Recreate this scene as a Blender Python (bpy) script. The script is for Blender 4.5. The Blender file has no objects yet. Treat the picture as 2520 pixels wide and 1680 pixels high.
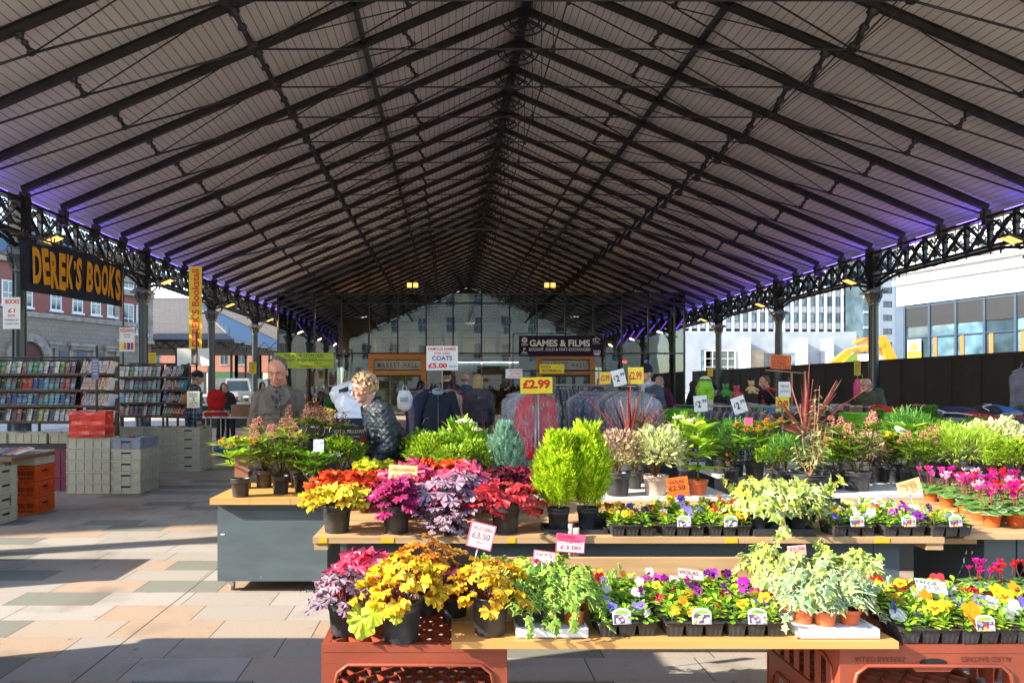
import bpy, math, random
from math import sin, cos, pi, radians as R, sqrt
from mathutils import Vector, Matrix, Euler
random.seed(7)
S = bpy.context.scene; COL = S.collection
# ---------- camera / light ----------
F_PX, VX, VY, HC = 1700.0, 1105.0, 950.0, 1.5
cam = bpy.data.cameras.new('camera'); co = bpy.data.objects.new('camera', cam); COL.objects.link(co)
co.location = (0, 0, HC); co.rotation_euler = (R(90), 0, 0)
cam.sensor_width = 36; cam.lens = 36*F_PX/2520; cam.clip_end = 2000; cam.clip_start = .05
cam.shift_x = (1260-VX)/2520; cam.shift_y = (VY-840)/2520
S.camera = co
SUN_EL, SUN_DIR = 28.0, (.955, .297)          # the horizontal way the light travels
W = bpy.data.worlds.new('World'); S.world = W; W.use_nodes = True
nt = W.node_tree; sky = nt.nodes.new('ShaderNodeTexSky'); sky.sky_type = 'NISHITA'; sky.sun_disc = False
sky.sun_elevation = R(SUN_EL); sky.sun_rotation = math.atan2(-SUN_DIR[0], -SUN_DIR[1]); sky.air_density = 1.0; sky.dust_density = .6; sky.ozone_density = 1.2
nt.links.new(sky.outputs[0], nt.nodes['Background'].inputs[0]); nt.nodes['Background'].inputs[1].default_value = .15
sl = bpy.data.lights.new('sun', 'SUN'); sl.energy = 3.4; sl.angle = R(.5); sl.color = (1, .90, .74)
so = bpy.data.objects.new('sun', sl); COL.objects.link(so)
e = R(SUN_EL)
so.rotation_euler = Vector((SUN_DIR[0]*cos(e), SUN_DIR[1]*cos(e), -sin(e))).to_track_quat('-Z', 'Y').to_euler()
S.view_settings.view_transform = 'Standard'; S.view_settings.look = 'None'; S.view_settings.exposure = 2.1
S.cycles.max_bounces = 8; S.cycles.diffuse_bounces = 5; S.cycles.glossy_bounces = 3; S.cycles.transmission_bounces = 4; S.cycles.transparent_max_bounces = 8
S.cycles.caustics_reflective = False; S.cycles.caustics_refractive = False; S.cycles.sample_clamp_indirect = 6

def P(px, py, Y): return Vector(((px-VX)*Y/F_PX, Y, HC-(py-VY)*Y/F_PX))
def PX(px, Y): return (px-VX)*Y/F_PX
def PZ(py, Y): return HC-(py-VY)*Y/F_PX
def YZ(py, z): return (HC-z)*F_PX/(py-VY)          # depth at which height z shows on photo row py

# ---------- materials ----------
MATS = {}
def mat(name, col, rough=.6, metal=0, var=.12, scale=8, bump=0, spec=.5, emit=None, estr=0, alpha=None, trans=0, coat=0, col2=None, detail=4, stretch=None, bscale=None):
    if name in MATS: return MATS[name]
    m = bpy.data.materials.new(name); m.use_nodes = True; n = m.node_tree; b = n.nodes['Principled BSDF']
    b.inputs['Roughness'].default_value = rough; b.inputs['Metallic'].default_value = metal
    b.inputs['Specular IOR Level'].default_value = spec
    if coat: b.inputs['Coat Weight'].default_value = coat; b.inputs['Coat Roughness'].default_value = .08
    if trans: b.inputs['Transmission Weight'].default_value = trans
    tc = n.nodes.new('ShaderNodeTexCoord'); src = tc.outputs['Object']
    if stretch:
        mp = n.nodes.new('ShaderNodeMapping'); mp.inputs['Scale'].default_value = stretch; n.links.new(src, mp.inputs[0]); src = mp.outputs[0]
    nz = n.nodes.new('ShaderNodeTexNoise'); nz.inputs['Scale'].default_value = scale; nz.inputs['Detail'].default_value = detail
    n.links.new(src, nz.inputs['Vector'])
    mx = n.nodes.new('ShaderNodeMix'); mx.data_type = 'RGBA'
    c2 = col2 or [max(0, c*(1-var*2)) for c in col[:3]]; c1 = col if col2 else [min(1, c*(1+var)) for c in col[:3]]
    mx.inputs[6].default_value = (*c1[:3], 1); mx.inputs[7].default_value = (*c2[:3], 1)
    rp = n.nodes.new('ShaderNodeMapRange'); rp.inputs[1].default_value = .3; rp.inputs[2].default_value = .7
    n.links.new(nz.outputs[0], rp.inputs[0]); n.links.new(rp.outputs[0], mx.inputs[0]); n.links.new(mx.outputs[2], b.inputs['Base Color'])
    if bump:
        bp = n.nodes.new('ShaderNodeBump'); bp.inputs['Strength'].default_value = bump; bp.inputs['Distance'].default_value = .01
        if bscale:
            nz2 = n.nodes.new('ShaderNodeTexNoise'); nz2.inputs['Scale'].default_value = bscale; n.links.new(src, nz2.inputs['Vector']); n.links.new(nz2.outputs[0], bp.inputs['Height'])
        else: n.links.new(nz.outputs[0], bp.inputs['Height'])
        n.links.new(bp.outputs[0], b.inputs['Normal'])
    if emit: b.inputs['Emission Color'].default_value = (*emit, 1); b.inputs['Emission Strength'].default_value = estr
    if alpha is not None: b.inputs['Alpha'].default_value = alpha
    MATS[name] = m; return m
def vcol(name, rough=.5, trl=.25, spec=.4, var=.25, scale=60):
    """leaf / petal / print material: its colour is the thing's own, stored per face"""
    if name in MATS: return MATS[name]
    m = bpy.data.materials.new(name); m.use_nodes = True; n = m.node_tree; b = n.nodes['Principled BSDF']; out = n.nodes['Material Output']
    at = n.nodes.new('ShaderNodeVertexColor'); at.layer_name = 'col'
    b.inputs['Roughness'].default_value = rough; b.inputs['Specular IOR Level'].default_value = spec
    tc = n.nodes.new('ShaderNodeTexCoord'); nz = n.nodes.new('ShaderNodeTexNoise'); nz.inputs['Scale'].default_value = scale; n.links.new(tc.outputs['Object'], nz.inputs['Vector'])
    hs = n.nodes.new('ShaderNodeHueSaturation'); mr = n.nodes.new('ShaderNodeMapRange'); mr.inputs[1].default_value = .3; mr.inputs[2].default_value = .7; mr.inputs[3].default_value = 1-var; mr.inputs[4].default_value = 1+var
    n.links.new(nz.outputs[0], mr.inputs[0]); n.links.new(mr.outputs[0], hs.inputs['Value']); n.links.new(at.outputs[0], hs.inputs['Color']); n.links.new(hs.outputs[0], b.inputs['Base Color'])
    if trl:
        t = n.nodes.new('ShaderNodeBsdfTranslucent'); n.links.new(hs.outputs[0], t.inputs[0]); ms = n.nodes.new('ShaderNodeMixShader'); ms.inputs[0].default_value = trl
        n.links.new(b.outputs[0], ms.inputs[1]); n.links.new(t.outputs[0], ms.inputs[2]); n.links.new(ms.outputs[0], out.inputs[0])
    MATS[name] = m; return m
def nodes_of(name, rough=.6):
    m = bpy.data.materials.new(name); m.use_nodes = True; MATS[name] = m; m.node_tree.nodes['Principled BSDF'].inputs['Roughness'].default_value = rough
    return m, m.node_tree, m.node_tree.nodes['Principled BSDF']
def M_(n, op, a, b=None, c=None):
    k = n.nodes.new('ShaderNodeMath'); k.operation = op
    for i, v in enumerate((a, b, c)):
        if v is None: continue
        if isinstance(v, (int, float)): k.inputs[i].default_value = v
        else: n.links.new(v, k.inputs[i])
    return k.outputs[0]
def MIX(n, f, a, b):
    k = n.nodes.new('ShaderNodeMix'); k.data_type = 'RGBA'
    for i, v in ((0, f), (6, a), (7, b)):
        if isinstance(v, (int, float)): k.inputs[i].default_value = v
        elif isinstance(v, (tuple, list)): k.inputs[i].default_value = (*v[:3], 1)
        else: n.links.new(v, k.inputs[i])
    return k.outputs[2]

# ---------- mesh builder ----------
class MB:
    def __init__(s): s.v = []; s.f = []; s.m = []; s.c = []; s.cur = 0; s.col = (1, 1, 1); s.sm = []; s.smooth = False
    def face(s, idx): s.f.append(idx); s.m.append(s.cur); s.c.append(s.col); s.sm.append(s.smooth)
    def poly(s, pts):
        k = len(s.v); s.v += [tuple(p) for p in pts]; s.face(tuple(range(k, k+len(pts))))
    def box(s, c, d, rot=None, taper=1.0, skip=()):
        """centre c, full sizes d; taper scales the top"""
        k = len(s.v); x, y, z = d[0]/2, d[1]/2, d[2]/2; c = Vector(c)
        for sz in (-1, 1):
            t = taper if sz > 0 else 1
            for sx, sy in ((-1, -1), (1, -1), (1, 1), (-1, 1)):
                p = Vector((sx*x*t, sy*y*t, sz*z))
                if rot is not None: p = rot @ p
                s.v.append(tuple(c+p))
        for i, q in enumerate(((0, 3, 2, 1), (4, 5, 6, 7), (0, 1, 5, 4), (1, 2, 6, 5), (2, 3, 7, 6), (3, 0, 4, 7))):
            if i not in skip: s.face(tuple(k+a for a in q))
        return s
    def b2(s, lo, hi): return s.box([(a+b)/2 for a, b in zip(lo, hi)], [abs(b-a) for a, b in zip(lo, hi)])
    def bar(s, a, b, w, h=None, up=(0, 0, 1)):
        a, b = Vector(a), Vector(b); d = b-a; L = d.length; h = h or w
        if L < 1e-6: return s
        y = d/L; x = y.cross(Vector(up))
        if x.length < 1e-4: x = y.cross(Vector((1, 0, 0)))
        x.normalize(); z = x.cross(y); rot = Matrix((x, y, z)).transposed()
        return s.box((a+b)/2, (w, L, h), rot)
    def tube(s, pts, r, n=6, cap=True):
        pts = [Vector(p) for p in pts]; N = len(pts); rs = r if isinstance(r, (list, tuple)) else [r]*N; k = len(s.v); last = None
        for i, p in enumerate(pts):
            d = (pts[min(i+1, N-1)]-pts[max(i-1, 0)])
            d = d.normalized() if d.length > 1e-9 else Vector((0, 0, 1))
            if last is None:
                x = d.cross(Vector((0, 0, 1)))
                if x.length < .05: x = d.cross(Vector((0, 1, 0)))
            else: x = last-d*last.dot(d)
            x.normalize(); last = x; y = d.cross(x)
            for j in range(n):
                a = 2*pi*j/n; s.v.append(tuple(p+(x*cos(a)+y*sin(a))*rs[i]))
        sm = s.smooth; s.smooth = True
        for i in range(N-1):
            for j in range(n):
                a, b = k+i*n+j, k+i*n+(j+1) % n; s.face((a, b, b+n, a+n))
        s.smooth = sm
        if cap: s.face(tuple(k+j for j in range(n))[::-1]); s.face(tuple(k+(N-1)*n+j for j in range(n)))
        return s
    def lathe(s, prof, c=(0, 0, 0), n=20, sq=None, smooth=True):
        """profile of (radius, z) spun about the vertical at c"""
        k = len(s.v); sm = s.smooth; s.smooth = smooth
        for r_, z in prof:
            for j in range(n):
                a = 2*pi*(j+.5)/n; rr = r_
                if sq: rr = r_/max(abs(cos(a)), abs(sin(a)))**sq
                s.v.append((c[0]+rr*cos(a), c[1]+rr*sin(a), c[2]+z))
        for i in range(len(prof)-1):
            for j in range(n):
                a, b = k+i*n+j, k+i*n+(j+1) % n; s.face((a, b, b+n, a+n))
        s.smooth = sm; return s
    def disc(s, c, r, n=20, nrm=None):
        pts = [Vector((r*cos(2*pi*j/n), r*sin(2*pi*j/n), 0)) for j in range(n)]
        if nrm is not None:
            q = Vector(nrm).to_track_quat('Z', 'Y'); pts = [q @ p for p in pts]
        s.poly([Vector(c)+p for p in pts]); return s
    def prism(s, outline, d0, d1, fn):
        """outline (a,b) pairs; fn(a,b,d) -> xyz"""
        k = len(s.v); n = len(outline)
        for d in (d0, d1): s.v += [tuple(fn(a, b, d)) for a, b in outline]
        s.face(tuple(k+i for i in range(n))[::-1]); s.face(tuple(k+n+i for i in range(n)))
        for i in range(n): j = (i+1) % n; s.face((k+i, k+j, k+n+j, k+n+i))
        return s
    def ell(s, c, rad, nu=12, nv=8, rot=None, jit=0):
        k = len(s.v); sm = s.smooth; s.smooth = True; c = Vector(c)
        for i in range(nv+1):
            t = pi*i/nv
            for j in range(nu):
                a = 2*pi*j/nu; p = Vector((rad[0]*sin(t)*cos(a), rad[1]*sin(t)*sin(a), -rad[2]*cos(t)))*(1+random.uniform(-jit, jit))
                if rot is not None: p = rot @ p
                s.v.append(tuple(c+p))
        for i in range(nv):
            for j in range(nu):
                a, b = k+i*nu+j, k+i*nu+(j+1) % nu; s.face((a, b, b+nu, a+nu))
        s.smooth = sm; return s
    def add(s, o, M):
        k = len(s.v); s.v += [tuple(M @ Vector(p)) for p in o.v]; s.f += [tuple(k+i for i in q) for q in o.f]; s.m += o.m; s.c += o.c; s.sm += o.sm; return s
    def mesh(s, name, mats, col=False):
        me = bpy.data.meshes.new(name); me.from_pydata(s.v, [], s.f)
        mats = mats if isinstance(mats, (list, tuple)) else [mats]
        for m in mats: me.materials.append(m)
        if len(mats) > 1: me.polygons.foreach_set('material_index', s.m)
        me.polygons.foreach_set('use_smooth', s.sm)
        if col:
            ca = me.color_attributes.new('col', 'FLOAT_COLOR', 'CORNER'); buf = []
            for q, c in zip(s.f, s.c): buf += [c[0], c[1], c[2], 1.0]*len(q)
            ca.data.foreach_set('color', buf)
        me.update(); return me
    def build(s, name, mats, parent=None, col=False):
        return link(name, s.mesh(name, mats, col), parent)
def link(name, me, parent=None, loc=None):
    o = bpy.data.objects.new(name, me); COL.objects.link(o)
    if parent is not None: o.parent = parent
    if loc is not None: o.location = loc
    return o
def tag(o, label=None, cat=None, group=None, kind=None):
    for k, v in (('label', label), ('category', cat), ('group', group), ('kind', kind)):
        if v: o[k] = v
    return o
def thing(name, label, cat, loc=(0, 0, 0), rz=0, group=None, scale=None):
    o = bpy.data.objects.new(name, None); COL.objects.link(o); o.location = loc; o.rotation_euler = (0, 0, rz); o.empty_display_size = .1
    if scale: o.scale = (scale,)*3 if isinstance(scale, (int, float)) else scale
    return tag(o, label, cat, group)
def struct(mb, name, m, **k): return tag(mb.build(name, m, **k), kind='structure')
def copy_tree(o, parent=None, loc=None, rz=None, label=None, scale=None):
    kids = KIDS.get(o.name)
    if kids is None: kids = [c for c in COL.objects if c.parent == o]; KIDS[o.name] = kids
    c = o.copy(); COL.objects.link(c)
    if parent is not None: c.parent = parent
    if loc is not None: c.location = loc
    if rz is not None: c.rotation_euler = (0, 0, rz)
    if scale is not None: c.scale = (scale,)*3 if isinstance(scale, (int, float)) else scale
    if label: c['label'] = label
    for k in kids: copy_tree(k, c)
    return c
KIDS = {}
TXT = {}
def text_mesh(s, bold=.0, shear=0, spacing=1.0):
    """outline lettering as a flat mesh in XY, origin at its centre, height 1 for capitals"""
    key = (s, bold, shear, spacing)
    if key in TXT: return TXT[key]
    cu = bpy.data.curves.new('t', 'FONT'); cu.body = s; cu.size = 1.38; cu.offset = bold; cu.shear = shear; cu.space_character = spacing; cu.resolution_u = 3
    cu.align_x = 'CENTER'; cu.align_y = 'CENTER'
    o = bpy.data.objects.new('t', cu); COL.objects.link(o); dg = bpy.context.evaluated_depsgraph_get(); dg.update()
    me = bpy.data.meshes.new_from_object(o.evaluated_get(dg)); bpy.data.objects.remove(o)
    xs = [v.co.x for v in me.vertices] or [0]; ys = [v.co.y for v in me.vertices] or [0]
    cx, cy = (min(xs)+max(xs))/2, (min(ys)+max(ys))/2
    for v in me.vertices: v.co.x -= cx; v.co.y -= cy
    me['w'] = max(xs)-min(xs); me['h'] = max(ys)-min(ys); TXT[key] = me; return me
def put_text(s, m, parent, c, w=None, h=.1, rot=(R(90), 0, 0), bold=.0, shear=0, spacing=1.0, name='lettering'):
    """lettering fitted into width w and height h, in the parent's space"""
    me = text_mesh(s, bold, shear, spacing).copy(); me.name = name
    sy = h/max(me['h'], .01); sx = (w/max(me['w'], .01)) if w else sy
    for v in me.vertices: v.co.x *= sx; v.co.y *= sy
    me.materials.clear(); me.materials.append(m); o = link(name, me, parent, c); o.rotation_euler = rot; return o
ORD = ['first', 'second', 'third', 'fourth', 'fifth', 'sixth', 'seventh', 'eighth', 'ninth', 'tenth', 'eleventh', 'twelfth', 'thirteenth', 'fourteenth', 'fifteenth', 'sixteenth', 'seventeenth', 'eighteenth', 'nineteenth', 'twentieth']
def nth(i):
    if i < 20: return ORD[i]
    t = {2: 'twenty', 3: 'thirty', 4: 'forty'}[(i+1)//10]; r = (i+1) % 10
    return t+'-'+ORD[r-1] if r else {2: 'twentieth', 3: 'thirtieth', 4: 'fortieth'}[(i+1)//10]
# ---------- ground ----------
m, n, b = nodes_of('granite_paving', .75)
tc = n.nodes.new('ShaderNodeTexCoord'); sp = n.nodes.new('ShaderNodeSeparateXYZ'); n.links.new(tc.outputs['Object'], sp.inputs[0]); X_, Y_ = sp.outputs[0], sp.outputs[1]
v = M_(n, 'DIVIDE', M_(n, 'ADD', Y_, .116), .303); row = M_(n, 'FLOOR', v)
w1 = n.nodes.new('ShaderNodeTexWhiteNoise'); w1.noise_dimensions = '1D'; n.links.new(row, w1.inputs['W'])
u = M_(n, 'ADD', M_(n, 'DIVIDE', X_, .61), M_(n, 'MULTIPLY', w1.outputs[0], 7.0)); cell = M_(n, 'FLOOR', u)
cb = n.nodes.new('ShaderNodeCombineXYZ'); n.links.new(row, cb.inputs[0]); n.links.new(cell, cb.inputs[1])
w2 = n.nodes.new('ShaderNodeTexWhiteNoise'); w2.noise_dimensions = '2D'; n.links.new(cb.outputs[0], w2.inputs['Vector'])
cr = n.nodes.new('ShaderNodeValToRGB'); cr.color_ramp.interpolation = 'CONSTANT'; el = cr.color_ramp.elements
el[0].position = 0; el[0].color = (.43, .385, .335, 1); el[1].position = .36; el[1].color = (.46, .38, .305, 1)
for p_, c_ in ((.50, (.48, .35, .25)), (.62, (.24, .245, .20)), (.82, (.47, .43, .385))): q = el.new(p_); q.color = (*c_, 1)
n.links.new(w2.outputs[0], cr.inputs[0])
nz = n.nodes.new('ShaderNodeTexNoise'); nz.inputs['Scale'].default_value = 170; nz.inputs['Detail'].default_value = 2; n.links.new(tc.outputs['Object'], nz.inputs['Vector'])
n2 = n.nodes.new('ShaderNodeTexNoise'); n2.inputs['Scale'].default_value = 1.7; n2.inputs['Detail'].default_value = 6; n.links.new(tc.outputs['Object'], n2.inputs['Vector'])
c1 = MIX(n, M_(n, 'MULTIPLY', M_(n, 'SUBTRACT', nz.outputs[0], .42), 3.2), (0.13, .12, .11), (1, 1, 1))
mu = n.nodes.new('ShaderNodeMix'); mu.data_type = 'RGBA'; mu.blend_type = 'MULTIPLY'; mu.inputs[0].default_value = .42; n.links.new(cr.outputs[0], mu.inputs[6]); n.links.new(c1, mu.inputs[7])
st = n.nodes.new('ShaderNodeMapRange'); st.inputs[1].default_value = .55; st.inputs[2].default_value = .72; st.inputs[3].default_value = 0; st.inputs[4].default_value = .5; n.links.new(n2.outputs[0], st.inputs[0])
c2 = MIX(n, st.outputs[0], mu.outputs[2], (.13, .105, .08))
fu = M_(n, 'FRACT', u); fv = M_(n, 'FRACT', v)
ju = M_(n, 'LESS_THAN', M_(n, 'MINIMUM', fu, M_(n, 'SUBTRACT', 1.0, fu)), .0052); jv = M_(n, 'LESS_THAN', M_(n, 'MINIMUM', fv, M_(n, 'SUBTRACT', 1.0, fv)), .006)
jl = M_(n, 'LESS_THAN', M_(n, 'ABSOLUTE', M_(n, 'ADD', X_, 1.91)), .005)
jj = M_(n, 'MAXIMUM', M_(n, 'MULTIPLY', M_(n, 'MAXIMUM', ju, jl), .93), M_(n, 'MULTIPLY', jv, .28))
vo = n.nodes.new('ShaderNodeTexVoronoi'); vo.inputs['Scale'].default_value = 1.9; vo.inputs['Randomness'].default_value = 1; n.links.new(tc.outputs['Object'], vo.inputs['Vector'])
gum = M_(n, 'MULTIPLY', M_(n, 'LESS_THAN', vo.outputs[0], .035), .55)
n3 = n.nodes.new('ShaderNodeTexNoise'); n3.inputs['Scale'].default_value = 9; n3.inputs['Detail'].default_value = 8; n.links.new(tc.outputs['Object'], n3.inputs['Vector'])
sp2 = n.nodes.new('ShaderNodeMapRange'); sp2.inputs[1].default_value = .62; sp2.inputs[2].default_value = .75; sp2.inputs[4].default_value = .35; n.links.new(n3.outputs[0], sp2.inputs[0])
c2 = MIX(n, M_(n, 'MAXIMUM', gum, sp2.outputs[0]), c2, (.10, .085, .07))
n.links.new(MIX(n, jj, c2, (.03, .026, .022)), b.inputs['Base Color'])
bp = n.nodes.new('ShaderNodeBump'); bp.inputs['Strength'].default_value = .35; bp.inputs['Distance'].default_value = .004; n.links.new(M_(n, 'SUBTRACT', nz.outputs[0], M_(n, 'MULTIPLY', jj, 2.0)), bp.inputs['Height']); n.links.new(bp.outputs[0], b.inputs['Normal'])
g = MB(); g.poly([(-14, -12, 0), (22, -12, 0), (22, 90, 0), (-14, 90, 0)]); struct(g, 'market_paving', m)
asph = mat('pale_setts', (.52, .45, .36), .85, var=.12, scale=3, bump=.2, bscale=200)
g = MB(); g.poly([(-600, -300, -.02), (600, -300, -.02), (600, 1200, -.02), (-600, 1200, -.02)]); struct(g, 'ground', asph)

# ---------- market hall ----------
iron = mat('painted_iron', (.016, .018, .022), .42, var=.3, scale=3, bump=.1, bscale=40)
iron_b = mat('brown_iron', (.030, .024, .020), .5, var=.3, scale=3)
iron_s = mat('column_iron', (.018, .034, .042), .3, var=.3, scale=2, spec=.6)
XC, HW, ZR, ZE = 1.88, 11.53, 10.9, 5.98      # ridge x, half span, ridge and eave heights
SP, Y0, NT = 1.575, 3.0, 40                   # truss spacing, first truss, count
def rz_(d): return ZR-(ZR-ZE)*abs(d)/HW       # roof height d metres from the ridge
hall = thing('market_hall', 'open sided iron market hall with pitched white boarded roof over the stalls', 'market hall', (0, 0, 0))
m, n, b = nodes_of('roof_boards', .7)
tc = n.nodes.new('ShaderNodeTexCoord'); sp = n.nodes.new('ShaderNodeSeparateXYZ'); n.links.new(tc.outputs['Object'], sp.inputs[0])
bx = M_(n, 'DIVIDE', sp.outputs[0], .165); fb = M_(n, 'FRACT', bx); ln = M_(n, 'LESS_THAN', M_(n, 'MINIMUM', fb, M_(n, 'SUBTRACT', 1.0, fb)), .05)
wn = n.nodes.new('ShaderNodeTexWhiteNoise'); wn.noise_dimensions = '1D'; n.links.new(M_(n, 'FLOOR', bx), wn.inputs['W'])
nz = n.nodes.new('ShaderNodeTexNoise'); nz.inputs['Scale'].default_value = .9; nz.inputs['Detail'].default_value = 5; n.links.new(tc.outputs['Object'], nz.inputs['Vector'])
base = MIX(n, wn.outputs[0], (.80, .74, .67), (.86, .80, .73)); base = MIX(n, M_(n, 'MULTIPLY', nz.outputs[0], .35), base, (.60, .52, .46))
n.links.new(MIX(n, M_(n, 'MULTIPLY', ln, .8), base, (.12, .09, .075)), b.inputs['Base Color'])
bp = n.nodes.new('ShaderNodeBump'); bp.inputs['Strength'].default_value = .6; bp.inputs['Distance'].default_value = .02; bp.invert = True; n.links.new(ln, bp.inputs['Height']); n.links.new(bp.outputs[0], b.inputs['Normal'])
slate = mat('slate', (.10, .11, .12), .6, var=.3, scale=5, bump=.3)
YA, YB = Y0+.15, Y0+SP*NT+.5
for s_ in (-1, 1):
    g = MB(); x0, x1, z0 = XC, XC+s_*(HW+.55), rz_(HW+.55)
    q = [(x0, YA, ZR+.12), (x1, YA, z0+.12), (x1, YB, z0+.12), (x0, YB, ZR+.12)]
    g.poly(q if s_ < 0 else q[::-1]); g.cur = 1; q = [(a, b_, c_+.08) for a, b_, c_ in q]; g.poly(q[::-1] if s_ < 0 else q)
    g.cur = 2; g.poly([(x0, YA, ZR+.12), (x1, YA, z0+.12), (x1, YA, z0+.2), (x0, YA, ZR+.2)]); g.poly([(x1, YA, z0+.12), (x1, YB, z0+.12), (x1, YB, z0+.2), (x1, YA, z0+.2)])
    g.build('roof_slope', [m, slate, iron], hall)
# one truss, as a part with its pieces below it
def half(sg):
    """joints of one half, sg = -1 left, +1 right (positions relative to the ridge x and the truss plane)"""
    def on(t): d = HW*(1-t); return Vector((sg*d, 0, rz_(d)))
    sl_ = Vector((sg*(ZR-ZE), 0, -HW)).normalized(); sl_.x = -sl_.x if False else sl_.x
    down = Vector((-sg*(ZR-ZE), 0, -HW)).normalized()
    E, Rr, Mm, q1, q3 = on(0), on(1), on(.5), on(.25), on(.75)
    return E, Rr, Mm, q1, q3, Mm+down*.95, q1+down*.52, q3+down*.52
def strut(a, b_, r_):
    g = MB(); pts = []; rs = []
    for t, k in ((0, 1.9), (.06, 1.9), (.1, 1.0), (.35, .8), (.4, 1.5), (.46, 1.5), (.5, .9), (.85, 1.1), (.9, 1.9), (1.0, 1.9), (1.03, 1.2)):
        pts.append(Vector(a).lerp(Vector(b_), t)); rs.append(r_*k)
    g.tube(pts, rs, 7); return g
truss0 = bpy.data.objects.new('roof_truss', None); COL.objects.link(truss0); truss0.parent = hall; truss0.location = (XC, Y0, 0)
for sg in (-1, 1):
    E, Rr, Mm, q1, q3, Ff, f1, f3 = half(sg)
    g = MB(); u_ = (Rr-E).normalized(); nrm = Vector((0, 1, 0)).cross(u_); 
    for off, w_, h_ in ((.02, .095, .02), (-.06, .018, .145), (-.135, .095, .02)):
        o_ = Vector((0, 0, off)); g.bar(E+o_, Rr+o_, w_, h_)
    g.build('rafter', iron_b, truss0)
    g = MB()
    for a, b_, r_ in ((E+Vector((0, 0, -.25)), f1, .020), (f1, Ff, .020), (Ff, f3, .017), (f3, Rr+Vector((0, 0, -.3)), .017), (f1, Mm, .013), (f3, Mm, .013)):
        g.tube([a, b_], r_, 6)
    g.build('tie_rod', iron_b, truss0)
    for a, b_, r_ in ((Mm+Vector((0, 0, -.18)), Ff, .04), (q1+Vector((0, 0, -.18)), f1, .028), (q3+Vector((0, 0, -.18)), f3, .028)): strut(a, b_, r_*1.45).build('strut', iron_b, truss0)
    g = MB(); g.box(E+Vector((-sg*.05, 0, -.28)), (.16, .12, .34)); g.box(E+Vector((-sg*.02, 0, -.47)), (.3, .2, .04)); g.box(E+Vector((-sg*.16, 0, -.2)), (.06, .05, .16)); g.build('rafter_shoe', iron_b, truss0)
FL = half(-1)[5]
g = MB(); g.tube([FL, (-FL.x, 0, FL.z)], .017, 6); g.tube([(0, 0, ZR-.3), (0, 0, FL.z)], .009, 5); g.box((0, 0, FL.z), (.07, .07, .12)); g.build('cross_tie', iron_b, truss0)
g = MB()
for r_ in (.42, .28): g.tube([(r_*cos(a)*1.35, 0, ZR-.28-r_*sin(a)) for a in [pi*i/10 for i in range(11)]], .025, 5)
for a in (.5, 1.05, 1.57, 2.1, 2.64): g.bar((0, 0, ZR-.25), (.5*cos(a), 0, ZR-.28-.4*sin(a)), .03)
g.box((0, 0, ZR-.12), (.4, .1, .2)); g.build('ridge_bracket', iron_b, truss0)
truss0.location = (XC, Y0+SP, 0)
for k in range(2, NT+1): copy_tree(truss0, hall, (XC, Y0+SP*k, 0))
g = MB(); g.b2((XC-.1, YA, ZR-.22), (XC+.1, YB, ZR+.1)); g.build('ridge_beam', iron, hall)
for sg in (-1, 1):
    g = MB(); d = HW*.33; g.b2((XC+sg*d-.05, YA, rz_(d)-.07), (XC+sg*d+.05, YB, rz_(d)+.07)); g.build('purlin', iron, hall)
    g = MB(); Fp = half(sg)[5]; g.tube([(XC+Fp.x, YA, Fp.z), (XC+Fp.x, YB, Fp.z)], .012, 5)
    for k in range(0, NT): a_ = Vector((XC+half(sg)[2].x, Y0+SP*k, half(sg)[2].z-.25)); g.bar(a_, (XC+Fp.x, Y0+SP*(k+1), Fp.z), .02)
    g.build('bracing_rod', iron_b, hall)
g = MB(); g.tube([(XC, YA, FL.z), (XC, YB, FL.z)], .011, 5); g.build('bracing_rod', iron_b, hall)
g = MB(); g.prism([(XC-HW, 3.3), (XC+HW, 3.3), (XC+HW, ZE-.05), (XC, ZR-.02), (XC-HW, ZE-.05)], YB-.3, YB-.2, lambda a, b_, d: (a, d, b_)); g.build('gable_wall', mat('dark_boards', (.05, .042, .036), .8, var=.3, scale=2), hall)
# conduit pipe hanging across the hall
g = MB(); yc = 26.6
g.tube([(XC-10.6, yc, 6.35), (XC-5.4, yc, 7.55), (XC+5.4, yc, 7.5), (XC+9.8, yc, 6.3)], .035, 6); g.build('service_pipe', mat('pipe_grey', (.11, .105, .10), .5), hall)
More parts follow.
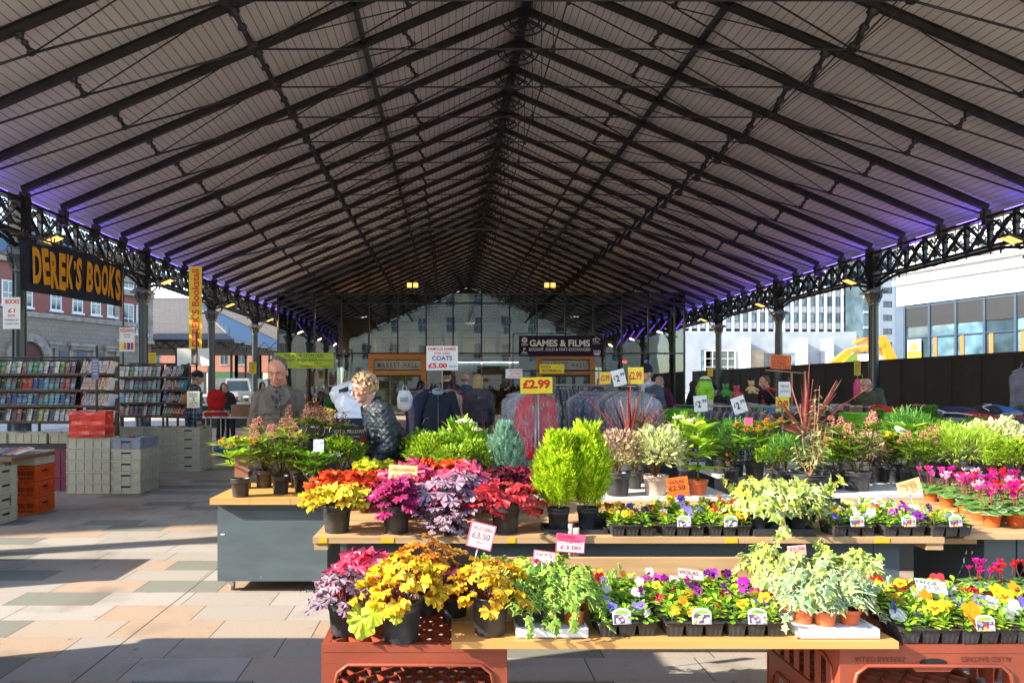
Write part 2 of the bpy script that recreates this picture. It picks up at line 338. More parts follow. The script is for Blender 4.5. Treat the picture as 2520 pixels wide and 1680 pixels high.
# eave girders, columns
BAY = SP*4; orn = mat('cast_ornament', (.10, .095, .088), .55, var=.3, scale=6)
def girder():
    """lattice girder for one bay along +Y from 0, x = 0, top at z = 0"""
    g = MB(); g.b2((-.11, 0, -.07), (.11, BAY, 0)); g.b2((-.11, 0, -.80), (.11, BAY, -.74))
    n_ = 8; dy = BAY/n_
    for i in range(n_):
        y = i*dy
        if i: g.b2((-.05, y-.045, -.74), (.05, y+.045, -.07))
        s_ = 1 if i % 2 else -1
        a, b_ = ((y+.08, -.12), (y+dy-.08, -.70)) if s_ > 0 else ((y+.08, -.70), (y+dy-.08, -.12))
        g.bar((-.03, a[0], a[1]), (-.03, b_[0], b_[1]), .03, .10, up=(1, 0, 0)); g.bar((.03, a[0], b_[1]), (.03, b_[0], a[1]), .03, .10, up=(1, 0, 0))
    o = MB()
    for i in range(n_):
        o.b2((-.012, i*dy+.05, -.73), (.012, i*dy+.1, -.1)); o.tube([(0, i*dy+.1, -.5), (0, i*dy+.3, -.62), (0, i*dy+.4, -.5), (0, i*dy+.5, -.62), (0, i*dy+.7, -.5)], .025, 4); o.tube([(0, i*dy+.1, -.3), (0, i*dy+.3, -.16), (0, i*dy+.4, -.3), (0, i*dy+.5, -.16), (0, i*dy+.7, -.3)], .025, 4)
        yc_ = i*dy+dy/2
        for s_ in (-1, 1):
            for r_, cy, cz in ((.10, .13, -.22), (.085, .15, -.5), (.055, .07, -.62), (.05, .3, -.36)):
                o.tube([(s_*0.0, yc_+s_*(cy+r_*(1-t/9)*cos(t*.75)), cz+r_*(1-t/9)*sin(t*.75)) for t in range(8)], .02, 4, cap=False)
        o.tube([(0, yc_, -.08), (0, yc_, -.74)], .014, 4)
        for t in (-1, -.5, .5, 1): o.tube([(0, yc_, -.7), (0, yc_+t*.1, -.5), (0, yc_+t*.2, -.42+.05*abs(t))], .011, 4)
        sc = [(0, i*dy+dy*t/8, -.80-.10*sin(pi*t/8)) for t in range(9)]
        o.tube(sc, .02, 4)
        o.ell((0, i*dy, -.9), (.02, .02, .05), 6, 4)
    # shallow arch hugging the soffit
    ar = [(0, BAY*t/16, -.86-.42*max(0, abs(t/8-1)-.62)**1.2*2.0) for t in range(17)]; g.tube(ar, .045, 6)
    return g.mesh('girder', iron), o.mesh('girder_ornament', orn)
gm, om = girder()
def column_parts(sx):
    """column at the origin, ground to the girder; sx side of the hall"""
    g = MB(); g.lathe([(.28, 0), (.28, .1), (.24, .14), (.24, .8), (.26, .86), (.2, .92), (.155, 1.0), (.15, 1.2), (.135, 4.1), (.135, 4.15)], n=16); 
    for i in range(12):
        a = 2*pi*i/12; g.bar((.14*cos(a), .14*sin(a), 1.1), (.128*cos(a), .128*sin(a), 4.05), .022, .022)
    c = MB(); c.lathe([(.14, 4.05), (.17, 4.08), (.15, 4.12), (.17, 4.25), (.25, 4.42)], n=16); c.box((0, 0, 4.46), (.56, .56, .07)); c.box((0, 0, 4.52), (.46, .46, .05))
    for i in range(8): a = 2*pi*(i+.5)/8; c.bar((.15*cos(a), .15*sin(a), 4.14), (.24*cos(a), .24*sin(a), 4.38), .07, .03)
    u_ = MB(); zt = ZE-.25-.8; u_.b2((-.12, -.17, 4.54), (.12, .17, ZE-.2)); u_.b2((-.15, -.2, zt+.03), (.15, .2, ZE-.22)); 
    k = MB(); H = zt-4.6
    for s_ in (-1, 1):
        pts = [(0, s_*(.17+1.0*(1-cos(t*pi/20))), 4.62+H*sin(t*pi/20)) for t in range(11)]; k.tube(pts, .04, 6)
        for t in range(2, 10, 2): k.tube([pts[t], (0, s_*.17+(pts[t][1]-s_*.17)*.45, zt-.03-(zt-pts[t][2])*.3)], .012, 4)
        for cy, cz, r_ in ((.38, -.17, .13), (.36, -.42, .09), (.66, -.12, .09), (.3, -.62, .06)): k.tube([(0, s_*(cy+r_*cos(a)), zt+cz+r_*sin(a)) for a in [i*pi/5 for i in range(11)]], .012, 4, cap=False)
        k.ell((0, s_*1.25, zt-.1), (.03, .03, .12), 6, 4)
        pts = [(sx*(.12+.5*(1-cos(t*pi/12))), s_*0.0, 4.62+H*.9*sin(t*pi/12)) for t in range(7)]
    k.tube(pts, .03, 5)
    return [('shaft', g.mesh('shaft', iron_s)), ('capital', c.mesh('capital', mat('capital_iron', (.10, .11, .11), .45, var=.35, scale=8))), ('pilaster', u_.mesh('pilaster', iron)), ('bracket', k.mesh('bracket', iron))]
led = mat('led_strip', (.02, .02, .1), emit=(.10, .06, 1.0), estr=7)
led_g = MB()
for i in range(9): led_g.box((0, -.32+i*.08, .012), (.03, .045, .02))
led_m = led_g.mesh('led_strip', led)
for sg, xg in ((-1, XC-HW-.05), (1, XC+HW+.05)):
    cp = column_parts(-sg)
    for k in range(0, 10):
        y = Y0+BAY*k
        g0 = link('eave_girder', gm, hall, (xg, y+(.2 if k == 0 else 0), ZE-.25)); link('girder_ornament', om, g0); g0.scale = (1, (BAY-.2)/BAY if k == 0 else 1, 1)
        c0 = bpy.data.objects.new('column', None); COL.objects.link(c0); c0.parent = hall; c0.location = (xg, y if k else 4.45, 0)
        for nm_, me in cp: link(nm_, me, c0)
        if sg < 0:
            for o_ in [c0]: pass
    for k in range(3, 36):
        o_ = link('led_strip', led_m, hall, (xg+sg*-.06, Y0+SP*(k+.45), ZE-.25))
# violet wash from the strips onto the boards
for sg, ys, en in ((1, (17.5, 20, 22.5, 25, 27.5, 31, 35, 40), 2.3), (-1, (13, 17, 21, 26), 1.1)):
    for y in ys:
        L = bpy.data.lights.new('led_wash', 'AREA'); L.energy = en; L.color = (.30, .10, 1.0); L.size = .5; L.shape = 'RECTANGLE'; L.size_y = 1.4
        o_ = bpy.data.objects.new('led_wash', L); COL.objects.link(o_); o_.location = (XC+sg*(HW-.2), y, ZE-.75); o_.rotation_euler = Vector((-sg*1.0, 0, .75)).to_track_quat('-Z', 'Y').to_euler()
# ---------- surroundings ----------
def brickmat(name, c1, c2, mo, w=.23, h=.075, mort=.012, rough=.85):
    m, n, b = nodes_of(name, rough); tc = n.nodes.new('ShaderNodeTexCoord'); sp = n.nodes.new('ShaderNodeSeparateXYZ'); n.links.new(tc.outputs['Object'], sp.inputs[0])
    cb = n.nodes.new('ShaderNodeCombineXYZ'); n.links.new(M_(n, 'ADD', sp.outputs[0], sp.outputs[1]), cb.inputs[0]); n.links.new(sp.outputs[2], cb.inputs[1])
    bt = n.nodes.new('ShaderNodeTexBrick'); bt.inputs['Scale'].default_value = 1; bt.inputs['Brick Width'].default_value = w; bt.inputs['Row Height'].default_value = h; bt.inputs['Mortar Size'].default_value = mort
    bt.inputs['Color1'].default_value = (*c1, 1); bt.inputs['Color2'].default_value = (*c2, 1); bt.inputs['Mortar'].default_value = (*mo, 1); n.links.new(cb.outputs[0], bt.inputs[0])
    nz = n.nodes.new('ShaderNodeTexNoise'); nz.inputs['Scale'].default_value = .6; nz.inputs['Detail'].default_value = 6; n.links.new(tc.outputs['Object'], nz.inputs['Vector'])
    n.links.new(MIX(n, M_(n, 'MULTIPLY', nz.outputs[0], .5), bt.outputs[0], [c*.45 for c in c1]), b.inputs['Base Color']); return m
redbrick = brickmat('red_brick', (.34, .072, .045), (.26, .055, .04), (.28, .20, .16))
orbrick = brickmat('orange_brick', (.36, .10, .04), (.28, .075, .03), (.4, .26, .2))
stone = brickmat('ashlar_stone', (.34, .27, .20), (.28, .225, .165), (.12, .10, .09), .7, .35, .012)
concrete = mat('grey_concrete', (.27, .30, .34), .8, var=.10, scale=.5, detail=8)
whitec = mat('white_cladding', (.52, .53, .54), .6, var=.04, scale=.6)
whitew = mat('white_paint', (.78, .77, .74), .5, var=.04)
glassd = mat('dark_window_glass', (.04, .07, .09), .06, var=.3, scale=.7, spec=.8)
glassb = mat('blue_window_glass', (.10, .20, .26), .05, var=.4, scale=.5, spec=.9)
black = mat('black_paint', (.012, .012, .013), .5, var=.2)
tanslate = brickmat('tan_slate', (.135, .118, .105), (.10, .086, .078), (.05, .045, .04), .55, .17, .02)  # tan tone for the pavilion's front slope and the range behind
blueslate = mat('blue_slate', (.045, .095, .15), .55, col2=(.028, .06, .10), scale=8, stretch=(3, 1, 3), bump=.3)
def frame_of(A, B):
    """local frame for a facade running from A to B: f(s, out, z)"""
    A, B = Vector((*A, 0)), Vector((*B, 0)); d = (B-A).normalized(); nrm = Vector((d.y, -d.x, 0))
    return (lambda s, o, z: A+d*s+nrm*o+Vector((0, 0, z))), (B-A).length
def fbox(g, f, s0, s1, o0, o1, z0, z1):
    k = len(g.v); g.v += [tuple(f(s, o, z)) for z in (z0, z1) for s, o in ((s0, o0), (s1, o0), (s1, o1), (s0, o1))]
    for q in ((0, 3, 2, 1), (4, 5, 6, 7), (0, 1, 5, 4), (1, 2, 6, 5), (2, 3, 7, 6), (3, 0, 4, 7)): g.face(tuple(k+a for a in q))
def window(f, s, w, z0, z1, parent, fm=None, pm=None, bars=(1, 1), depth=.04, sill=True, nm='window'):
    g = MB(); t = min(.09, w*.12); fbox(g, f, s-w/2, s-w/2+t, 0, depth, z0, z1); fbox(g, f, s+w/2-t, s+w/2, 0, depth, z0, z1); fbox(g, f, s-w/2+t, s+w/2-t, 0, depth, z0, z0+t); fbox(g, f, s-w/2+t, s+w/2-t, 0, depth, z1-t, z1)
    for i in range(bars[0]): x = s-w/2+w*(i+1)/(bars[0]+1); fbox(g, f, x-t*.3, x+t*.3, .012, depth-.005, z0+t, z1-t)
    for i in range(bars[1]): z = z0+(z1-z0)*(i+1)/(bars[1]+1); fbox(g, f, s-w/2+t, s+w/2-t, .012, depth-.008, z-t*.4, z+t*.4)
    if sill: fbox(g, f, s-w/2-.1, s+w/2+.1, .002, depth+.1, z0-.14, z0-.002)
    o = g.build(nm, fm or whitew, parent); g = MB(); fbox(g, f, s-w/2+t, s+w/2-t, .001, .01, z0+t, z1-t); g.build('pane', pm or glassd, o); return o
# left brick building
bl = thing('brick_building', 'red brick building with stone ground floor and arched door beyond the left columns', 'building')
f, L = frame_of((-31.8, 47.4), (-26.6, 60.8))
g = MB(); fbox(g, f, -14, L, -10, 0, 6.95, 10.6); g.build('wall', redbrick, bl)
g = MB(); fbox(g, f, -14, L, -10, .15, 0, 6.95); g.build('stone_base', stone, bl)
g = MB(); fbox(g, f, -14, L+.1, -.1, .3, 6.55, 6.9); fbox(g, f, -14, L+.2, -.2, .35, 10.3, 10.75); g.build('cornice', mat('sandstone', (.34, .29, .23), .85, var=.2, scale=2), bl)
g = MB(); pts = [f(-14, .35, 10.7), f(L+.3, .35, 10.7), f(L+.3, -5, 14.2), f(-14, -5, 14.2)]; g.poly(pts); g.poly([f(-14, -10, 10.7), f(-14, -5, 14.2), f(L+.3, -5, 14.2), f(L+.3, -10, 10.7)]); g.poly([f(L+.3, .35, 10.7), f(L+.3, -10, 10.7), f(L+.3, -5, 14.2)]); g.build('roof', blueslate, bl)
for s in (1.6, 3.0, 5.4, 7.3, 9.0, 10.6): window(f, s, .95, 7.25, 9.0, bl, bars=(1, 1))
for s in (-1, -3.5): window(f, s, .95, 7.25, 9.0, bl)
sand = MATS['sandstone']
fb_ = lambda s, o, z: f(s, o+.16, z)
for s, w in ((5.0, 1.0), (7.6, 2.6), (10.4, 1.6)):
    g = MB(); fbox(g, fb_, s-w/2, s+w/2, 0, .35, 4.6, 4.85); fbox(g, fb_, s-w/2+.15, s+w/2-.15, 0, .22, 4.35, 4.6)
    for q in (-1, 1): fbox(g, fb_, s+q*(w/2-.25)-.15, s+q*(w/2-.25)+.15, 0, .12, 1.2, 4.35)
    g.build('door_hood', sand, bl)
for s, w in ((5.9, .7), (7.6, .8), (9.0, .7)): 
    g = MB(); fbox(g, fb_, s-w/2, s+w/2, 0, .06, 1.6, 4.2); g.build('shutter', mat('grey_shutter', (.12, .13, .15), .6), bl)
g = MB(); ac = 3.0
g.prism([(ac+1.75*cos(a), 3.6+1.75*sin(a)) for a in [pi*i/16 for i in range(17)]]+[(ac-1.75, 0), (ac-1.15, 0)]+[(ac+1.15*cos(a), 3.6+1.15*sin(a)) for a in [pi-pi*i/16 for i in range(17)]]+[(ac+1.15, 0), (ac+1.75, 0)], .0, .25, lambda a, b_, d: fb_(a, d, b_))
g.build('door_arch', sand, bl)
g = MB(); g.prism([(ac+1.15*cos(a), 3.6+1.15*sin(a)) for a in [pi*i/16 for i in range(17)]]+[(ac-1.15, 0), (ac+1.15, 0)], .0, .04, lambda a, b_, d: fb_(a, d, b_)); g.build('door', mat('oxblood_door', (.09, .03, .02), .5), bl)
# taller bay at its right end
by = thing('brick_bay', 'narrow brick bay with tall sash windows between banner and second column', 'building bay')
f2, L2 = frame_of((-27.85, 57.6), (-26.3, 61.0))
g = MB(); fbox(g, f2, 0, L2, -6, 0, 0, 12.6); g.build('wall', redbrick, by)
g = MB(); fbox(g, f2, -.1, L2+.1, -.2, .3, 9.2, 9.6); fbox(g, f2, -.1, L2+.1, -.2, .3, 5.2, 5.5); fbox(g, f2, -.1, .35, -.2, .12, 5.5, 9.2); fbox(g, f2, L2-.4, L2+.1, -.2, .12, 5.5, 9.2); g.build('quoin', sand, by)
for z in (.9, 6.0, 9.8): window(f2, L2*.35, 1.1, z, z+2.5, by); window(f2, L2*.72, 1.1, z, z+2.5, by)
# unseen block added out of frame on the left; it keeps the bookstalls in the shade
ob = thing('added_shade_block', 'unseen brick block added outside the left edge to shade the bookstalls', 'building')
f3_, L3 = frame_of((-23.5, 1.0), (-23.5, 24.0))
g = MB(); fbox(g, f3_, 0, L3, -9, 0, 0, 11.9); g.build('wall', redbrick, ob)
for i in range(11):
    for z in (1, 5, 9): window(f3_, 1.4+i*2.05, 1.1, z, z+2.1, ob)
g = MB(); fbox(g, f3_, -.2, L3+.2, -9.2, .3, 11.9, 12.2); g.build('parapet', sand, ob)
# second market roof
sp_ = thing('slate_pavilion', 'low market pavilion with hipped slate roof, pale front and blue side', 'pavilion')
x0, x1, y0, y1, ze, zr, xr = -75, -20.3, 65, 99, 5.9, 11.7, -30.4
ym = (y0+y1)/2-1
g = MB(); g.poly([(x0, y0, ze), (x1, y0, ze), (xr, ym, zr), (x0, ym, zr)]); g.poly([(x0, y1, ze), (x0, ym, zr), (xr, ym, zr), (x1, y1, ze)]); g.build('roof', tanslate, sp_)
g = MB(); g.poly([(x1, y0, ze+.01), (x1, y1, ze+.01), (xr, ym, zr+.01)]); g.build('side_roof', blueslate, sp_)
g = MB(); g.b2((x0, y0-.05, ze-.25), (x1, y0+.1, ze-.02)); g.b2((x1-.1, y0+.1, ze-.25), (x1+.05, y1, ze-.02)); g.build('gutter', black, sp_)
g = MB(); g.bar((x0, ym, zr+.08), (xr, ym, zr+.08), .15, .15); g.bar((xr, ym, zr+.06), (x1, y0, ze+.06), .12, .12); g.bar((xr, ym, zr+.06), (x1, y1, ze+.06), .12, .12)
for i in range(46):
    x = xr-i*.7; g.b2((x-.03, ym-.04, zr+.1), (x+.04, ym+.04, zr+(1.2 if i % 12 == 0 else .55)))
for i in range(1, 14):
    for yy in (y0, y1): p = Vector((xr, ym, zr)).lerp(Vector((x1, yy, ze)), i/14); g.box(p+Vector((0, 0, .28)), (.08, .08, .8))
g.build('ridge_cresting', mat('lead', (.16, .16, .16), .6), sp_)
g = MB(); 
for i in range(6):
    a = Vector((-47.5+i*1.6, 44.0, 0)); k = (ze-zr)/(y0-ym); zz = lambda y: ze+(y-y0)*k+.06
    g.poly([(a.x, 71, zz(71)), (a.x+1.45, 71, zz(71)), (a.x+1.45, 75.5, zz(75.5)), (a.x, 75.5, zz(75.5))])
g.build('rooflight', glassb, sp_)
for i in range(7):
    x = x1-.3-i*5.2
    g = MB(); g.lathe([(.2, 0), (.2, .9), (.12, 1), (.12, 4.4), (.2, 4.6)], (x, y0+.4, 0), 10)
    for s_ in (-1, 1): g.tube([(x+s_*1.3*(1-cos(t*pi/12)), y0+.4, 4.1+1.5*sin(t*pi/12)) for t in range(7)], .06, 5)
    for t in range(5): g.bar((x+t*1.04, y0+.4, ze-.25), (x+t*1.04+.5, y0+.4, ze-.8), .06); g.bar((x+t*1.04+.5, y0+.4, ze-.8), (x+t*1.04+1.04, y0+.4, ze-.25), .06)
    g.b2((x, y0+.36, ze-.86), (x+5.2, y0+.44, ze-.78)); g.build('column', black, sp_)
for i in range(1, 5):
    y = y0+.4+i*4.6; g = MB(); g.lathe([(.2, 0), (.2, .9), (.12, 1), (.12, 4.4), (.2, 4.6)], (x1-.3, y, 0), 10)
    for t in range(4): g.bar((x1-.3, y-t*1.15, ze-.25), (x1-.3, y-t*1.15-.55, ze-.8), .06); g.bar((x1-.3, y-t*1.15-.55, ze-.8), (x1-.3, y-t*1.15-1.15, ze-.25), .06)
    for s_ in (-1, 1): g.tube([(x1-.3, y+s_*1.3*(1-cos(t*pi/12)), 4.1+1.5*sin(t*pi/12)) for t in range(7)], .06, 5)
    g.build('column', black, sp_)
# orange arcade row behind it
ar_ = thing('orange_terrace', 'sunlit orange brick terrace with dark windows seen under the slate pavilion', 'terrace')
f, L = frame_of((-100, 132), (-24, 132))
g = MB(); fbox(g, f, 0, L, -10, 0, 4.2, 11.4); fbox(g, f, L-22, L, -9, -.5, 11.4, 20); g.build('wall', orbrick, ar_)
g = MB(); fbox(g, f, -.2, L+.2, -.2, .3, 11.4, 11.8); fbox(g, f, L-22.2, L+.2, -.8, .1, 17, 17.5); fbox(g, f, L-22.2, L+.2, -.8, .3, 20, 20.6)
for i in range(11): fbox(g, f, L-22+i*2.1, L-21.4+i*2.1, -.5, -.2, 17.5, 20)
g.build('cornice', mat('buff_stone', (.5, .4, .26), .8, var=.2), ar_)
for i in range(23):
    if i % 5 != 4: window(f, 1.8+i*3.25, 1.6, 5.6, 9.6, ar_, fm=sand, bars=(1, 0))
for i in range(14):
    g = MB(); fbox(g, f, i*5.4, i*5.4+5.0, -.4, .1, 0, 4.1); o_ = g.build('shopfront', [mat('shop_black', (.02, .02, .02), .3), mat('shop_green', (.03, .10, .04), .4), mat('shop_cream', (.5, .42, .28), .5)][(0, 0, 1, 0, 2, 0, 1, 0)[i % 8]], ar_)
    g = MB(); fbox(g, f, i*5.4+.4, i*5.4+4.6, .11, .14, .5, 3); g.build('pane', glassd, o_)
gt = thing('grey_roofed_hall', 'long grey roofed range with iron cresting rising behind the blue slate roof', 'building')
f, L = frame_of((-42, 108), (-21.5, 108)); g = MB(); g.poly([f(0, 0, 8.2), f(L, 0, 8.2), f(L-6, -6, 15.5), f(0, -6, 15.5)]); g.poly([f(L, 0, 8.2), f(L, -12, 8.2), f(L-6, -6, 15.5)]); g.poly([f(0, -12, 8.2), f(0, -6, 15.5), f(L-6, -6, 15.5), f(L, -12, 8.2)]); g.build('roof', tanslate, gt)
g = MB(); fbox(g, f, 0, L-.3, -.6, -.3, 6.9, 8.2)
for i in range(6): fbox(g, f, 1+i*3.7, 1.4+i*3.7, -.7, -.3, 0, 6.9); g.build('wall', orbrick, gt)
# silver van and far parked things beyond the left columns are built with the objects
# right: office block
of = thing('office_block', 'white concrete office block with vertical fins and rows of square windows', 'office building')
f, L = frame_of((40, 140), (84.5, 143))
g = MB(); fbox(g, f, 0, L, -14, 0, 13.2, 44); g.build('wall', concrete, of)
ft = MB()
nw = 25; dx = L/nw
for r_ in range(7):
    z = 14.2+r_*3.35
    for i in range(nw): 
        o_ = window(f, dx*(i+.5), 1.25, z+.5, z+2.3, of, fm=mat('dark_frame', (.05, .06, .07), .5), pm=glassb, bars=(0, 0), sill=False, depth=.08) if (r_*nw+i) < 175 and r_ < 4 else None
        k = len(ft.v); s0, s1 = dx*i+.2, dx*(i+1)-.2; ft.v += [tuple(f(s0, .02, z-.9)), tuple(f(s1, .02, z-.9)), tuple(f(s1, .02, z+.35)), tuple(f(s0, .02, z+.35)), tuple(f((s0+s1)/2, .4, z-.1))]
        for a, b_ in ((0, 1), (1, 2), (2, 3), (3, 0)): ft.face((k+a, k+b_, k+4))
ft.build('spandrel', whitec, of)
g = MB()
for i in range(nw+1): fbox(g, f, dx*i-.16, dx*i+.16, 0, .75, 12.6, 44)
g.build('fin', whitec, of)
g = MB(); fbox(g, f, -8, L+1, -14, 1.2, 12.0, 12.6); g.build('ledge', whitec, of)
pdm = thing('concrete_podium', 'pale grey windowless podium wall with white buttresses below the office block', 'building')
f, L = frame_of((30, 128), (75.5, 128)); g = MB(); fbox(g, f, 0, L, -12, 0, 0, 11.6); g.build('wall', concrete, pdm)
for s in (24.2, 34.6, 39.3): g = MB(); fbox(g, f, s-.45, s+.45, 0, 2.8, 0, 10.2); g.build('buttress', whitec, pdm)
window(f, 20.2, 5.6, 3.6, 8.1, pdm, bars=(3, 2), depth=.2); window(f, 17.6, 1.8, 3.4, 8.2, pdm, fm=mat('dark_frame', (.05, .06, .07)), pm=glassb, bars=(0, 1)); window(f, 29.2, 5.0, 3.4, 7.6, pdm, fm=MATS['dark_frame'], bars=(1, 1)); window(f, 33.0, 3.0, 3.4, 7.6, pdm, fm=MATS['dark_frame'], pm=glassb, bars=(1, 1))
g = MB(); fbox(g, f, 25.1, 28.2, 0, .3, 3.2, 8.3); g.build('boarded_window', mat('plywood_old', (.42, .32, .22), .8, var=.2, scale=.8), pdm)
tw = thing('tower_block', 'slim white tower block with a grey panelled side right of the tall column', 'tower')
f, L = frame_of((99.8, 160), (103.2, 160)); g = MB(); fbox(g, f, 0, L, -10, 0, 0, 42); g.build('wall', whitec, tw)
g = MB(); fbox(g, f, L, L+3.2, -10, -.6, 0, 42); g.build('side_wall', mat('blue_grey_panel', (.38, .43, .46), .6, var=.06, scale=.3), tw)
for r_ in range(12): window(f, L*.5+.1, 2.0, 4.0+r_*3.15, 5.4+r_*3.15, tw, fm=MATS['dark_frame'], bars=(1, 0), sill=False)
ft_ = thing('dark_office', 'dark glazed office end beside the tall right column', 'building'); f, L = frame_of((81.6, 136), (83.9, 136)); g = MB(); fbox(g, f, 0, L, -8, 0, 0, 34); g.build('wall', mat('teal_panel', (.06, .10, .13), .3, var=.3, scale=.4), ft_)
g = MB()
for r_ in range(12): fbox(g, f, -.1, L+.1, 0, .3, r_*3+.8, r_*3+1.3)
g.build('ledge', concrete, ft_)
hs = thing('red_roof_house', 'small house with an orange tiled roof behind the digger', 'house'); f, L = frame_of((58.4, 96), (61.0, 96)); g = MB(); fbox(g, f, 0, L, -6, 0, 0, 6); g.build('wall', whitew, hs)
g = MB(); g.poly([f(-.3, .4, 5.9), f(L+.3, .4, 5.9), f(L+.3, -3, 8.4), f(-.3, -3, 8.4)]); g.build('roof', mat('orange_tile', (.5, .13, .05), .8, var=.25, scale=4), hs)
for s in (1.3,): window(f, s, 1.0, 3.4, 5, hs)
# modern building far right
mb_ = thing('modern_shop_building', 'white clad building with tall dark glazed front at the right edge', 'building')
f, L = frame_of((39.75, 60.2), (45.6, 40.8))
g = MB(); fbox(g, f, 0, L, -14, -.5, 0, 8.45); g.build('wall', mat('dim_interior', (.10, .12, .13), .7), mb_)
g = MB(); fbox(g, f, -.6, L, -14, .25, 8.5, 11.2); fbox(g, f, -.8, L, -14, .55, 10.3, 10.7); fbox(g, f, -.9, L, -14, .7, 11.2, 11.45); g.build('fascia', whitec, mb_)
g = MB(); fbox(g, f, -.5, L, -14, .2, 11.5, 19.5); g.build('upper_wall', mat('zinc_cladding', (.40, .41, .42), .45, var=.08, scale=.5), mb_)
g = MB()
for i in range(24): fbox(g, f, i*.95-.3, i*.95-.26, .2, .26, 11.5, 19.5)
for z in (13.9, 16.6): fbox(g, f, -.5, L, .2, .24, z, z+.05)
g.build('cladding_seam', mat('seam_grey', (.25, .26, .27), .5), mb_)
fz = lambda s, o, z: f(s, o+.2, z)
for i in range(5): window(fz, 1.6+i*3.8, 1.0, 14.3, 16.2, mb_, bars=(0, 0), depth=.25); window(fz, 3.2+i*3.8, .9, 11.9, 12.9, mb_, bars=(0, 0), depth=.25)
for i in range(9):
    s0 = i*2.25; g = MB(); fbox(g, f, s0-.09, s0+.09, -.3, .12, 0, 8.45); fbox(g, f, s0+.09, s0+2.16, -.06, .06, 8.25, 8.45); fbox(g, f, s0+.09, s0+2.16, -.06, .06, 5.6, 5.7); o_ = g.build('glazing_frame', mat('navy_frame', (.03, .05, .08), .35), mb_)
    g = MB(); fbox(g, f, s0+.09, s0+2.16, -.1, -.07, 0, 8.3); g.build('pane', glassb if i % 3 else glassd, o_)
    g = MB(); fbox(g, f, s0+.3, s0+.62, -.06, .02, 0, 5.6); g.build('timber_post', mat('orange_timber', (.30, .12, .03), .5), mb_) if i else None
g = MB(); fbox(g, f, .12, 20.1, -.065, .03, 6.6, 8.24); g.build('blind_band', black, mb_)
wb = thing('warning_board', 'yellow warning board with black triangle inside the glazed front', 'warning sign', tuple(f(1.0, .16, 2.9))); wb.rotation_euler = (0, 0, math.atan2(*(f(1, 0, 0)-f(0, 0, 0)).yx))
g = MB(); g.b2((-.62, -.03, 0), (.62, .03, 1.6)); g.build('board', mat('safety_yellow', (.75, .60, .03), .5), wb)
g = MB(); g.b2((-.62, -.04, 1.62), (.62, .02, 2.6)); g.build('upper_board', mat('pale_panel', (.55, .58, .5), .5), wb)
g = MB(); g.prism([(-.45, 1.7), (.45, 1.7), (0, 2.5)], -.05, -.045, lambda a, b_, d: (a, d, b_)); g.build('triangle', MATS['safety_yellow'], wb); put_text('!', black, wb, (0, -.06, 2.02), h=.42, bold=.03)
for i in range(3): put_text(('DANGER', 'CONSTRUCTION', 'KEEP OUT')[i], black, wb, (0, -.035, 1.3-i*.45), w=.95, h=.2, bold=.02)
# hoarding
hd = thing('hoarding', 'long dark painted site hoarding behind the right hand stalls', 'hoarding', (15.9, 6, 0))
hm = mat('dark_hoarding', (.013, .012, .011), .55, var=.2, scale=1.2, bump=.08, bscale=300)
for i in range(32):
    g = MB(); g.b2((-.03, i*1.22+.004, 0), (.03, i*1.22+1.216, 2.42)); g.b2((-.042, i*1.22+1.17, 0), (-.031, i*1.22+1.216, 2.41)); g.build('panel', hm if i % 4 else mat('darker_hoarding', (.020, .018, .015), .5, var=.3), hd)
g = MB(); g.b2((-.05, 0, 2.425), (.06, 39.1, 2.47)); g.build('capping', hm, hd)
pb = thing('plywood_hoarding', 'bare plywood panels at the far end of the dark hoarding', 'hoarding', (13.5, 47, 0))
g = MB(); g.b2((-.6, 0, 0), (.6, .05, 2.7)); g.build('panel', mat('plywood', (.42, .30, .17), .8, var=.15, scale=2), pb)
gb = thing('green_hoarding', 'green painted panel behind the digger arm', 'hoarding', (36.5, 62, 0)); g = MB(); g.b2((-1.0, 0, 0), (.2, .1, 4.6)); g.build('panel', mat('lime_panel', (.16, .34, .05), .6), gb)
# excavator
ex = thing('excavator', 'yellow excavator with raised boom and dipper behind the hoarding', 'excavator', (33.5, 58, 0))
yel = mat('digger_yellow', (.80, .30, .01), .4, var=.08)
g = MB(); g.prism([(-2.3, 2.6), (-1.5, 3.5), (-.2, 4.55), (1.4, 5.0), (2.9, 5.1), (2.9, 4.8), (1.5, 4.55), (.2, 4.05), (-1.1, 3.0), (-1.7, 1.9), (-2.4, 1.9)], -.25, .25, lambda a, b_, d: (a, d, b_)); g.build('boom', yel, ex)
g = MB(); g.prism([(2.4, 5.6), (3.0, 5.75), (3.35, 5.2), (4.3, 3.2), (3.9, 2.0), (3.5, 2.4), (3.2, 3.6), (2.6, 4.9)], -.2, .2, lambda a, b_, d: (a, d, b_)); g.build('dipper', yel, ex)
for a, b_ in (((-.9, -.33, 3.2), (.6, -.33, 4.6)), ((.4, 0, 5.1), (2.5, 0, 5.75))):
    g = MB(); a, b_ = Vector(a), Vector(b_); g.tube([a, a.lerp(b_, .6)], .13, 10); g.cur = 1; g.tube([a.lerp(b_, .6), b_], .07, 8); g.build('hydraulic_ram', [yel, mat('chrome', (.6, .6, .6), .15, metal=1)], ex)
g = MB(); g.prism([(3.5, 2.3), (4.4, 2.2), (4.5, 1.2), (3.6, .7), (3.0, 1.2)], -.45, .45, lambda a, b_, d: (a, d, b_)); g.build('bucket', black, ex)
g = MB(); g.b2((-5.6, -1.3, 1.2), (-2.2, 1.3, 2.3)); g.build('body', yel, ex); g = MB(); g.b2((-3.2, -1.3, 2.3), (-2.0, -.2, 3.35)); g.build('cab', glassd, ex)
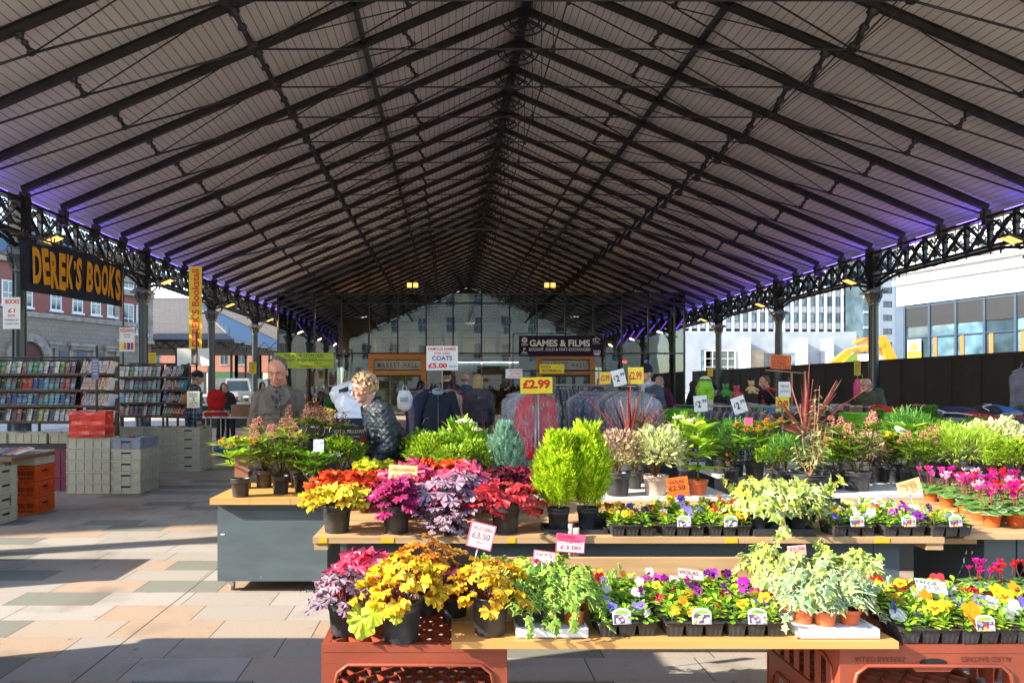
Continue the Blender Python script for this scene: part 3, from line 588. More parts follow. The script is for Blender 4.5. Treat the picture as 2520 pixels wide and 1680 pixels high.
for s_ in (-1, 1):
    g = MB(); g.prism([(-5.6, .1), (-1.6, .1), (-1.2, .5), (-1.6, 1.0), (-5.6, 1.0), (-6, .5)], s_*1.0, s_*1.5, lambda a, b_, d: (a, d, b_)); g.build('track', black, ex)
put_text('HITACHI', mat('pale_orange', (.9, .6, .3), .5), ex, (1.4, -.26, 4.86), w=1.8, h=.2, bold=.03, rot=(R(90), R(-4), 0))
cf = thing('civic_building', 'pale stone building across the square behind the viewer, mirrored in the glass', 'building')
f, L = frame_of((34, -42), (-34, -42)); g = MB(); fbox(g, f, 0, L, -10, 0, 0, 27); g.build('wall', mat('cream_render', (.66, .60, .46), .8, var=.08, scale=.4), cf)
for i in range(15):
    for z in (1.2, 5.6, 10, 14.4, 18.8): window(f, 2.3+i*4.5, 1.6, z, z+2.8, cf)
g = MB(); fbox(g, f, -.3, L+.3, -10, .5, 27, 27.7); g.build('cornice', stone, cf)
# distant trees seen in and past the glass
# ---------- glazed pavilion inside the hall ----------
gp = thing('glazed_pavilion', 'dark framed glass market hall standing under the roof with two timber doorways', 'glass pavilion', (0, 35, 0))
m = bpy.data.materials.new('tinted_glazing'); m.use_nodes = True; n = m.node_tree; n.nodes.remove(n.nodes['Principled BSDF']); out = n.nodes['Material Output']
tr = n.nodes.new('ShaderNodeBsdfTransparent'); tr.inputs[0].default_value = (.55, .62, .62, 1); gl = n.nodes.new('ShaderNodeBsdfGlossy'); gl.inputs['Roughness'].default_value = .02; gl.inputs[0].default_value = (.9, .95, 1, 1)
fr = n.nodes.new('ShaderNodeFresnel'); fr.inputs[0].default_value = 1.6
nz = n.nodes.new('ShaderNodeTexNoise'); nz.inputs['Scale'].default_value = .7; tc = n.nodes.new('ShaderNodeTexCoord'); n.links.new(tc.outputs['Object'], nz.inputs['Vector']); bp = n.nodes.new('ShaderNodeBump'); bp.inputs['Strength'].default_value = .08; bp.inputs['Distance'].default_value = .04; n.links.new(nz.outputs[0], bp.inputs['Height']); n.links.new(bp.outputs[0], gl.inputs['Normal'])
ms = n.nodes.new('ShaderNodeMixShader'); n.links.new(M_(n, 'ADD', fr.outputs[0], .06), ms.inputs[0]); n.links.new(tr.outputs[0], ms.inputs[1]); n.links.new(gl.outputs[0], ms.inputs[2]); n.links.new(ms.outputs[0], out.inputs[0]); glaz = m
mpx = [684, 774, 840, 908, 979, 1049, 1115, 1185, 1254, 1321, 1391, 1460, 1530, 1595, 1660, 1684]; mx_ = [(p-VX)*35/F_PX for p in mpx]
fr_m = mat('dark_steel', (.014, .015, .016), .4)
g = MB()
for x in mx_: g.b2((x-.035, -.06, 3.15 if not (x < -7 or x > 11) else 0), (x+.035, .06, 6.21))
for z in (6.17, 5.66, 3.13): g.b2((mx_[0]+.04, -.05, z), (mx_[-1]-.04, .05, z+.07))
for sx in (0, -1):
    for i in range(1, 12): g.b2((mx_[sx]-.035, i*2-.035, 0), (mx_[sx]+.035, i*2+.035, 6.2))
    for z in (6.17, 5.66, 3.13): g.b2((mx_[sx]-.03, .07, z), (mx_[sx]+.03, 24, z+.07))
g.build('steel_frame', fr_m, gp)
for a, b_ in zip(mx_[:-1], mx_[1:]):
    g = MB(); g.b2((a+.036, -.012, 3.2), (b_-.036, .012, 5.66)); g.build('pane', glaz, gp); g = MB(); g.b2((a+.036, -.012, 5.73), (b_-.036, .012, 6.16)); g.build('pane', glaz, gp)
    if not (-4.1 < (a+b_)/2 < -1.1 or 4.4 < (a+b_)/2 < 7.35): g = MB(); g.b2((a+.036, -.012, .1), (b_-.036, .012, 3.12)); g.build('pane', glaz, gp)
for sx in (0, -1): g = MB(); g.b2((mx_[sx]-.01, .1, .05), (mx_[sx]+.01, 23.9, 6.15)); g.build('pane', glaz, gp)
g = MB(); g.b2((mx_[0]+.1, .1, 2.98), (mx_[-1]-.1, 3.2, 3.12)); g.b2((mx_[0]+.1, 3.2, 3.0), (mx_[-1]-.1, 20, 3.1)); g.build('mezzanine', mat('dark_floor', (.06, .06, .065), .5), gp)
g = MB(); g.b2((mx_[0]+.3, 20, 0), (mx_[-1]-.3, 20.2, 5.9)); g.build('back_wall', mat('cream_wall', (.62, .56, .42), .7, var=.06, scale=.5), gp)
g = MB()
for i in range(14): g.b2((mx_[0]+1+i*1.42, 19.7, 3.2), (mx_[0]+1.25+i*1.42, 19.98, 5.9))
for i in range(9): g.b2((mx_[0]+.4, 3.15, 3.3+i*.09 if i < 1 else 4.15), (mx_[-1]-.4, 3.19, 3.33 if i < 1 else 4.18))
for i in range(15): g.b2((mx_[0]+.8+i*1.4, 3.15, 3.33), (mx_[0]+.84+i*1.4, 3.19, 4.15))
g.build('balustrade', mat('blue_steel', (.10, .13, .17), .4), gp)
timb = mat('honey_timber', (.46, .19, .03), .45, col2=(.33, .12, .02), scale=3, stretch=(1, 1, 12))
g = MB(); g.lathe([(1.15, 3.15), (1.15, 5.5), (0, 5.5)], (-5.5, 6.5, 0), 24); g.build('timber_drum', timb, gp)
for x0, x1 in ((-4.06, -1.16), (4.42, 7.36)):
    g = MB(); w = .26; g.b2((x0, -.25, 0), (x0+w, .25, 3.12)); g.b2((x1-w, -.25, 0), (x1, .25, 3.12)); g.b2((x0+w, -.25, 2.86), (x1-w, .25, 3.12)); g.b2((x0+w, -.22, 2.08), (x1-w, .22, 2.28))
    o_ = g.build('timber_doorway', timb, gp)
    g = MB(); g.b2((x0+w, -.05, 2.3), (x1-w, .0, 2.84)); g.build('transom_light', mat('frosted_panel', (.38, .40, .38), .3), o_)
    g = MB(); g.b2((x0+w+.02, -.07, 2.3), (x1-w-.02, -.06, 2.34)); g.b2((x0+w+.02, -.07, 2.8), (x1-w-.02, -.06, 2.84)); g.build('transom_frame', fr_m, o_)
    put_text('MARKET HALL', mat('slate_letter', (.06, .07, .06), .5), o_, ((x0+x1)/2, -.075, 2.57), w=2.0, h=.26, bold=.01, spacing=1.5)
    for i in range(3):
        a = x0+w+.05+i*(x1-x0-2*w)/3; b_ = a+(x1-x0-2*w)/3-.05; g = MB(); g.b2((a, -.03, 0), (a+.05, .03, 2.06)); g.b2((b_-.05, -.03, 0), (b_, .03, 2.06)); g.b2((a+.05, -.03, 1.98), (b_-.05, .03, 2.06)); g.b2((a+.05, -.03, 0), (b_-.05, .03, .12)); d_ = g.build('door', fr_m, o_)
        g = MB(); g.b2((a+.05, -.006, .13), (b_-.05, .006, 1.97)); g.build('pane', glaz, d_)
for x, y, z, en in ((-6, 38, 2.9, 60), (-1.5, 38, 2.9, 60), (2.5, 38, 2.9, 90), (8.5, 38, 2.9, 60), (-5.5, 44, 5.9, 160), (1.5, 48, 5.9, 220), (8, 44, 5.9, 160)):
    L = bpy.data.lights.new('stall_light', 'AREA'); L.energy = en; L.color = (1, .72, .42); L.size = .6; o_ = bpy.data.objects.new('stall_light', L); COL.objects.link(o_); o_.location = (x, y, z)
# stalls inside the glazing
def goods(g, lo, hi, nn, pal, s0=.06, s1=.16):
    for _ in range(nn):
        c = [random.uniform(a, b_) for a, b_ in zip(lo, hi)]; s = random.uniform(s0, s1); g.col = [max(0, q*random.uniform(.8, 1.1)) for q in random.choice(pal)]
        g.box((c[0], c[1], lo[2]+s*.5+(hi[2]-lo[2])*random.random()*.3), (s, s, s), Matrix.Rotation(random.uniform(0, 3), 3, 'Z'))
PROD = [(.7, .05, .02), (.8, .3, .02), (.1, .35, .03), (.7, .55, .05), (.3, .03, .1), (.6, .5, .4), (.15, .02, .02), (.05, .2, .03), (.8, .75, .65)]
print_m = vcol('printed', rough=.45, trl=0, var=.05)
for i, (x, lab) in enumerate(((-7.2, 'shelves of small wares behind glass left of the left timber doorway'), (-.2, 'greengrocer display of colourful produce behind glass right of the left timber doorway'), (2.9, 'greengrocer display of fruit under a white fascia left of the right timber doorway'), (9.4, 'dim shop counter behind glass right of the right timber doorway'))):
    t = thing('shop_display', lab, 'shop display', (x, 36.6, 0)); g = MB()
    for z in (.5, .9, 1.35): g.b2((-1.1, -.35+z*.3, z-.04), (1.1, .5+z*.2, z))
    g.b2((-1.1, .78, 0), (1.1, .84, 2.3)); g.b2((-1.1, -.25, 0), (1.1, -.2, .46)); g.build('shelf_unit', timb, t); g = MB()
    for z in (.5, .9, 1.35): goods(g, (-1.05, -.25+z*.3, z), (1.05, .4+z*.2, z+.3), 40, PROD, .07, .17)
    g.build('produce', print_m, t, col=True)['kind'] = 'stuff'
lamp_w = mat('warm_lamp', (1, .8, .5), emit=(1, .45, .07), estr=.6)
lamp_c = mat('cool_tube', (1, 1, 1), emit=(.95, .95, 1), estr=3)
t = thing('shop_fascia', 'white lit fascia board of the greengrocer behind the glass', 'shop sign', (1.75, 36.3, 2.5)); g = MB(); g.b2((-1.9, 0, -.2), (1.9, .06, .2)); g.build('board', mat('dim_white', (.45, .44, .4), .6), t); put_text('Superveg', mat('dark_green', (.02, .06, .02)), t, (.4, -.01, -.02), h=.27, bold=.02)
g = MB(); g.b2((-1.9, -.1, .24), (1.9, -.06, .27)); g.build('tube_light', lamp_c, t)
# ---------- floodlights ----------
glow = mat('sodium_panel', (1, .8, .4), emit=(1, .50, .10), estr=.55)
def floodlight(sx):
    t = thing('floodlight', 'x', 'floodlight', group='floodlights on the columns')
    g = MB(); g.tube([(sx*.22, 0, 0), (sx*.4, 0, .12), (sx*.5, 0, .3)], .025, 6); g.bar((sx*.2, -.0, -.1), (sx*.2, 0, .1), .08); g.build('arm', iron_s, t)
    rot = Matrix.Rotation(-sx*R(22), 3, 'Y'); g = MB(); c = Vector((sx*.72, 0, .36)); g.box(c, (.5, .34, .05), rot); g.box(c+Vector((-sx*.22, 0, .0)), (.14, .2, .12), rot); g.build('head', mat('lamp_body', (.05, .05, .05), .4), t)
    for q in (-1, 1): g = MB(); g.box(c+rot @ Vector((sx*.04, q*.08, -.03)), (.32, .11, .012), rot); g.build('light_panel', glow, t)
    L = bpy.data.lights.new('flood_light', 'AREA'); L.energy = 15; L.color = (1, .62, .28); L.size = .3; lo = bpy.data.objects.new('flood_light', L); COL.objects.link(lo); lo.parent = t; lo.location = c+Vector((0, 0, -.06)); lo.rotation_euler = (0, R(-sx*25), 0)
    return t
SIDE = {1: 'left', -1: 'right'}
for sx in (1, -1):
    f0 = floodlight(sx)
    for k, y in enumerate((15.6, 21.9, 28.2, 34.5, 40.8)):
        lab = f'angled floodlight with two glowing panels on the {ORD[k]} {SIDE[sx]} hand column'
        xg = XC-sx*(HW+.05)
        if k == 0: f0.location = (xg, y, 4.45); f0['label'] = lab
        else: copy_tree(f0, loc=(xg, y, 4.45), label=lab)
for x, lab in ((-1.75, 'twin lamp spotlight glowing above the glass pavilion over the coats sign'), (4.85, 'twin lamp spotlight glowing above the glass pavilion over the games banner')):
    t = thing('spotlight', lab, 'spotlight', (x, 33.2, 6.35)); g = MB(); g.box((0, .06, 0), (.62, .1, .3)); g.tube([(0, .06, .15), (0, .06, 1.2)], .02, 5); g.build('housing', iron, t)
    for q in (-1, 1): g = MB(); g.b2((q*.15-.11, -.01, -.11), (q*.15+.11, .005, .11)); g.build('lamp', lamp_w, t)
# ---------- signs ----------
red_t = mat('sign_red', (.62, .02, .02), .5, var=0); blue_t = mat('sign_blue', (.03, .05, .30), .5, var=0); blk_t = mat('marker_black', (.015, .015, .02), .5, var=0); wht_t = mat('letter_white', (.62, .60, .58), .6, var=0)
card_w = mat('white_card', (.80, .79, .76), .5, var=.02); card_y = mat('yellow_card', (.85, .66, .02), .5, var=.03); card_o = mat('orange_card', (.85, .16, .02), .5, var=.03); card_p = mat('pink_card', (.80, .10, .22), .5, var=.03); card_g = mat('lime_card', (.45, .60, .03), .5, var=.05)
steel = mat('galvanised', (.32, .32, .31), .4, metal=.6); wood = mat('pine', (.46, .29, .14), .6, col2=(.34, .19, .08), scale=5, stretch=(1, 8, 8))
rust = mat('rusty_tube', (.085, .05, .035), .65, var=.3)
def sign(name, label, cat, c, w, h, m, lines, rz=0, tilt=0, th=.006, post=None, lean=0, group=None, postm=None):
    """board centred at c; lines = (text, material, x, z, width, height, bold) in fractions of w and h"""
    t = thing(name, label, cat, c, rz, group); t.rotation_euler = (lean, tilt, rz)
    g = MB(); g.b2((-w/2, 0, -h/2), (w/2, th, h/2)); g.build('board', m, t)
    for l in lines:
        s, mm, x, z, ww, hh = l[:6]; put_text(s, mm, t, (x*w, -.0025, z*h), w=ww*w if ww else None, h=hh*h, bold=l[6] if len(l) > 6 else .02, shear=l[7] if len(l) > 7 else 0)
    if post:
        g = MB(); g.tube([(post[0], th+post[3] if len(post) > 3 else th+.012, post[1]), (post[0], th+post[3] if len(post) > 3 else th+.012, -post[2])], .011 if w > .2 else .003, 6); g.build('post', postm or steel, t)
    return t
A_, B_ = Vector((-8.0, 12.9, 0)), Vector((-7.6, 16.1, 0)); d = B_-A_; rz = math.atan2(d.y, d.x); L = d.length
bn = thing('stall_banner', 'navy cloth banner with orange brush lettering hanging over the bookstall', 'banner', (*((A_+B_)/2).xy, 3.83), rz)
navy = mat('navy_cloth', (.014, .018, .035), .75, var=.3, scale=3, bump=.3)
g = MB(); nx, nz_ = 24, 8; hh = 1.02
k = 0
for i in range(nx+1):
    for j in range(nz_+1):
        u, v = i/nx, j/nz_; sag = .05*abs(sin(u*pi*3))*v+(.03*sin(u*9)); g.v.append(((u-.5)*L, .025*sin(u*14+v*2)*(1-.3*v), (v-.5)*hh-sag*v-(.05*(.5-u))))
for i in range(nx):
    for j in range(nz_): a = i*(nz_+1)+j; g.smooth = True; g.face((a, a+nz_+1, a+nz_+2, a+1))
o_ = g.build('cloth', navy, bn)
om_ = mat('orange_paint', (.80, .32, .01), .6, var=.08)
random.seed(3)
xs = -1.36
for ch, w in zip("DEREK'S BOOKS", (.27, .22, .25, .22, .24, .06, .2, .14, .25, .26, .26, .25, .22)):
    if ch != ' ': put_text(ch, om_, bn, (xs+w/2, -.035, random.uniform(-.03, .03)+(.2 if ch == "'" else 0)), w=w*.88, h=.17 if ch == "'" else random.uniform(.64, .74), bold=.062, rot=(R(90), R(random.uniform(-7, 7)), 0))
    xs += w
for x in (-1.5, -.75, .3, 1.2, 1.5):
    g = MB(); z = .5; g.bar((x-.02, 0, z-.08), (x-.05, 0, z+.12), .02); g.bar((x+.02, 0, z-.08), (x+.06, 0, z+.12), .02); g.box((x, 0, z-.02), (.05, .05, .05)); g.build('clamp', black, bn)
fr_ = thing('banner_stand', 'rusty tube frame carrying the banner, posters and vertical yellow board', 'frame', (0, 0, 0))
g = MB(); g.tube([(-8.02, 12.85, 4.36), (-7.62, 16.15, 4.34)], .02, 6); g.tube([(-8.5, 11.9, 4.38), (-8.02, 12.85, 4.36)], .02, 6); g.tube([(-7.62, 16.15, 4.34), (-7.62, 16.15, 0)], .022, 6); g.build('upper_rail', rust, fr_)
for a, b_ in (((-7.6, 11.6, 1.98), (-5.55, 11.6, 1.98)), ((-6.3, 13.6, 1.94), (-4.8, 13.6, 1.94)), ((-5.55, 11.6, 2.0), (-5.55, 11.6, 0)), ((-4.86, 13.3, 2.6), (-4.86, 13.3, 0)), ((-5.2, 10.2, 2.1), (-5.2, 10.2, .65))):
    g = MB(); g.tube([a, b_], .018, 6); g.build('rail', rust, fr_)
ysb = card_y
t = sign('vertical_sign', 'tall narrow yellow board with red lettering reading upwards beside third column', 'sign', (-4.92, 13.4, 3.02), .25, 1.6, mat('deep_yellow', (.80, .50, .01), .5, var=.03), [])
put_text("DEREK'S Bookstall", red_t, t, (0, -.004, 0), w=1.5, h=.15, bold=.035, rot=(R(90), R(-90), 0))
sign('book_poster', 'white poster with red heading at the far left edge', 'poster', (-7.6, 12.0, 2.77), .30, .55, card_w, [('BOOKS', red_t, .05, .36, .8, .14, .04), ('£1', red_t, 0, .08, .4, .13, .03), ('EACH', red_t, 0, -.08, .4, .08), ('PAPERBACKS', blue_t, 0, -.22, .8, .06), ('COLLECTION', blue_t, 0, -.34, .8, .06)])
t = sign('puzzle_poster', 'small white poster of puzzle books hanging before the second column', 'poster', (-6.2, 13.3, 2.40), .29, .46, card_w, [('PUZZLE BOOKS', red_t, 0, .38, .9, .14, .04), ('FANTASTIC', blue_t, 0, .2, .45, .06), ('VALUE', blue_t, 0, .1, .4, .06)])
for i in range(4): g = MB(); g.b2((-.13+i*.067, -.003, -.2), (-.075+i*.067, -.001, -.06)); g.build('printed_cover', [card_y, card_o, blue_t, red_t][i], t)
sign('blue_notice', 'narrow blue notice on the pole by the red bag', 'notice', (-5.2, 10.15, 1.75), .10, .31, mat('notice_blue', (.08, .13, .36), .5), [(s_, card_y, 0, .38-i*.15, .7, .07) for i, s_ in enumerate(('BOOKS', 'BOUGHT', 'SOLD OR', 'EXCHANGED', 'ASK'))])
sign('price_notice', 'blue bordered notice offering three for a price beside the plaid shirted man', 'notice', (-3.85, 10.4, 1.3), .19, .25, mat('pale_yellow_card', (.7, .66, .42), .5), [('PUZZLE', blue_t, 0, .34, .7, .12), ('BOOKS', blue_t, 0, .2, .6, .1), ('3', blue_t, 0, -.0, .2, .2), ('£3.70', blue_t, 0, -.22, .6, .13), ('£1 EACH', blue_t, 0, -.38, .7, .1)], post=(0, .1, .6))
for dx_, wd in ((-.2, .26), (.16, .25)): sign('blank_card', ('left' if dx_ < 0 else 'right')+' one of two blank white cards below the vertical yellow board', 'card', (-4.90+dx_, 13.3, 2.06), wd, .34, card_w, [], rz=R(8 if dx_ < 0 else -6))
t = sign('lime_banner', 'lime green hand lettered banner about books hanging under the glass pavilion', 'banner', P(748, 887, 17.0), 1.45, .38, card_g, [('THE BOOK STOPS HERE', blk_t, .0, .32, .68, .2, .01), ('TOP QUALITY BOOKS SOLD', blk_t, -.13, .02, .68, .2, .01, .2), ('AND PART-EXCHANGED', blk_t, .34, .02, .3, .12, 0, .2), ('ABOUT', blk_t, .25, -.17, .14, .09, .02), ('HORROR & SCI-FI BOOKS', mat('sign_brown', (.35, .12, .02), .5, var=0), .22, -.37, .5, .16, .01)])
gbn = thing('games_banner', 'dark purple banner with pale lettering hung on a black frame before the glass pavilion', 'banner', P(1380, 851, 20)); w, h = 2.42, .6
g = MB(); g.b2((-w/2, 0, -h/2), (w/2, .01, h/2)); g.build('cloth', mat('plum_vinyl', (.022, .010, .026), .8, spec=.2), gbn)
put_text('GAMES & FILMS', wht_t, gbn, (-.03, -.004, .08), w=1.75, h=.2, bold=.05); put_text('BOUGHT, SOLD & PART-EXCHANGED', wht_t, gbn, (-.03, -.004, -.11), w=1.78, h=.1, bold=.02)
for s_, x, z, ww, hh in (('XBOX', -1.05, .04, .2, .07), ('PlayStation', -1.05, -.245, .22, .035), ('Blu-ray Disc', 1.03, .07, .22, .035), ('DVD', 1.05, -.17, .2, .09)): put_text(s_, wht_t, gbn, (x, -.004, z), w=ww, h=hh, bold=.02)
g = MB(); g.disc((-1.05, -.005, .17), .085, 20, (0, -1, 0)); g.build('round_logo', wht_t, gbn); g = MB(); g.bar((-1.1, -.008, .11), (-1.0, -.008, .23), .012, .014, up=(0, 1, 0)); g.bar((-1.0, -.008, .11), (-1.1, -.008, .23), .012, .014, up=(0, 1, 0)); g.build('logo_cross', MATS['plum_vinyl'], gbn)
g = MB(); g.tube([(1.03+.1*cos(a), -.006, .17+.05*sin(a)) for a in [i*pi/8 for i in range(15)]], .012, 5); g.tube([(.98, -.006, .2), (1.03, -.006, .27), (1.0, -.006, .12)], .01, 5); g.build('disc_logo', wht_t, gbn)
g = MB(); g.disc((1.05, -.005, -.24), .09, 18, (0, -1, 0)); g.v = [(a, b_, -.24+(c+.24)*.28) for a, b_, c in g.v]; g.build('oval_logo', wht_t, gbn)
g = MB(); g.box((-1.07, -.006, -.12), (.02, .004, .14)); g.box((-1.04, -.006, -.08), (.06, .004, .03)); g.box((-1.05, -.006, -.19), (.16, .004, .025)); g.build('pad_logo', wht_t, gbn)
g = MB()
for x in (-1.38, 1.3): g.tube([(x, .03, .36), (x, .03, -1.3)], .014, 6); g.tube([(x, .03, -1.3), (x+.15, -.4, -2.3)], .014, 6)
g.tube([(-1.38, .03, .36), (1.3, .03, .36)], .014, 6); g.tube([(-1.45, .03, -.72), (1.5, .03, -.72)], .02, 6); g.build('frame', iron, gbn)
sign('battery_sign', 'yellow watch batteries sign in front of the right timber doorway', 'sign', P(1358, 907, 18), .64, .24, card_y, [('WATCH', blk_t, -.25, .2, .4, .28), ('BATTERIES', blk_t, -.1, -.22, .55, .25), ('FITTED', blk_t, .3, -.25, .2, .15)])
sign('strap_sign', 'white card with red lettering about straps left of the price sign', 'sign', P(1265, 919, 14), .34, .19, card_w, [('WATCH STRAPS', red_t, .1, .3, .8, .17), ('BATTERIES', red_t, .1, 0, .6, .17), ('FITTED FREE', red_t, .05, -.32, .8, .15)])
sign('coats_sign', 'white coats sign with red and blue lettering on a wooden post', 'sign', P(1088, 881, 11), .5, .385, card_w, [('FAMOUS NAMES', red_t, 0, .38, .88, .13, .03), ('FOR LESS', red_t, 0, .2, .5, .1, .03), ('COATS', blue_t, 0, .0, .64, .19, .04), ('£5.00', red_t, -.14, -.31, .6, .22, .06), ('EACH', blue_t, .34, -.34, .22, .09, .02)], post=(.0, .26, 1.0), postm=wood)
big = [('£2.99', red_t, 0, .08, .86, .58, .07)]
sign('price_sign', 'large yellow price sign with red figures on a tall pole before the red garment', 'price sign', P(1320, 948, 8.1), .375, .19, card_y, big, post=(.02, .1, 1.4), tilt=R(-1))
wl = [('£', blk_t, -.33, .05, .14, .25, .03), ('2', blk_t, -.1, -.02, .24, .42, .05), ('.99', blk_t, .26, .15, .4, .22, .03)]
for px, py, Y, tl, lab in ((1523, 929, 8.6, -14, 'white price card tilted on the rail left of the man in the cap'), (1724, 993, 8.7, -4, 'white price card in front of the green patterned mannequin'), (1819, 996, 8.3, -18, 'white price card tilted left of the small toys, right of the mannequin')): sign('price_card', lab, 'price card', P(px, py, Y), .165, .2, card_w, wl, tilt=R(tl), group='white two ninety nine price cards')
for px, py, Y, rz_a, lab in ((1564, 924, 8.6, -35, 'narrow yellow price card just in front of the man in the cap'), (1489, 930, 12, -30, 'small far yellow price card over the dark bagged garments'), (1926, 994, 9.5, 8, 'yellow price card below the white jumpers notice')): sign('price_card', lab, 'price card', P(px, py, Y), .2, .21, card_y, [('£2.99', red_t, 0, 0, .8, .5, .05)], rz=R(rz_a), group='yellow two ninety nine price cards')
sign('jumpers_notice', 'white handwritten jumpers notice beside the young man in a red hood', 'notice', P(1931, 958, 9.8), .17, .22, card_w, [('MENS', blk_t, 0, .2, .7, .22, -.005), ('JUMPERS', blk_t, 0, -.15, .8, .22, -.005)])
sign('orange_watch_sign', 'orange handwritten watch straps sign clipped before a right hand column', 'sign', P(1922, 890, 13), .385, .265, card_o, [('WATCH', blk_t, -.1, .3, .7, .2, .0), ('STRAPS +', blk_t, 0, .05, .8, .15, -.005), ('BATTERIES', blk_t, -.1, -.15, .7, .15, 0), ('FITTED FREE', blk_t, 0, -.36, .85, .14, 0)], tilt=R(2))
t = thing('sign_bracket', 'wooden frame with a clamp holding the orange watch straps sign', 'bracket', P(1922, 900, 13.05)); g = MB(); g.bar((-.3, 0, -.08), (.45, 0, -.14), .02); g.bar((.45, 0, -.1), (.45, 0, -1.2), .03); g.bar((.2, 0, -.12), (.2, 0, -1.2), .03); g.build('timber', wood, t)
t = sign('pillow_sign', 'tilted yellow pillows sign beside the white pillow bags', 'sign', P(806, 1028, 7.4), .13, .21, card_y, [('HOTEL', blk_t, 0, .2, .8, .2, .03), ('PILLOWS', blk_t, 0, -.2, .8, .2, .03)], tilt=R(14), post=(0, 0, .5))
for px, py, Y, lab in ((2110, 905, 21.8, 'yellow notice tied low on the tall right column'), (375, 888, 20, 'yellow notice behind the second left column'), (622, 905, 27.7, 'crumpled yellow notice on the fourth left column'), (1748, 915, 37, 'small yellow notice on a far right column')): sign('column_notice', lab, 'notice', P(px, py, Y-.05), .21 if Y < 23 else .3, .48, mat('mustard_card', (.60, .42, .01), .6), [('NOTICE', blk_t, 0, .36, .7, .1), ('MARKET', blk_t, 0, .15, .6, .07), ('TRADERS', blk_t, 0, .0, .6, .07)])
for x_, lab in ((1545, 'red glowing display deep behind the glass on the right'), ): t = sign('led_display', lab, 'display', P(x_-8, 890, 38), .3, .14, black, []); g = MB(); g.b2((-.12, -.01, .015), (.12, -.002, .045)); g.b2((-.12, -.01, -.05), (.12, -.002, -.02)); g.build('lit_bar', mat('red_led', (1, .05, .02), emit=(1, .03, .01), estr=6), t)
# ---------- bookstall ----------
random.seed(11)
PAL = [(.03, .10, .25), (.02, .22, .27), (.45, .02, .02), (.62, .56, .47), (.015, .015, .02), (.09, .03, .10), (.35, .40, .05), (.55, .18, .03), (.04, .18, .08), (.50, .50, .60), (.16, .32, .42), (.07, .07, .085)]
PNAME = ['blue', 'teal', 'red', 'cream', 'black', 'dark purple', 'olive', 'orange', 'green', 'pale grey', 'light blue', 'charcoal']
def book_mesh(ci, w=.13, h=.205, t=.010, seed=0):
    rn = random.Random(seed*37+ci); c = PAL[ci]; ink = rn.choice([(.62, .60, .55), (.6, .45, .05), (.45, .44, .42), (.5, .04, .03)]) if sum(c) < 1.2 else rn.choice([(.5, .03, .03), (.05, .08, .3), (.05, .05, .05), (.1, .35, .2)])
    g = MB(); g.col = c; g.b2((-w/2, 0, 0), (w/2, t, h)); g.v = g.v[:]; 
    g.f.pop(4-0) if False else None
    g.col = [q*.9 for q in c]; y = -.0006
    def rect(x0, x1, z0, z1): g.poly([(x0*w, y, z0*h), (x1*w, y, z0*h), (x1*w, y, z1*h), (x0*w, y, z1*h)])
    g.col = [(a*.6+b_*.4) for a, b_ in zip(c, rn.choice(PAL))]; rect(-.5, .5, rn.uniform(.1, .3), rn.uniform(.5, .62)); y = -.0012
    g.col = ink; z = rn.uniform(.7, .85)
    for k in range(rn.choice((1, 2, 2))):
        ww = rn.uniform(.3, .44); nn = rn.randint(3, 6)
        for i in range(nn): a = -ww+2*ww*i/nn; rect(a, a+2*ww/nn*.75, z, z+.11)
        z -= .16
    ww = .25; rect(-ww, ww, .05, .08)
    g.col = (.72, .69, .6); g.b2((w/2, .002, .002), (w/2+.0008, t-.002, h-.002)); g.b2((-w/2+.002, .002, h), (w/2-.002, t-.002, h+.0008))
    return g.mesh('book', print_m, col=True)
def spine_mesh(ci, h=.205, t=.028, w=.12):
    c = PAL[ci]; g = MB(); g.col = c; g.b2((-t/2, 0, 0), (t/2, w, h)); g.col = (.72, .7, .66) if sum(c) < 1.3 else (.3, .05, .05); g.poly([(-t*.22, -.0008, h*.25), (t*.22, -.0008, h*.25), (t*.22, -.0008, h*.75), (-t*.22, -.0008, h*.75)]); g.col = (.74, .71, .63)
    g.b2((-t/2+.002, w, .002), (t/2-.002, w+.0008, h-.002)); g.b2((-t/2+.002, .002, h), (t/2-.002, w, h+.001)); return g.mesh('book', print_m, col=True)
BM = [[book_mesh(c, seed=s) for s in range(3)] for c in range(12)]; SM = [spine_mesh(c) for c in range(12)]
SHELFN = ['top', 'second', 'third', 'lowest']
def book(me, loc, rot, lab, grp): o = link('paperback_book', me, None, loc); o.rotation_euler = rot; tag(o, lab, 'book', grp); return o
boardm = mat('dark_shelf', (.09, .045, .022), .6, var=.3)
def rack(name, lab, A, B, zs, place, shelf_d=.16):
    A, B = Vector((*A, 0)), Vector((*B, 0)); d = (B-A); L = d.length; rz = math.atan2(d.y, d.x); t = thing(name, lab, 'book rack', A, rz)
    for z in zs:
        g = MB(); g.b2((-.02, -.02, z-.03), (L+.02, shelf_d, z)); g.b2((-.02, -.035, z-.03), (L+.02, -.022, z+.012)); s_ = g.build('shelf', boardm, t)
        g = MB()
        for q in (.05, .11): g.tube([(-.02, -.035, z+q), (L+.02, -.035, z+q)], .0025, 4)
        g.build('wire', black, s_)
    for x in (.0, L/2, L): g = MB(); g.b2((x-.015, shelf_d+.005, 0), (x+.015, shelf_d+.04, zs[0]+.26)); g.build('upright', boardm, t)
    g = MB(); g.b2((0, shelf_d+.042, zs[-1]-.05), (L, shelf_d+.05, zs[0]+.24)); g.build('backing', mat('dark_backing', (.03, .03, .035), .8), t)
    return t, rz, A
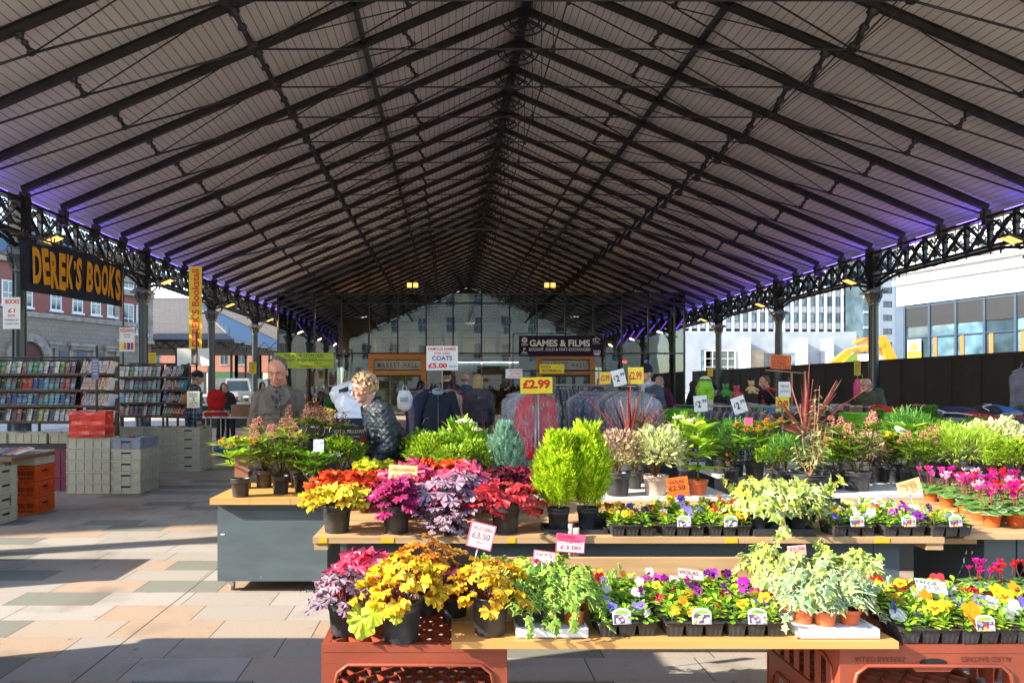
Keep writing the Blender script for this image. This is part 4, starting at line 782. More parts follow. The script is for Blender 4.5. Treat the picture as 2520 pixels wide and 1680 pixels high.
def fill(A, B, zs, step, spine, where, grp, pals, lean=-12, yaw=0, n0=0):
    A, B = Vector((*A, 0)), Vector((*B, 0)); d = B-A; L = d.length; u = d/L; rz = math.atan2(d.y, d.x); nrm = Vector((-u.y, u.x, 0))
    for r_, z in enumerate(zs):
        k = int(L/step)
        for i in range(k):
            ci = random.choice(pals[r_ % len(pals)]); me = SM[ci] if spine else BM[ci][random.randint(0, 2)]
            p = A+u*(step*(i+.5))+nrm*(.05 if spine else .072-.0)+Vector((0, 0, z+.002))
            if spine: rot = (R(lean), R(random.uniform(9, 15)), rz+R(yaw))
            else: rot = (R(lean), 0, rz+R(-16)); 
            book(me, p, rot, f'{PNAME[ci]} paperback, {nth(i)} from the left, {SHELFN[r_]} shelf of the {where}', grp)
zs1 = [1.70, 1.44, 1.19, .93]; zs2 = [1.68, 1.43, 1.18, .93]
mixd = [[4, 1, 2, 8, 3, 5], [1, 0, 10, 2, 4, 11], [0, 1, 5, 10, 0], [4, 11, 4, 3, 6, 2, 9]]; pale = [[3, 9, 10, 8], [10, 1, 0, 9, 5], [10, 9, 1, 3], [3, 9, 5, 11, 4]]; cream = [[3, 3, 9, 2, 10], [3, 3, 9, 7], [3, 9, 10, 2, 3], [3, 9, 3]]; multi = [[3, 1, 7, 4, 9], [7, 2, 1, 3, 9], [0, 10, 3, 4, 7], [2, 1, 3, 7, 8]]
rack('book_rack', 'wide dark book rack of face out paperbacks at the left edge', (-7.45, 11.2), (-6.05, 11.2), zs1, None); fill((-7.45, 11.2), (-6.05, 11.2), zs1, .088, False, 'wide left rack', 'paperbacks on the wide left rack', mixd)
rack('book_rack', 'angled book rack end with leaning pale spines above the red bag', (-5.98, 11.1), (-5.35, 10.75), zs1, None); fill((-5.98, 11.1), (-5.35, 10.75), zs1, .042, True, 'red bag rack', 'spines on the angled rack above the red bag', cream)
rack('book_rack', 'second book rack of pale face out covers behind the blue notice', (-6.45, 13.4), (-5.62, 13.4), zs2, None); fill((-6.45, 13.4), (-5.62, 13.4), zs2, .088, False, 'blue notice rack', 'paperbacks on the second rack', pale)
rack('book_rack', 'angled end of the second book rack with multicoloured spines', (-5.58, 13.3), (-5.05, 13.0), zs2, None); fill((-5.58, 13.3), (-5.05, 13.0), zs2, .042, True, 'far angled rack', 'spines on the angled end of the second rack', multi)
# ribbed plastic crates
def crate_mesh(w=.6, d=.4, h=.156, ribs=5, slot=False):
    g = MB(); t = .006; e_ = .008
    for sx in (-1, 1): g.b2((sx*w/2-t*sx-(0 if sx < 0 else 0), -d/2, 0.004), (sx*w/2-2*t*sx, d/2, h))
    for sy in (-1, 1): g.b2((-w/2+t*2, sy*(d/2-t), .004), (w/2-t*2, sy*(d/2-2*t), h))
    g.b2((-w/2+.012, -d/2+.012, .002), (w/2-.012, d/2-.012, .008))
    for z0, z1, o_ in ((h-.018, h-.001, e_), (h*.72, h*.72+.008, .003), (h*.28, h*.28+.006, .003), (.006, .02, .002)):
        for sy in (-1, 1): g.b2((-w/2-o_, sy*(d/2-t), z0), (w/2+o_, sy*(d/2+o_), z1))
        for sx in (-1, 1): g.b2((sx*(w/2-t), -d/2+t, z0), (sx*(w/2+o_), d/2-t, z1))
    for i in range(ribs+1):
        x = -w/2+.004+(w-.008)*i/ribs
        for sy in (-1, 1): g.b2((x-.003, sy*(d/2-t), .02), (x+.003, sy*(d/2+.005), h-.018))
    for i in range(4):
        y = -d/2+.004+(d-.008)*i/3
        for sx in (-1, 1): g.b2((sx*(w/2-t), y-.003, .02), (sx*(w/2+.005), y+.003, h-.018))
    return g
def slot_mesh(w, d, h, hole):
    g = MB()
    for sx in (-1, 1): g.b2((sx*(w/2+.001), -hole/2, h*.58), (sx*(w/2+.0062), hole/2, h*.58+.022))
    return g
cr_g = mat('sage_crate', (.47, .42, .30), .55, var=.08, scale=3, bump=.1); cr_b = mat('blue_grey_crate', (.24, .25, .29), .5, var=.1); cr_o = mat('orange_crate', (.60, .075, .003), .45, var=.1); cr_r = mat('maroon_crate', (.20, .01, .05), .5)
holem = mat('hand_hole', (.005, .005, .005), .9, var=0)
cmesh = crate_mesh().mesh('crate', cr_g); cblue = crate_mesh().mesh('crate', cr_b); smesh = slot_mesh(.6, .4, .156, .13).mesh('hand_hole', holem)
def orange_crate():
    g = crate_mesh(h=.186, ribs=6)
    for sx in (-1, 1):
        for i in range(7): g.b2((sx*.296, -.17+i*.055-.004, .03), (sx*.303, -.17+i*.055+.004, .12))
    return g
omesh = orange_crate().mesh('crate', cr_o); osl = slot_mesh(.6, .4, .186, .09).mesh('hand_hole', holem)
slats = MB()
for sy in (-1, 1):
    for i in range(34): slats.b2((-.28+i*.0168, sy*.2005, .028), (-.272+i*.0168, sy*.2025, .06)); slats.b2((-.28+i*.0168, sy*.2005, .075), (-.272+i*.0168, sy*.2025, .13))
slm = slats.mesh('vent_slots', mat('slot_shadow', (.16, .02, .004), .9))
def crate(me, sm, loc, rz, lab, grp):
    t = thing('storage_crate', lab, 'crate', loc, rz, grp); link('crate_body', me, t); link('hand_hole', sm, t); return t
POS5 = ['bottom', 'second', 'third', 'fourth', 'fifth', 'sixth']
def stack(x, y, n, rz, where, me=None, top=None, h=.156):
    for i in range(n): 
        mm = (top if (top and i == n-1) else me) or cmesh
        crate(mm, smesh, (x+random.uniform(-.003, .003), y+random.uniform(-.003, .003), i*h), rz, f'grey ribbed crate, {POS5[i] if i < n-1 else "topmost"}'+(' from bottom' if 0 < i < n-1 else '')+f', stack {where}', 'grey ribbed crates in stacks')
stack(-5.03, 9.83, 5, 0, 'under the red bag'); stack(-4.50, 9.92, 5, pi/2, 'topped by a blue grey crate', top=cblue)
stack(-5.08, 12.33, 5, 0, 'on the left of the far pair'); stack(-4.57, 12.4, 5, pi/2, 'on the right of the far pair')
stack(-5.16, 7.57, 4, 0, 'under the brown table at the left edge'); stack(-5.62, 12.2, 5, 0, 'half hidden behind the far pair')
for i in range(3): t = thing('storage_crate', f'orange plastic crate, {POS5[i]} of the orange stack at the left', 'crate', (-5.14, 8.27, i*.19), 0, 'orange plastic crates'); link('crate_body', omesh, t); link('hand_hole', osl, t); link('vent_slots', slm, t)
crate(cmesh, smesh, (-5.14, 8.27, .57), 0, 'grey crate resting on top of the orange crates', None)
for i in range(3):
    for x in (-5.75,): t = thing('storage_crate', f'maroon crate, {POS5[i]} of the dark stack behind the orange crates', 'crate', (x, 10.1, i*.19), 0, 'maroon crates'); link('crate_body', crate_mesh(h=.186).mesh('crate', cr_r), t)
for i, x in enumerate((-6.9, -6.28, -5.66)): crate(cmesh, smesh, (x, 10.5, .645), R((0, -4, 5)[i]), f'shallow grey crate of books, {ORD[i]} from the left on the black table', 'grey crates on the black table')
t = thing('black_table', 'black draped table carrying the low crates under the left rack', 'table', (-6.3, 10.6, 0)); g = MB(); g.b2((-1.1, -.3, .62), (1.0, .3, .64)); g.b2((-1.1, -.28, .02), (1.0, -.26, .62)); g.b2((.98, -.26, .02), (1.0, .3, .62)); g.build('drape', black, t)
def books_in(x, y, z, rz, n, where, step=.034):
    for i in range(n):
        ci = random.randint(0, 11); o_ = Vector(((i-n/2)*step, random.uniform(-.01, .01), 0)); o_.rotate(Euler((0, 0, rz)))
        b_ = book(SM[ci], (x+o_.x, y+o_.y, z+.07+random.uniform(-.012, .02)), (R(-90), R(random.uniform(8, 38)), rz), f'{PNAME[ci]} book, {nth(i)} from the left in {where}', 'books in '+where)
books_in(-4.52, 9.75, .70, R(10), 13, 'the blue grey topped crate'); books_in(-5.08, 12.25, .70, 0, 12, 'the left crate of the far pair'); books_in(-4.55, 12.3, .70, R(6), 13, 'the right crate of the far pair')
for j, x in enumerate((-6.9, -6.28, -5.66)): books_in(x, 10.42, .70, 0, 11, ('the left', 'the middle', 'the right')[j]+' crate under the left rack', .045)
# brown table in front with books
t = thing('trestle_table', 'brown topped table with steel legs and books at the left edge', 'table', (-5.35, 8.0, 0)); g = MB(); g.b2((-1.6, -.42, .67), (.55, .42, .71)); g.build('table_top', mat('brown_board', (.17, .075, .03), .5), t)
for x, y in ((.46, -.34), (.46, .34), (-1.5, -.34)): g = MB(); g.b2((x-.022, y-.022, 0), (x+.022, y+.022, .668)); g.build('leg', rust, t)
for i in range(13):
    ci = random.choice((0, 1, 4, 3, 11, 7)); book(BM[ci][i % 3], (-5.95+i*.085, 7.82, .715+.002*i), (R(-74), R(4), R(-30)), f'{PNAME[ci]} paperback, {nth(i)} from the left fanned on the brown table', 'paperbacks fanned on the brown table')
# red gift bag
t = thing('gift_bag', 'crumpled red paper bag with pale stars standing on the grey crates', 'bag', (-5.03, 9.72, .786)); g = MB(); nx, nz_ = 14, 8
for side, (dx_, dy_) in enumerate(((1, 0), (0, 1), (-1, 0), (0, -1))):
    k = len(g.v); c0 = [(-.25, -.12), (.25, -.12), (.25, .12), (-.25, .12)][side]; Ls = .5 if side % 2 == 0 else .24
    for i in range(nx+1):
        for j in range(nz_+1):
            u, v = i/nx, j/nz_; q = .008*sin(u*11+v*7+side)+.006*sin(v*17+side*2); g.v.append((c0[0]+dx_*Ls*u+dy_*q, c0[1]+dy_*Ls*u-dx_*q, v*.36+(.012*sin(u*9) if v == 1 else 0)))
    for i in range(nx):
        for j in range(nz_): a = k+i*(nz_+1)+j; g.face((a, a+nz_+1, a+nz_+2, a+1))
g.build('bag', mat('red_paper', (.62, .035, .015), .35, var=.2, scale=6, bump=.5, bscale=20), t)
g = MB()
for _ in range(34):
    x, z, r_ = random.uniform(-.23, .23), random.uniform(.03, .33), random.uniform(.002, .007); g.poly([(x+r_*(1 if i % 2 else .4)*cos(i*pi/5), -.14, z+r_*(1 if i % 2 else .4)*sin(i*pi/5)) for i in range(10)])
g.build('star_print', mat('pale_star', (.8, .45, .3), .5), t)
# ---------- plants ----------
random.seed(5)
leafm = vcol('leaf', rough=.42, trl=.30, spec=.45, var=.22, scale=40); petal = vcol('petal', rough=.6, trl=.35, spec=.2, var=.12, scale=60); plainv = vcol('plain_printed', rough=.5, trl=0, var=.04)
pot_b = mat('black_pot', (.048, .050, .055), .42, var=.25, scale=20, spec=.55); pot_t = mat('terracotta_plastic', (.62, .13, .03), .4, var=.08); pot_c = mat('beige_pot', (.55, .42, .34), .5, var=.05)
soil = mat('compost', (.035, .018, .010), .95, col2=(.10, .05, .03), scale=120, bump=.8)
tray_b = mat('black_tray', (.036, .037, .040), .42, var=.2); tray_w = mat('white_tray', (.72, .75, .78), .4, var=.04)
def jit(c, a=.15): k = random.uniform(1-a, 1+a); return tuple(max(0, min(1, q*k*random.uniform(1-a*.4, 1+a*.4))) for q in c)
def orient(pos, d, nrm, s):
    """+Y along d, +Z near nrm"""
    d = Vector(d).normalized(); z = Vector(nrm)-d*Vector(nrm).dot(d)
    if z.length < 1e-4: z = d.orthogonal()
    z.normalize(); x = d.cross(z)
    M = Matrix(((x.x, d.x, z.x), (x.y, d.y, z.y), (x.z, d.z, z.z))).to_4x4()
    return Matrix.Translation(pos) @ M @ Matrix.Diagonal((s, s, s, 1))
def heu_leaf(c_in, c_out, c_vein=None, ruf=.10):
    """lobed round leaf, unit length, stalk at the origin"""
    g = MB(); n_ = 30; ctr = Vector((0, .32, 0)); ph = random.uniform(0, 6)
    def r(t): 
        a = (t+.5)/n_; ang = -pi/2+.22+(2*pi-.44)*a
        rr = .5+.085*abs(sin(a*pi*7/1.0))*1.2+.03*sin(a*2*pi*13+ph)+.10*max(0, cos(ang-pi/2))**3
        if a < .03 or a > .97: rr *= .82
        return ang, rr
    g.v.append(tuple(ctr)); 
    for fr_ in (.52, 1.0):
        for t in range(n_):
            ang, rr = r(t); x, y = rr*fr_*cos(ang), rr*fr_*sin(ang); z = (.16*fr_*fr_*(-.6 if fr_ < 1 else -.4))+ruf*fr_*sin(t*2.1+ph)*.9+ruf*.5*sin(t*.9+ph*2)*fr_
            g.v.append((x, ctr.y+y, z))
    for t in range(n_-1):
        vein = (t % 4 == 0); g.col = jit(c_vein, .1) if (vein and c_vein) else jit(c_in, .1); g.smooth = True; g.face((0, 1+t, 2+t)); g.col = jit(c_vein, .15) if (vein and c_vein) else jit(c_out, .12); g.face((1+t, 1+n_+t, 2+n_+t, 2+t))
    return g
def heuchera(c_in, c_out, vein, N=46, Rr=.17, Hh=.17, ls=(.055, .085), stalk=(.25, .06, .05), droop=.35, under=None, ruf=.10):
    g = MB(); base = [heu_leaf(c_in, c_out, vein, ruf) for _ in range(5)]
    if under: base.append(heu_leaf(under, under, None, ruf))
    for i in range(N):
        t = (i+.5)/N; el = (1-t)**.8*1.35+random.uniform(-.12, .12)-.1; az = i*2.399+random.uniform(-.3, .3); rr = Rr*random.uniform(.8, 1.05)
        p = Vector((rr*cos(az)*cos(el), rr*sin(az)*cos(el), .02+Hh*max(-.25, sin(el))*random.uniform(.85, 1.1)))
        s = random.uniform(*ls); out_ = Vector((cos(az), sin(az), 0)); d = out_*.9+Vector((0, 0, -droop+random.uniform(-.3, .4))); nrm = Vector((out_.x*1.1*(1-.8*sin(max(0, el))), out_.y*1.1*(1-.8*sin(max(0, el)))-.22, .75))+Vector((random.uniform(-.35, .35), random.uniform(-.35, .35), 0))
        g.add(random.choice(base), orient(p, d, nrm, s)); g.col = stalk; q = p*.5+Vector((0, 0, .02)); g.tube([(0.02*cos(az), .02*sin(az), 0), q, p], .0018, 4, cap=False)
    return g
def lance(L=1, w=.32, c1=(.1, .3, .02), c2=None, fold=.12, bend=.15, nseg=4, edge=.55, cm=None):
    g = MB(); k = 0; prof = [0.0, .75, 1.0, .8, .0] if nseg == 4 else [0, .9, .9, 0]
    ys = [i/(len(prof)-1) for i in range(len(prof))]
    for y, q in zip(ys, prof):
        z = -bend*y*y; hw = w/2*q
        for s_ in (-1, -edge, 0, edge, 1) if c2 else (-1, 0, 1): g.v.append((s_*hw, y*L, z+abs(s_)*fold*hw*2))
    m_ = 5 if c2 else 3
    for i in range(len(prof)-1):
        for j in range(m_-1):
            a = i*m_+j; g.col = (c2 if (c2 and j in (0, 3)) else jit(c1, .06)) ; g.smooth = True; g.face((a, a+1, a+m_+1, a+m_))
    return g
def shrub(leaves, N, rad, ls, c0=.0, stems=10, scol=(.16, .10, .04), up=.5, shell=.55, low=-.3, lopside=0):
    """leaf mound: rad = (rx, ry, rz), its base near the origin"""
    g = MB(); rx, ry, rz__ = rad; cz = rz__*.95+c0; ph = random.uniform(0, 6)
    for i in range(N):
        u = random.uniform(low, 1)**1 if False else random.uniform(low, 1); az = random.uniform(0, 2*pi); rr = random.uniform(shell, 1)**.6*(1+.18*sin(az*3+ph)*cos(u*4+ph)); k = sqrt(max(0, 1-u*u))
        nrm = Vector((k*cos(az), k*sin(az), u)); p = Vector((nrm.x*rx*rr+lopside*u*rx, nrm.y*ry*rr, cz+nrm.z*rz__*rr)); d = nrm+Vector((random.uniform(-.7, .7), random.uniform(-.7, .7), up+random.uniform(-.5, .5)))
        g.add(random.choice(leaves), orient(p, d, Vector((random.uniform(-.6, .6), random.uniform(-.6, .6), 1)), random.uniform(*ls)))
    g.col = scol
    for i in range(stems):
        az = random.uniform(0, 2*pi); rr = random.uniform(.3, .8); g.tube([(0, 0, 0), (rx*rr*.4*cos(az), ry*rr*.4*sin(az), cz*.6), (rx*rr*cos(az), ry*rr*sin(az), cz+rz__*random.uniform(0, .6))], [.004, .003, .0015], 4, cap=False)
    return g
def conifer(rad, H, N, cols, w=.03):
    g = MB(); sp = []
    for _ in range(5):
        s_ = MB(); s_.col = (1, 1, 1)
        for k in range(11):
            y = k*.09; sd = -1 if k % 2 else 1; 
            if k == 10: sd = 0
            L = .38*(1-y*.55); a = R(38)*sd; p = Vector((0, y, .02*random.uniform(-1, 1))); d = Vector((sin(a), cos(a), random.uniform(-.15, .15))); x = Vector((cos(a), -sin(a), 0))*.035; s_.col = jit(random.choice(cols), .18); s_.poly([p-x*.6, p+d*L*.5-x, p+d*L, p+d*L*.5+x, p+x*.6])
        sp.append(s_)
    for i in range(N):
        t = random.random()**.75; z = H*(.06+.9*t); prof = (sin(min(1, (t*1.05+.10))*pi*.93)**.75 if t > .0 else .4); prof = max(.05, prof)*(1-.25*t); rr = rad*prof*random.uniform(.55, 1.12); az = random.uniform(0, 2*pi)
        o_ = Vector((cos(az), sin(az), 0)); d = o_*(.75-.3*t)+Vector((random.uniform(-.2, .2), random.uniform(-.2, .2), 1.0)); g.add(random.choice(sp), orient(o_*rr+Vector((0, 0, z)), d, o_+Vector((random.uniform(-.8, .8), random.uniform(-.8, .8), 0)), random.uniform(.7, 1.15)*w))
    g.col = (.14, .08, .03); g.tube([(0, 0, -.02), (0, 0, H*.8)], [.006, .002], 5, cap=False); return g
def octa(g, p, s):
    k = len(g.v); g.v += [(p[0]+s*a, p[1]+s*b_, p[2]+s*c) for a, b_, c in ((1, 0, 0), (0, 1, 0), (-1, 0, 0), (0, -1, 0), (0, 0, 1), (0, 0, -1))]
    for a, b_ in ((0, 1), (1, 2), (2, 3), (3, 0)): g.face((k+a, k+b_, k+4)); g.face((k+b_, k+a, k+5))
def panicle(cols, H=.05, w=.03, n=70, s=.0028, cone=True):
    g = MB()
    for i in range(n):
        t = random.random(); r_ = w*(1-t*.75 if cone else sqrt(max(.05, 1-(2*t-1)**2)))*random.uniform(.4, 1); a = random.uniform(0, 2*pi); g.col = jit(random.choice(cols), .2); octa(g, (r_*cos(a), r_*sin(a), t*H), s*random.uniform(.7, 1.3))
    return g
def skimmia(gcols, pcols, np_=5, Rr=.09, Hh=.16, ll=.06, berry=.0026, pH=.05, pw=.03):
    g = MB(); h = MB(); lv = [lance(w=.34, c1=c) for c in gcols]
    for i in range(np_):
        az = i*2*pi/np_+random.uniform(-.4, .4); rr = Rr*random.uniform(.35, 1.0); tip = Vector((rr*cos(az), rr*sin(az), Hh*random.uniform(.75, 1.1))); g.col = (.16, .14, .04); mid = tip*.5; mid.z = tip.z*.4; g.tube([(0, 0, 0), mid, tip], [.004, .003, .002], 4, cap=False)
        for f_, n_ in ((.5, 5), (.72, 7), (.98, 9)):
            c = Vector((0, 0, 0)).lerp(tip, f_); c.z = tip.z*(f_**1.3)
            for k in range(n_):
                a = k*2*pi/n_+random.uniform(-.3, .3); d = Vector((cos(a), sin(a), random.uniform(.15, .7))); g.add(random.choice(lv), orient(c, d, (0, 0, 1), ll*random.uniform(.75, 1.15)))
        if pcols: h.add(panicle(pcols, pH, pw, 80, berry), Matrix.Translation(tip) @ Matrix.Rotation(random.uniform(-.25, .25), 4, 'X'))
    return g, h
def cordyline(N=44, L=.50, col=((.26, .06, .05), (.36, .12, .09), (.15, .03, .035))):
    g = MB()
    for i in range(N):
        az = i*2.399; el = R(random.choice((82, 68, 58, 48, 38, 28, 18))+random.uniform(-8, 8)); l_ = L*random.uniform(.7, 1.1); w = .0125; pts = []; p = Vector((0, 0, 0)); d = Vector((cos(az)*cos(el), sin(az)*cos(el), sin(el))); side = Vector((-sin(az), cos(az), 0)); g.col = jit(random.choice(col), .3); k = len(g.v); ns = 7
        for s_ in range(ns+1):
            t = s_/ns; ww = w*(.55+.9*t if t < .4 else 1.0)*(1-max(0, t-.5)*1.9); up_ = side.cross(d).normalized()*.004
            g.v += [tuple(p-side*ww), tuple(p+up_), tuple(p+side*ww)]; p = p+d*l_/ns; d = (d+Vector((0, 0, -.07*(1-sin(el))*(1+t)))).normalized()
        for s_ in range(ns): a = k+s_*3; g.face((a, a+1, a+4, a+3)); g.face((a+1, a+2, a+5, a+4))
    return g
def ivy_leaf(c, edge):
    g = MB(); pts = [(0, 0), (.22, -.12), (.42, .0), (.3, .22), (.56, .42), (.26, .5), (.14, .66), (0, 1.05), (-.14, .66), (-.26, .5), (-.56, .42), (-.3, .22), (-.42, 0), (-.22, -.12)]; ctr = (0, .34)
    n_ = len(pts); g.v = [(ctr[0], ctr[1], .04)]+[(ctr[0]+(x-ctr[0])*.80, ctr[1]+(y-ctr[1])*.80, .02) for x, y in pts]+[(x, y, -.04-.05*abs(x)) for x, y in pts]
    for i in range(n_): j = (i+1) % n_; g.col = jit(c, .1); g.face((0, 1+i, 1+j)); g.col = jit(edge, .08); g.face((1+i, 1+n_+i, 1+n_+j, 1+j))
    return g
IVC = {'green': [((.10, .24, .02), (.45, .55, .10)), ((.16, .34, .03), (.40, .50, .10))], 'cream': [((.26, .38, .06), (.52, .56, .22)), ((.16, .30, .04), (.50, .56, .20)), ((.46, .50, .18), (.68, .70, .38)), ((.36, .46, .04), (.58, .60, .12))], 'silver': [((.12, .26, .10), (.50, .58, .36)), ((.18, .32, .13), (.58, .64, .42)), ((.30, .42, .10), (.60, .64, .28))], 'lime': [((.38, .50, .03), (.62, .66, .15)), ((.25, .40, .03), (.55, .62, .12))]}
def ivy(kind, N=120, Rr=.10, Hh=.10, ls=(.026, .042), trail=5, tl=.13):
    g = MB(); lv = [ivy_leaf(*c) for c in IVC[kind] for _ in range(2)]
    for i in range(N):
        az = random.uniform(0, 2*pi); u = random.random(); rr = Rr*sqrt(u)*random.uniform(.85, 1.1); z = Hh*(1-u*.75)*random.uniform(.7, 1.3)+.01; o_ = Vector((cos(az), sin(az), 0)); g.add(random.choice(lv), orient(o_*rr+Vector((0, 0, z)), o_*.5+Vector((random.uniform(-.7, .7), random.uniform(-.7, .7), random.uniform(-.9, .1))), o_*(.6+u)+Vector((random.uniform(-.5, .5), random.uniform(-.7, .3), .55)), random.uniform(*ls)))
    for _ in range(trail):
        az = random.uniform(0, 2*pi); p = Vector((Rr*.8*cos(az), Rr*.8*sin(az), Hh*.5)); up_ = random.random() < .35; pts = [Vector((0, 0, 0)), p.copy()]; d = Vector((cos(az), sin(az), .6 if up_ else -.1))
        for k in range(7): p = p+d.normalized()*tl/7; d = d+Vector((random.uniform(-.2, .2), random.uniform(-.2, .2), .1 if up_ else -.35)); pts.append(p.copy()); g.add(random.choice(lv), orient(p, Vector((random.uniform(-1, 1), random.uniform(-1, 1), -.5)), Vector((cos(az), sin(az), .5)), random.uniform(ls[0], ls[1]*.9)))
        g.col = (.30, .14, .06); g.tube(pts, .0012, 4, cap=False)
    return g
def spoon(c1): 
    g = MB(); pts = [(0, 0), (.06, .35), (.24, .6), (.26, .85), (.1, 1), (-.1, 1), (-.26, .85), (-.24, .6), (-.06, .35)]
    g.v = [(0, .62, -.03)]+[(x, y, .05*abs(x)*4-.12*y*y) for x, y in pts]; n_ = len(pts)
    for i in range(n_): g.col = jit(c1, .15); g.face((0, 1+i, 1+(i+1) % n_))
    return g
SP = [spoon(c) for c in ((.20, .42, .02), (.32, .52, .03), (.13, .32, .015), (.42, .58, .05))]
def flower(cm, cl, blotch, eye=(.8, .5, .02), s=.03):
    """pansy face in the XZ plane looking to -Y"""
    g = MB()
    def pet(ax, az_, rx, rz__, y, c, rot=0):
        g.col = jit(c, .07); k = [(rx*cos(t)*(1+.06*sin(t*5)), rz__*sin(t)*(1+.06*sin(t*5))) for t in [i*2*pi/10 for i in range(10)]]
        g.poly([(ax+a*cos(rot)-b_*sin(rot), y+.1*(a*a+b_*b_)*2, az_+a*sin(rot)+b_*cos(rot)) for a, b_ in k])
    pet(-.26, .3, .33, .36, .06, cm); pet(.26, .3, .33, .36, .045, cm); pet(-.36, -.06, .34, .27, .0, cl, .3); pet(.36, -.06, .34, .27, .0, cl, -.3); pet(0, -.32, .36, .32, -.03, cl)
    if blotch:
        pet(-.16, -.04, .15, .12, -.022, blotch); pet(.16, -.04, .15, .12, -.022, blotch); pet(0, -.2, .15, .15, -.05, blotch)
    g.col = eye; g.poly([(.07*cos(t), -.07, -.02+.07*sin(t)) for t in [i*pi/3 for i in range(6)]])
    g.v = [(a*s, b_*s, c*s) for a, b_, c in g.v]; return g
FC = {'yellow': ((.85, .50, .01), (.90, .55, .01), (.25, .06, .01)), 'orange': ((.85, .30, .01), (.85, .30, .01), None), 'purple': ((.20, .01, .30), (.25, .02, .38), (.03, .0, .05)), 'magenta': ((.45, .01, .35), (.5, .02, .4), (.08, 0, .08)), 'red': ((.42, .005, .02), (.5, .01, .03), (.06, 0, .01)), 'white': ((.82, .82, .80), (.85, .85, .82), None), 'blue': ((.14, .10, .55), (.18, .14, .65), (.03, .02, .2)), 'lilac': ((.50, .42, .75), (.72, .66, .85), (.15, .03, .3)), 'maroon and gold': ((.22, .01, .03), (.80, .42, .01), (.15, .01, .01))}
FM = {k: flower(*v, s=1).mesh('flower', petal, col=True) for k, v in FC.items()}
def cell_pack(nx=3, ny=2, w=.232, d=.155, h=.062):
    g = MB(); cw, cd = w/nx, d/ny
    for i in range(nx):
        for j in range(ny):
            c = (-w/2+cw*(i+.5), -d/2+cd*(j+.5)); k = len(g.v); N = 24; T = []
            for z, q in ((0, .72), (h-.006, .93)):
                for t in range(N):
                    s_ = t/N*4; sd = int(s_); f_ = s_-sd; hx, hy = cw/2*q, cd/2*q; rib = 1-.05*(t % 2)
                    x, y = [(-hx+2*hx*f_, -hy*rib), (hx*rib, -hy+2*hy*f_), (hx-2*hx*f_, hy*rib), (-hx*rib, hy-2*hy*f_)][sd]; g.v.append((c[0]+x, c[1]+y, z))
            for t in range(N): g.face((k+t, k+(t+1) % N, k+N+(t+1) % N, k+N+t))
            g.face(tuple(k+t for t in range(N))[::-1])
    for j in range(ny+1): y = -d/2+cd*j; g.b2((-w/2, y-.004, h-.006), (w/2, y+.004, h))
    for i in range(nx+1): x = -w/2+cw*i; g.b2((x-.0035, -d/2+.004, h-.0065), (x+.0035, d/2-.004, h-.0005))
    return g
pack_m = cell_pack().mesh('cell_tray', tray_b); g = MB(); g.b2((-.112, -.074, .045), (.112, .074, .052)); psoil = g.mesh('soil', soil)
def pack_leaves(seed, dens=26, hh=.065):
    random.seed(seed); g = MB()
    for i in range(3):
        for j in range(2):
            c = Vector((-.116+.0773*(i+.5), -.0775+.0775*(j+.5), .05))
            for k in range(dens):
                az = random.uniform(0, 2*pi); u = random.random(); o_ = Vector((cos(az), sin(az), 0)); p = c+o_*.022*u+Vector((0, 0, hh*random.random()*(1-.4*u))); g.add(random.choice(SP), orient(p, o_*(.5+u)+Vector((0, 0, .75-.6*u+random.uniform(-.35, .3))), (0, 0, 1), random.uniform(.028, .044)))
            g.col = (.14, .30, .03)
            for k in range(3): g.tube([c, c+Vector((random.uniform(-.02, .02), random.uniform(-.02, .02), hh))], .0012, 3, cap=False)
    return g.mesh('leaves', leafm, col=True)
PL = [pack_leaves(s) for s in range(4)]
def label_card(cols, w=.052, h=.042):
    g = MB(); g.col = (.8, .8, .78); ar_ = [(-w/2, 0), (w/2, 0), (w/2, h*.78)]+[(w/2*cos(t), h*.78+h*.24*sin(t)) for t in (pi*.25, pi*.4, pi*.5, pi*.6, pi*.75)]+[(-w/2, h*.78)]
    g.prism(ar_, 0, .0008, lambda a, b_, d: (a, d, b_)); g.col = (.12, .06, .16); k = .88; g.poly([(-w/2*k, -.0006, h*.04), (w/2*k, -.0006, h*.04), (w/2*k, -.0006, h*.62), (-w/2*k, -.0006, h*.62)])
    g.col = (.20, .48, .04); g.poly([(-w*.4, -.0006, h*.66), (w*.4, -.0006, h*.66), (w*.28, -.0006, h*.84), (0, -.0006, h*.9), (-w*.28, -.0006, h*.84)])
    for _ in range(16):
        x, z, r_ = random.uniform(-w*.38, w*.38), random.uniform(h*.1, h*.56), random.uniform(.003, .0055); g.col = random.choice(cols); g.poly([(x+r_*cos(t), -.0009-.0001*_, z+r_*sin(t)) for t in [i*pi/3 for i in range(6)]])
    g.col = (.8, .8, .8); g.poly([(w*.14, -.003, h*.08), (w*.40, -.003, h*.08), (w*.40, -.003, h*.36), (w*.14, -.003, h*.36)]); g.col = (.05, .05, .05)
    for i in range(5): x = w*(.17+i*.045); g.poly([(x, -.0032, h*.12), (x+w*.018, -.0032, h*.12), (x+w*.018, -.0032, h*.34), (x, -.0032, h*.34)])
    return g.mesh('plant_label', plainv, col=True)
LB = [label_card(c) for c in (((.8, .5, .02), (.35, .3, .7), (.75, .75, .85), (.2, .05, .4)), ((.85, .6, .02), (.8, .75, .3), (.3, .4, .8)), ((.85, .4, .01), (.6, .02, .03), (.2, .3, .8), (.8, .55, .02)))]
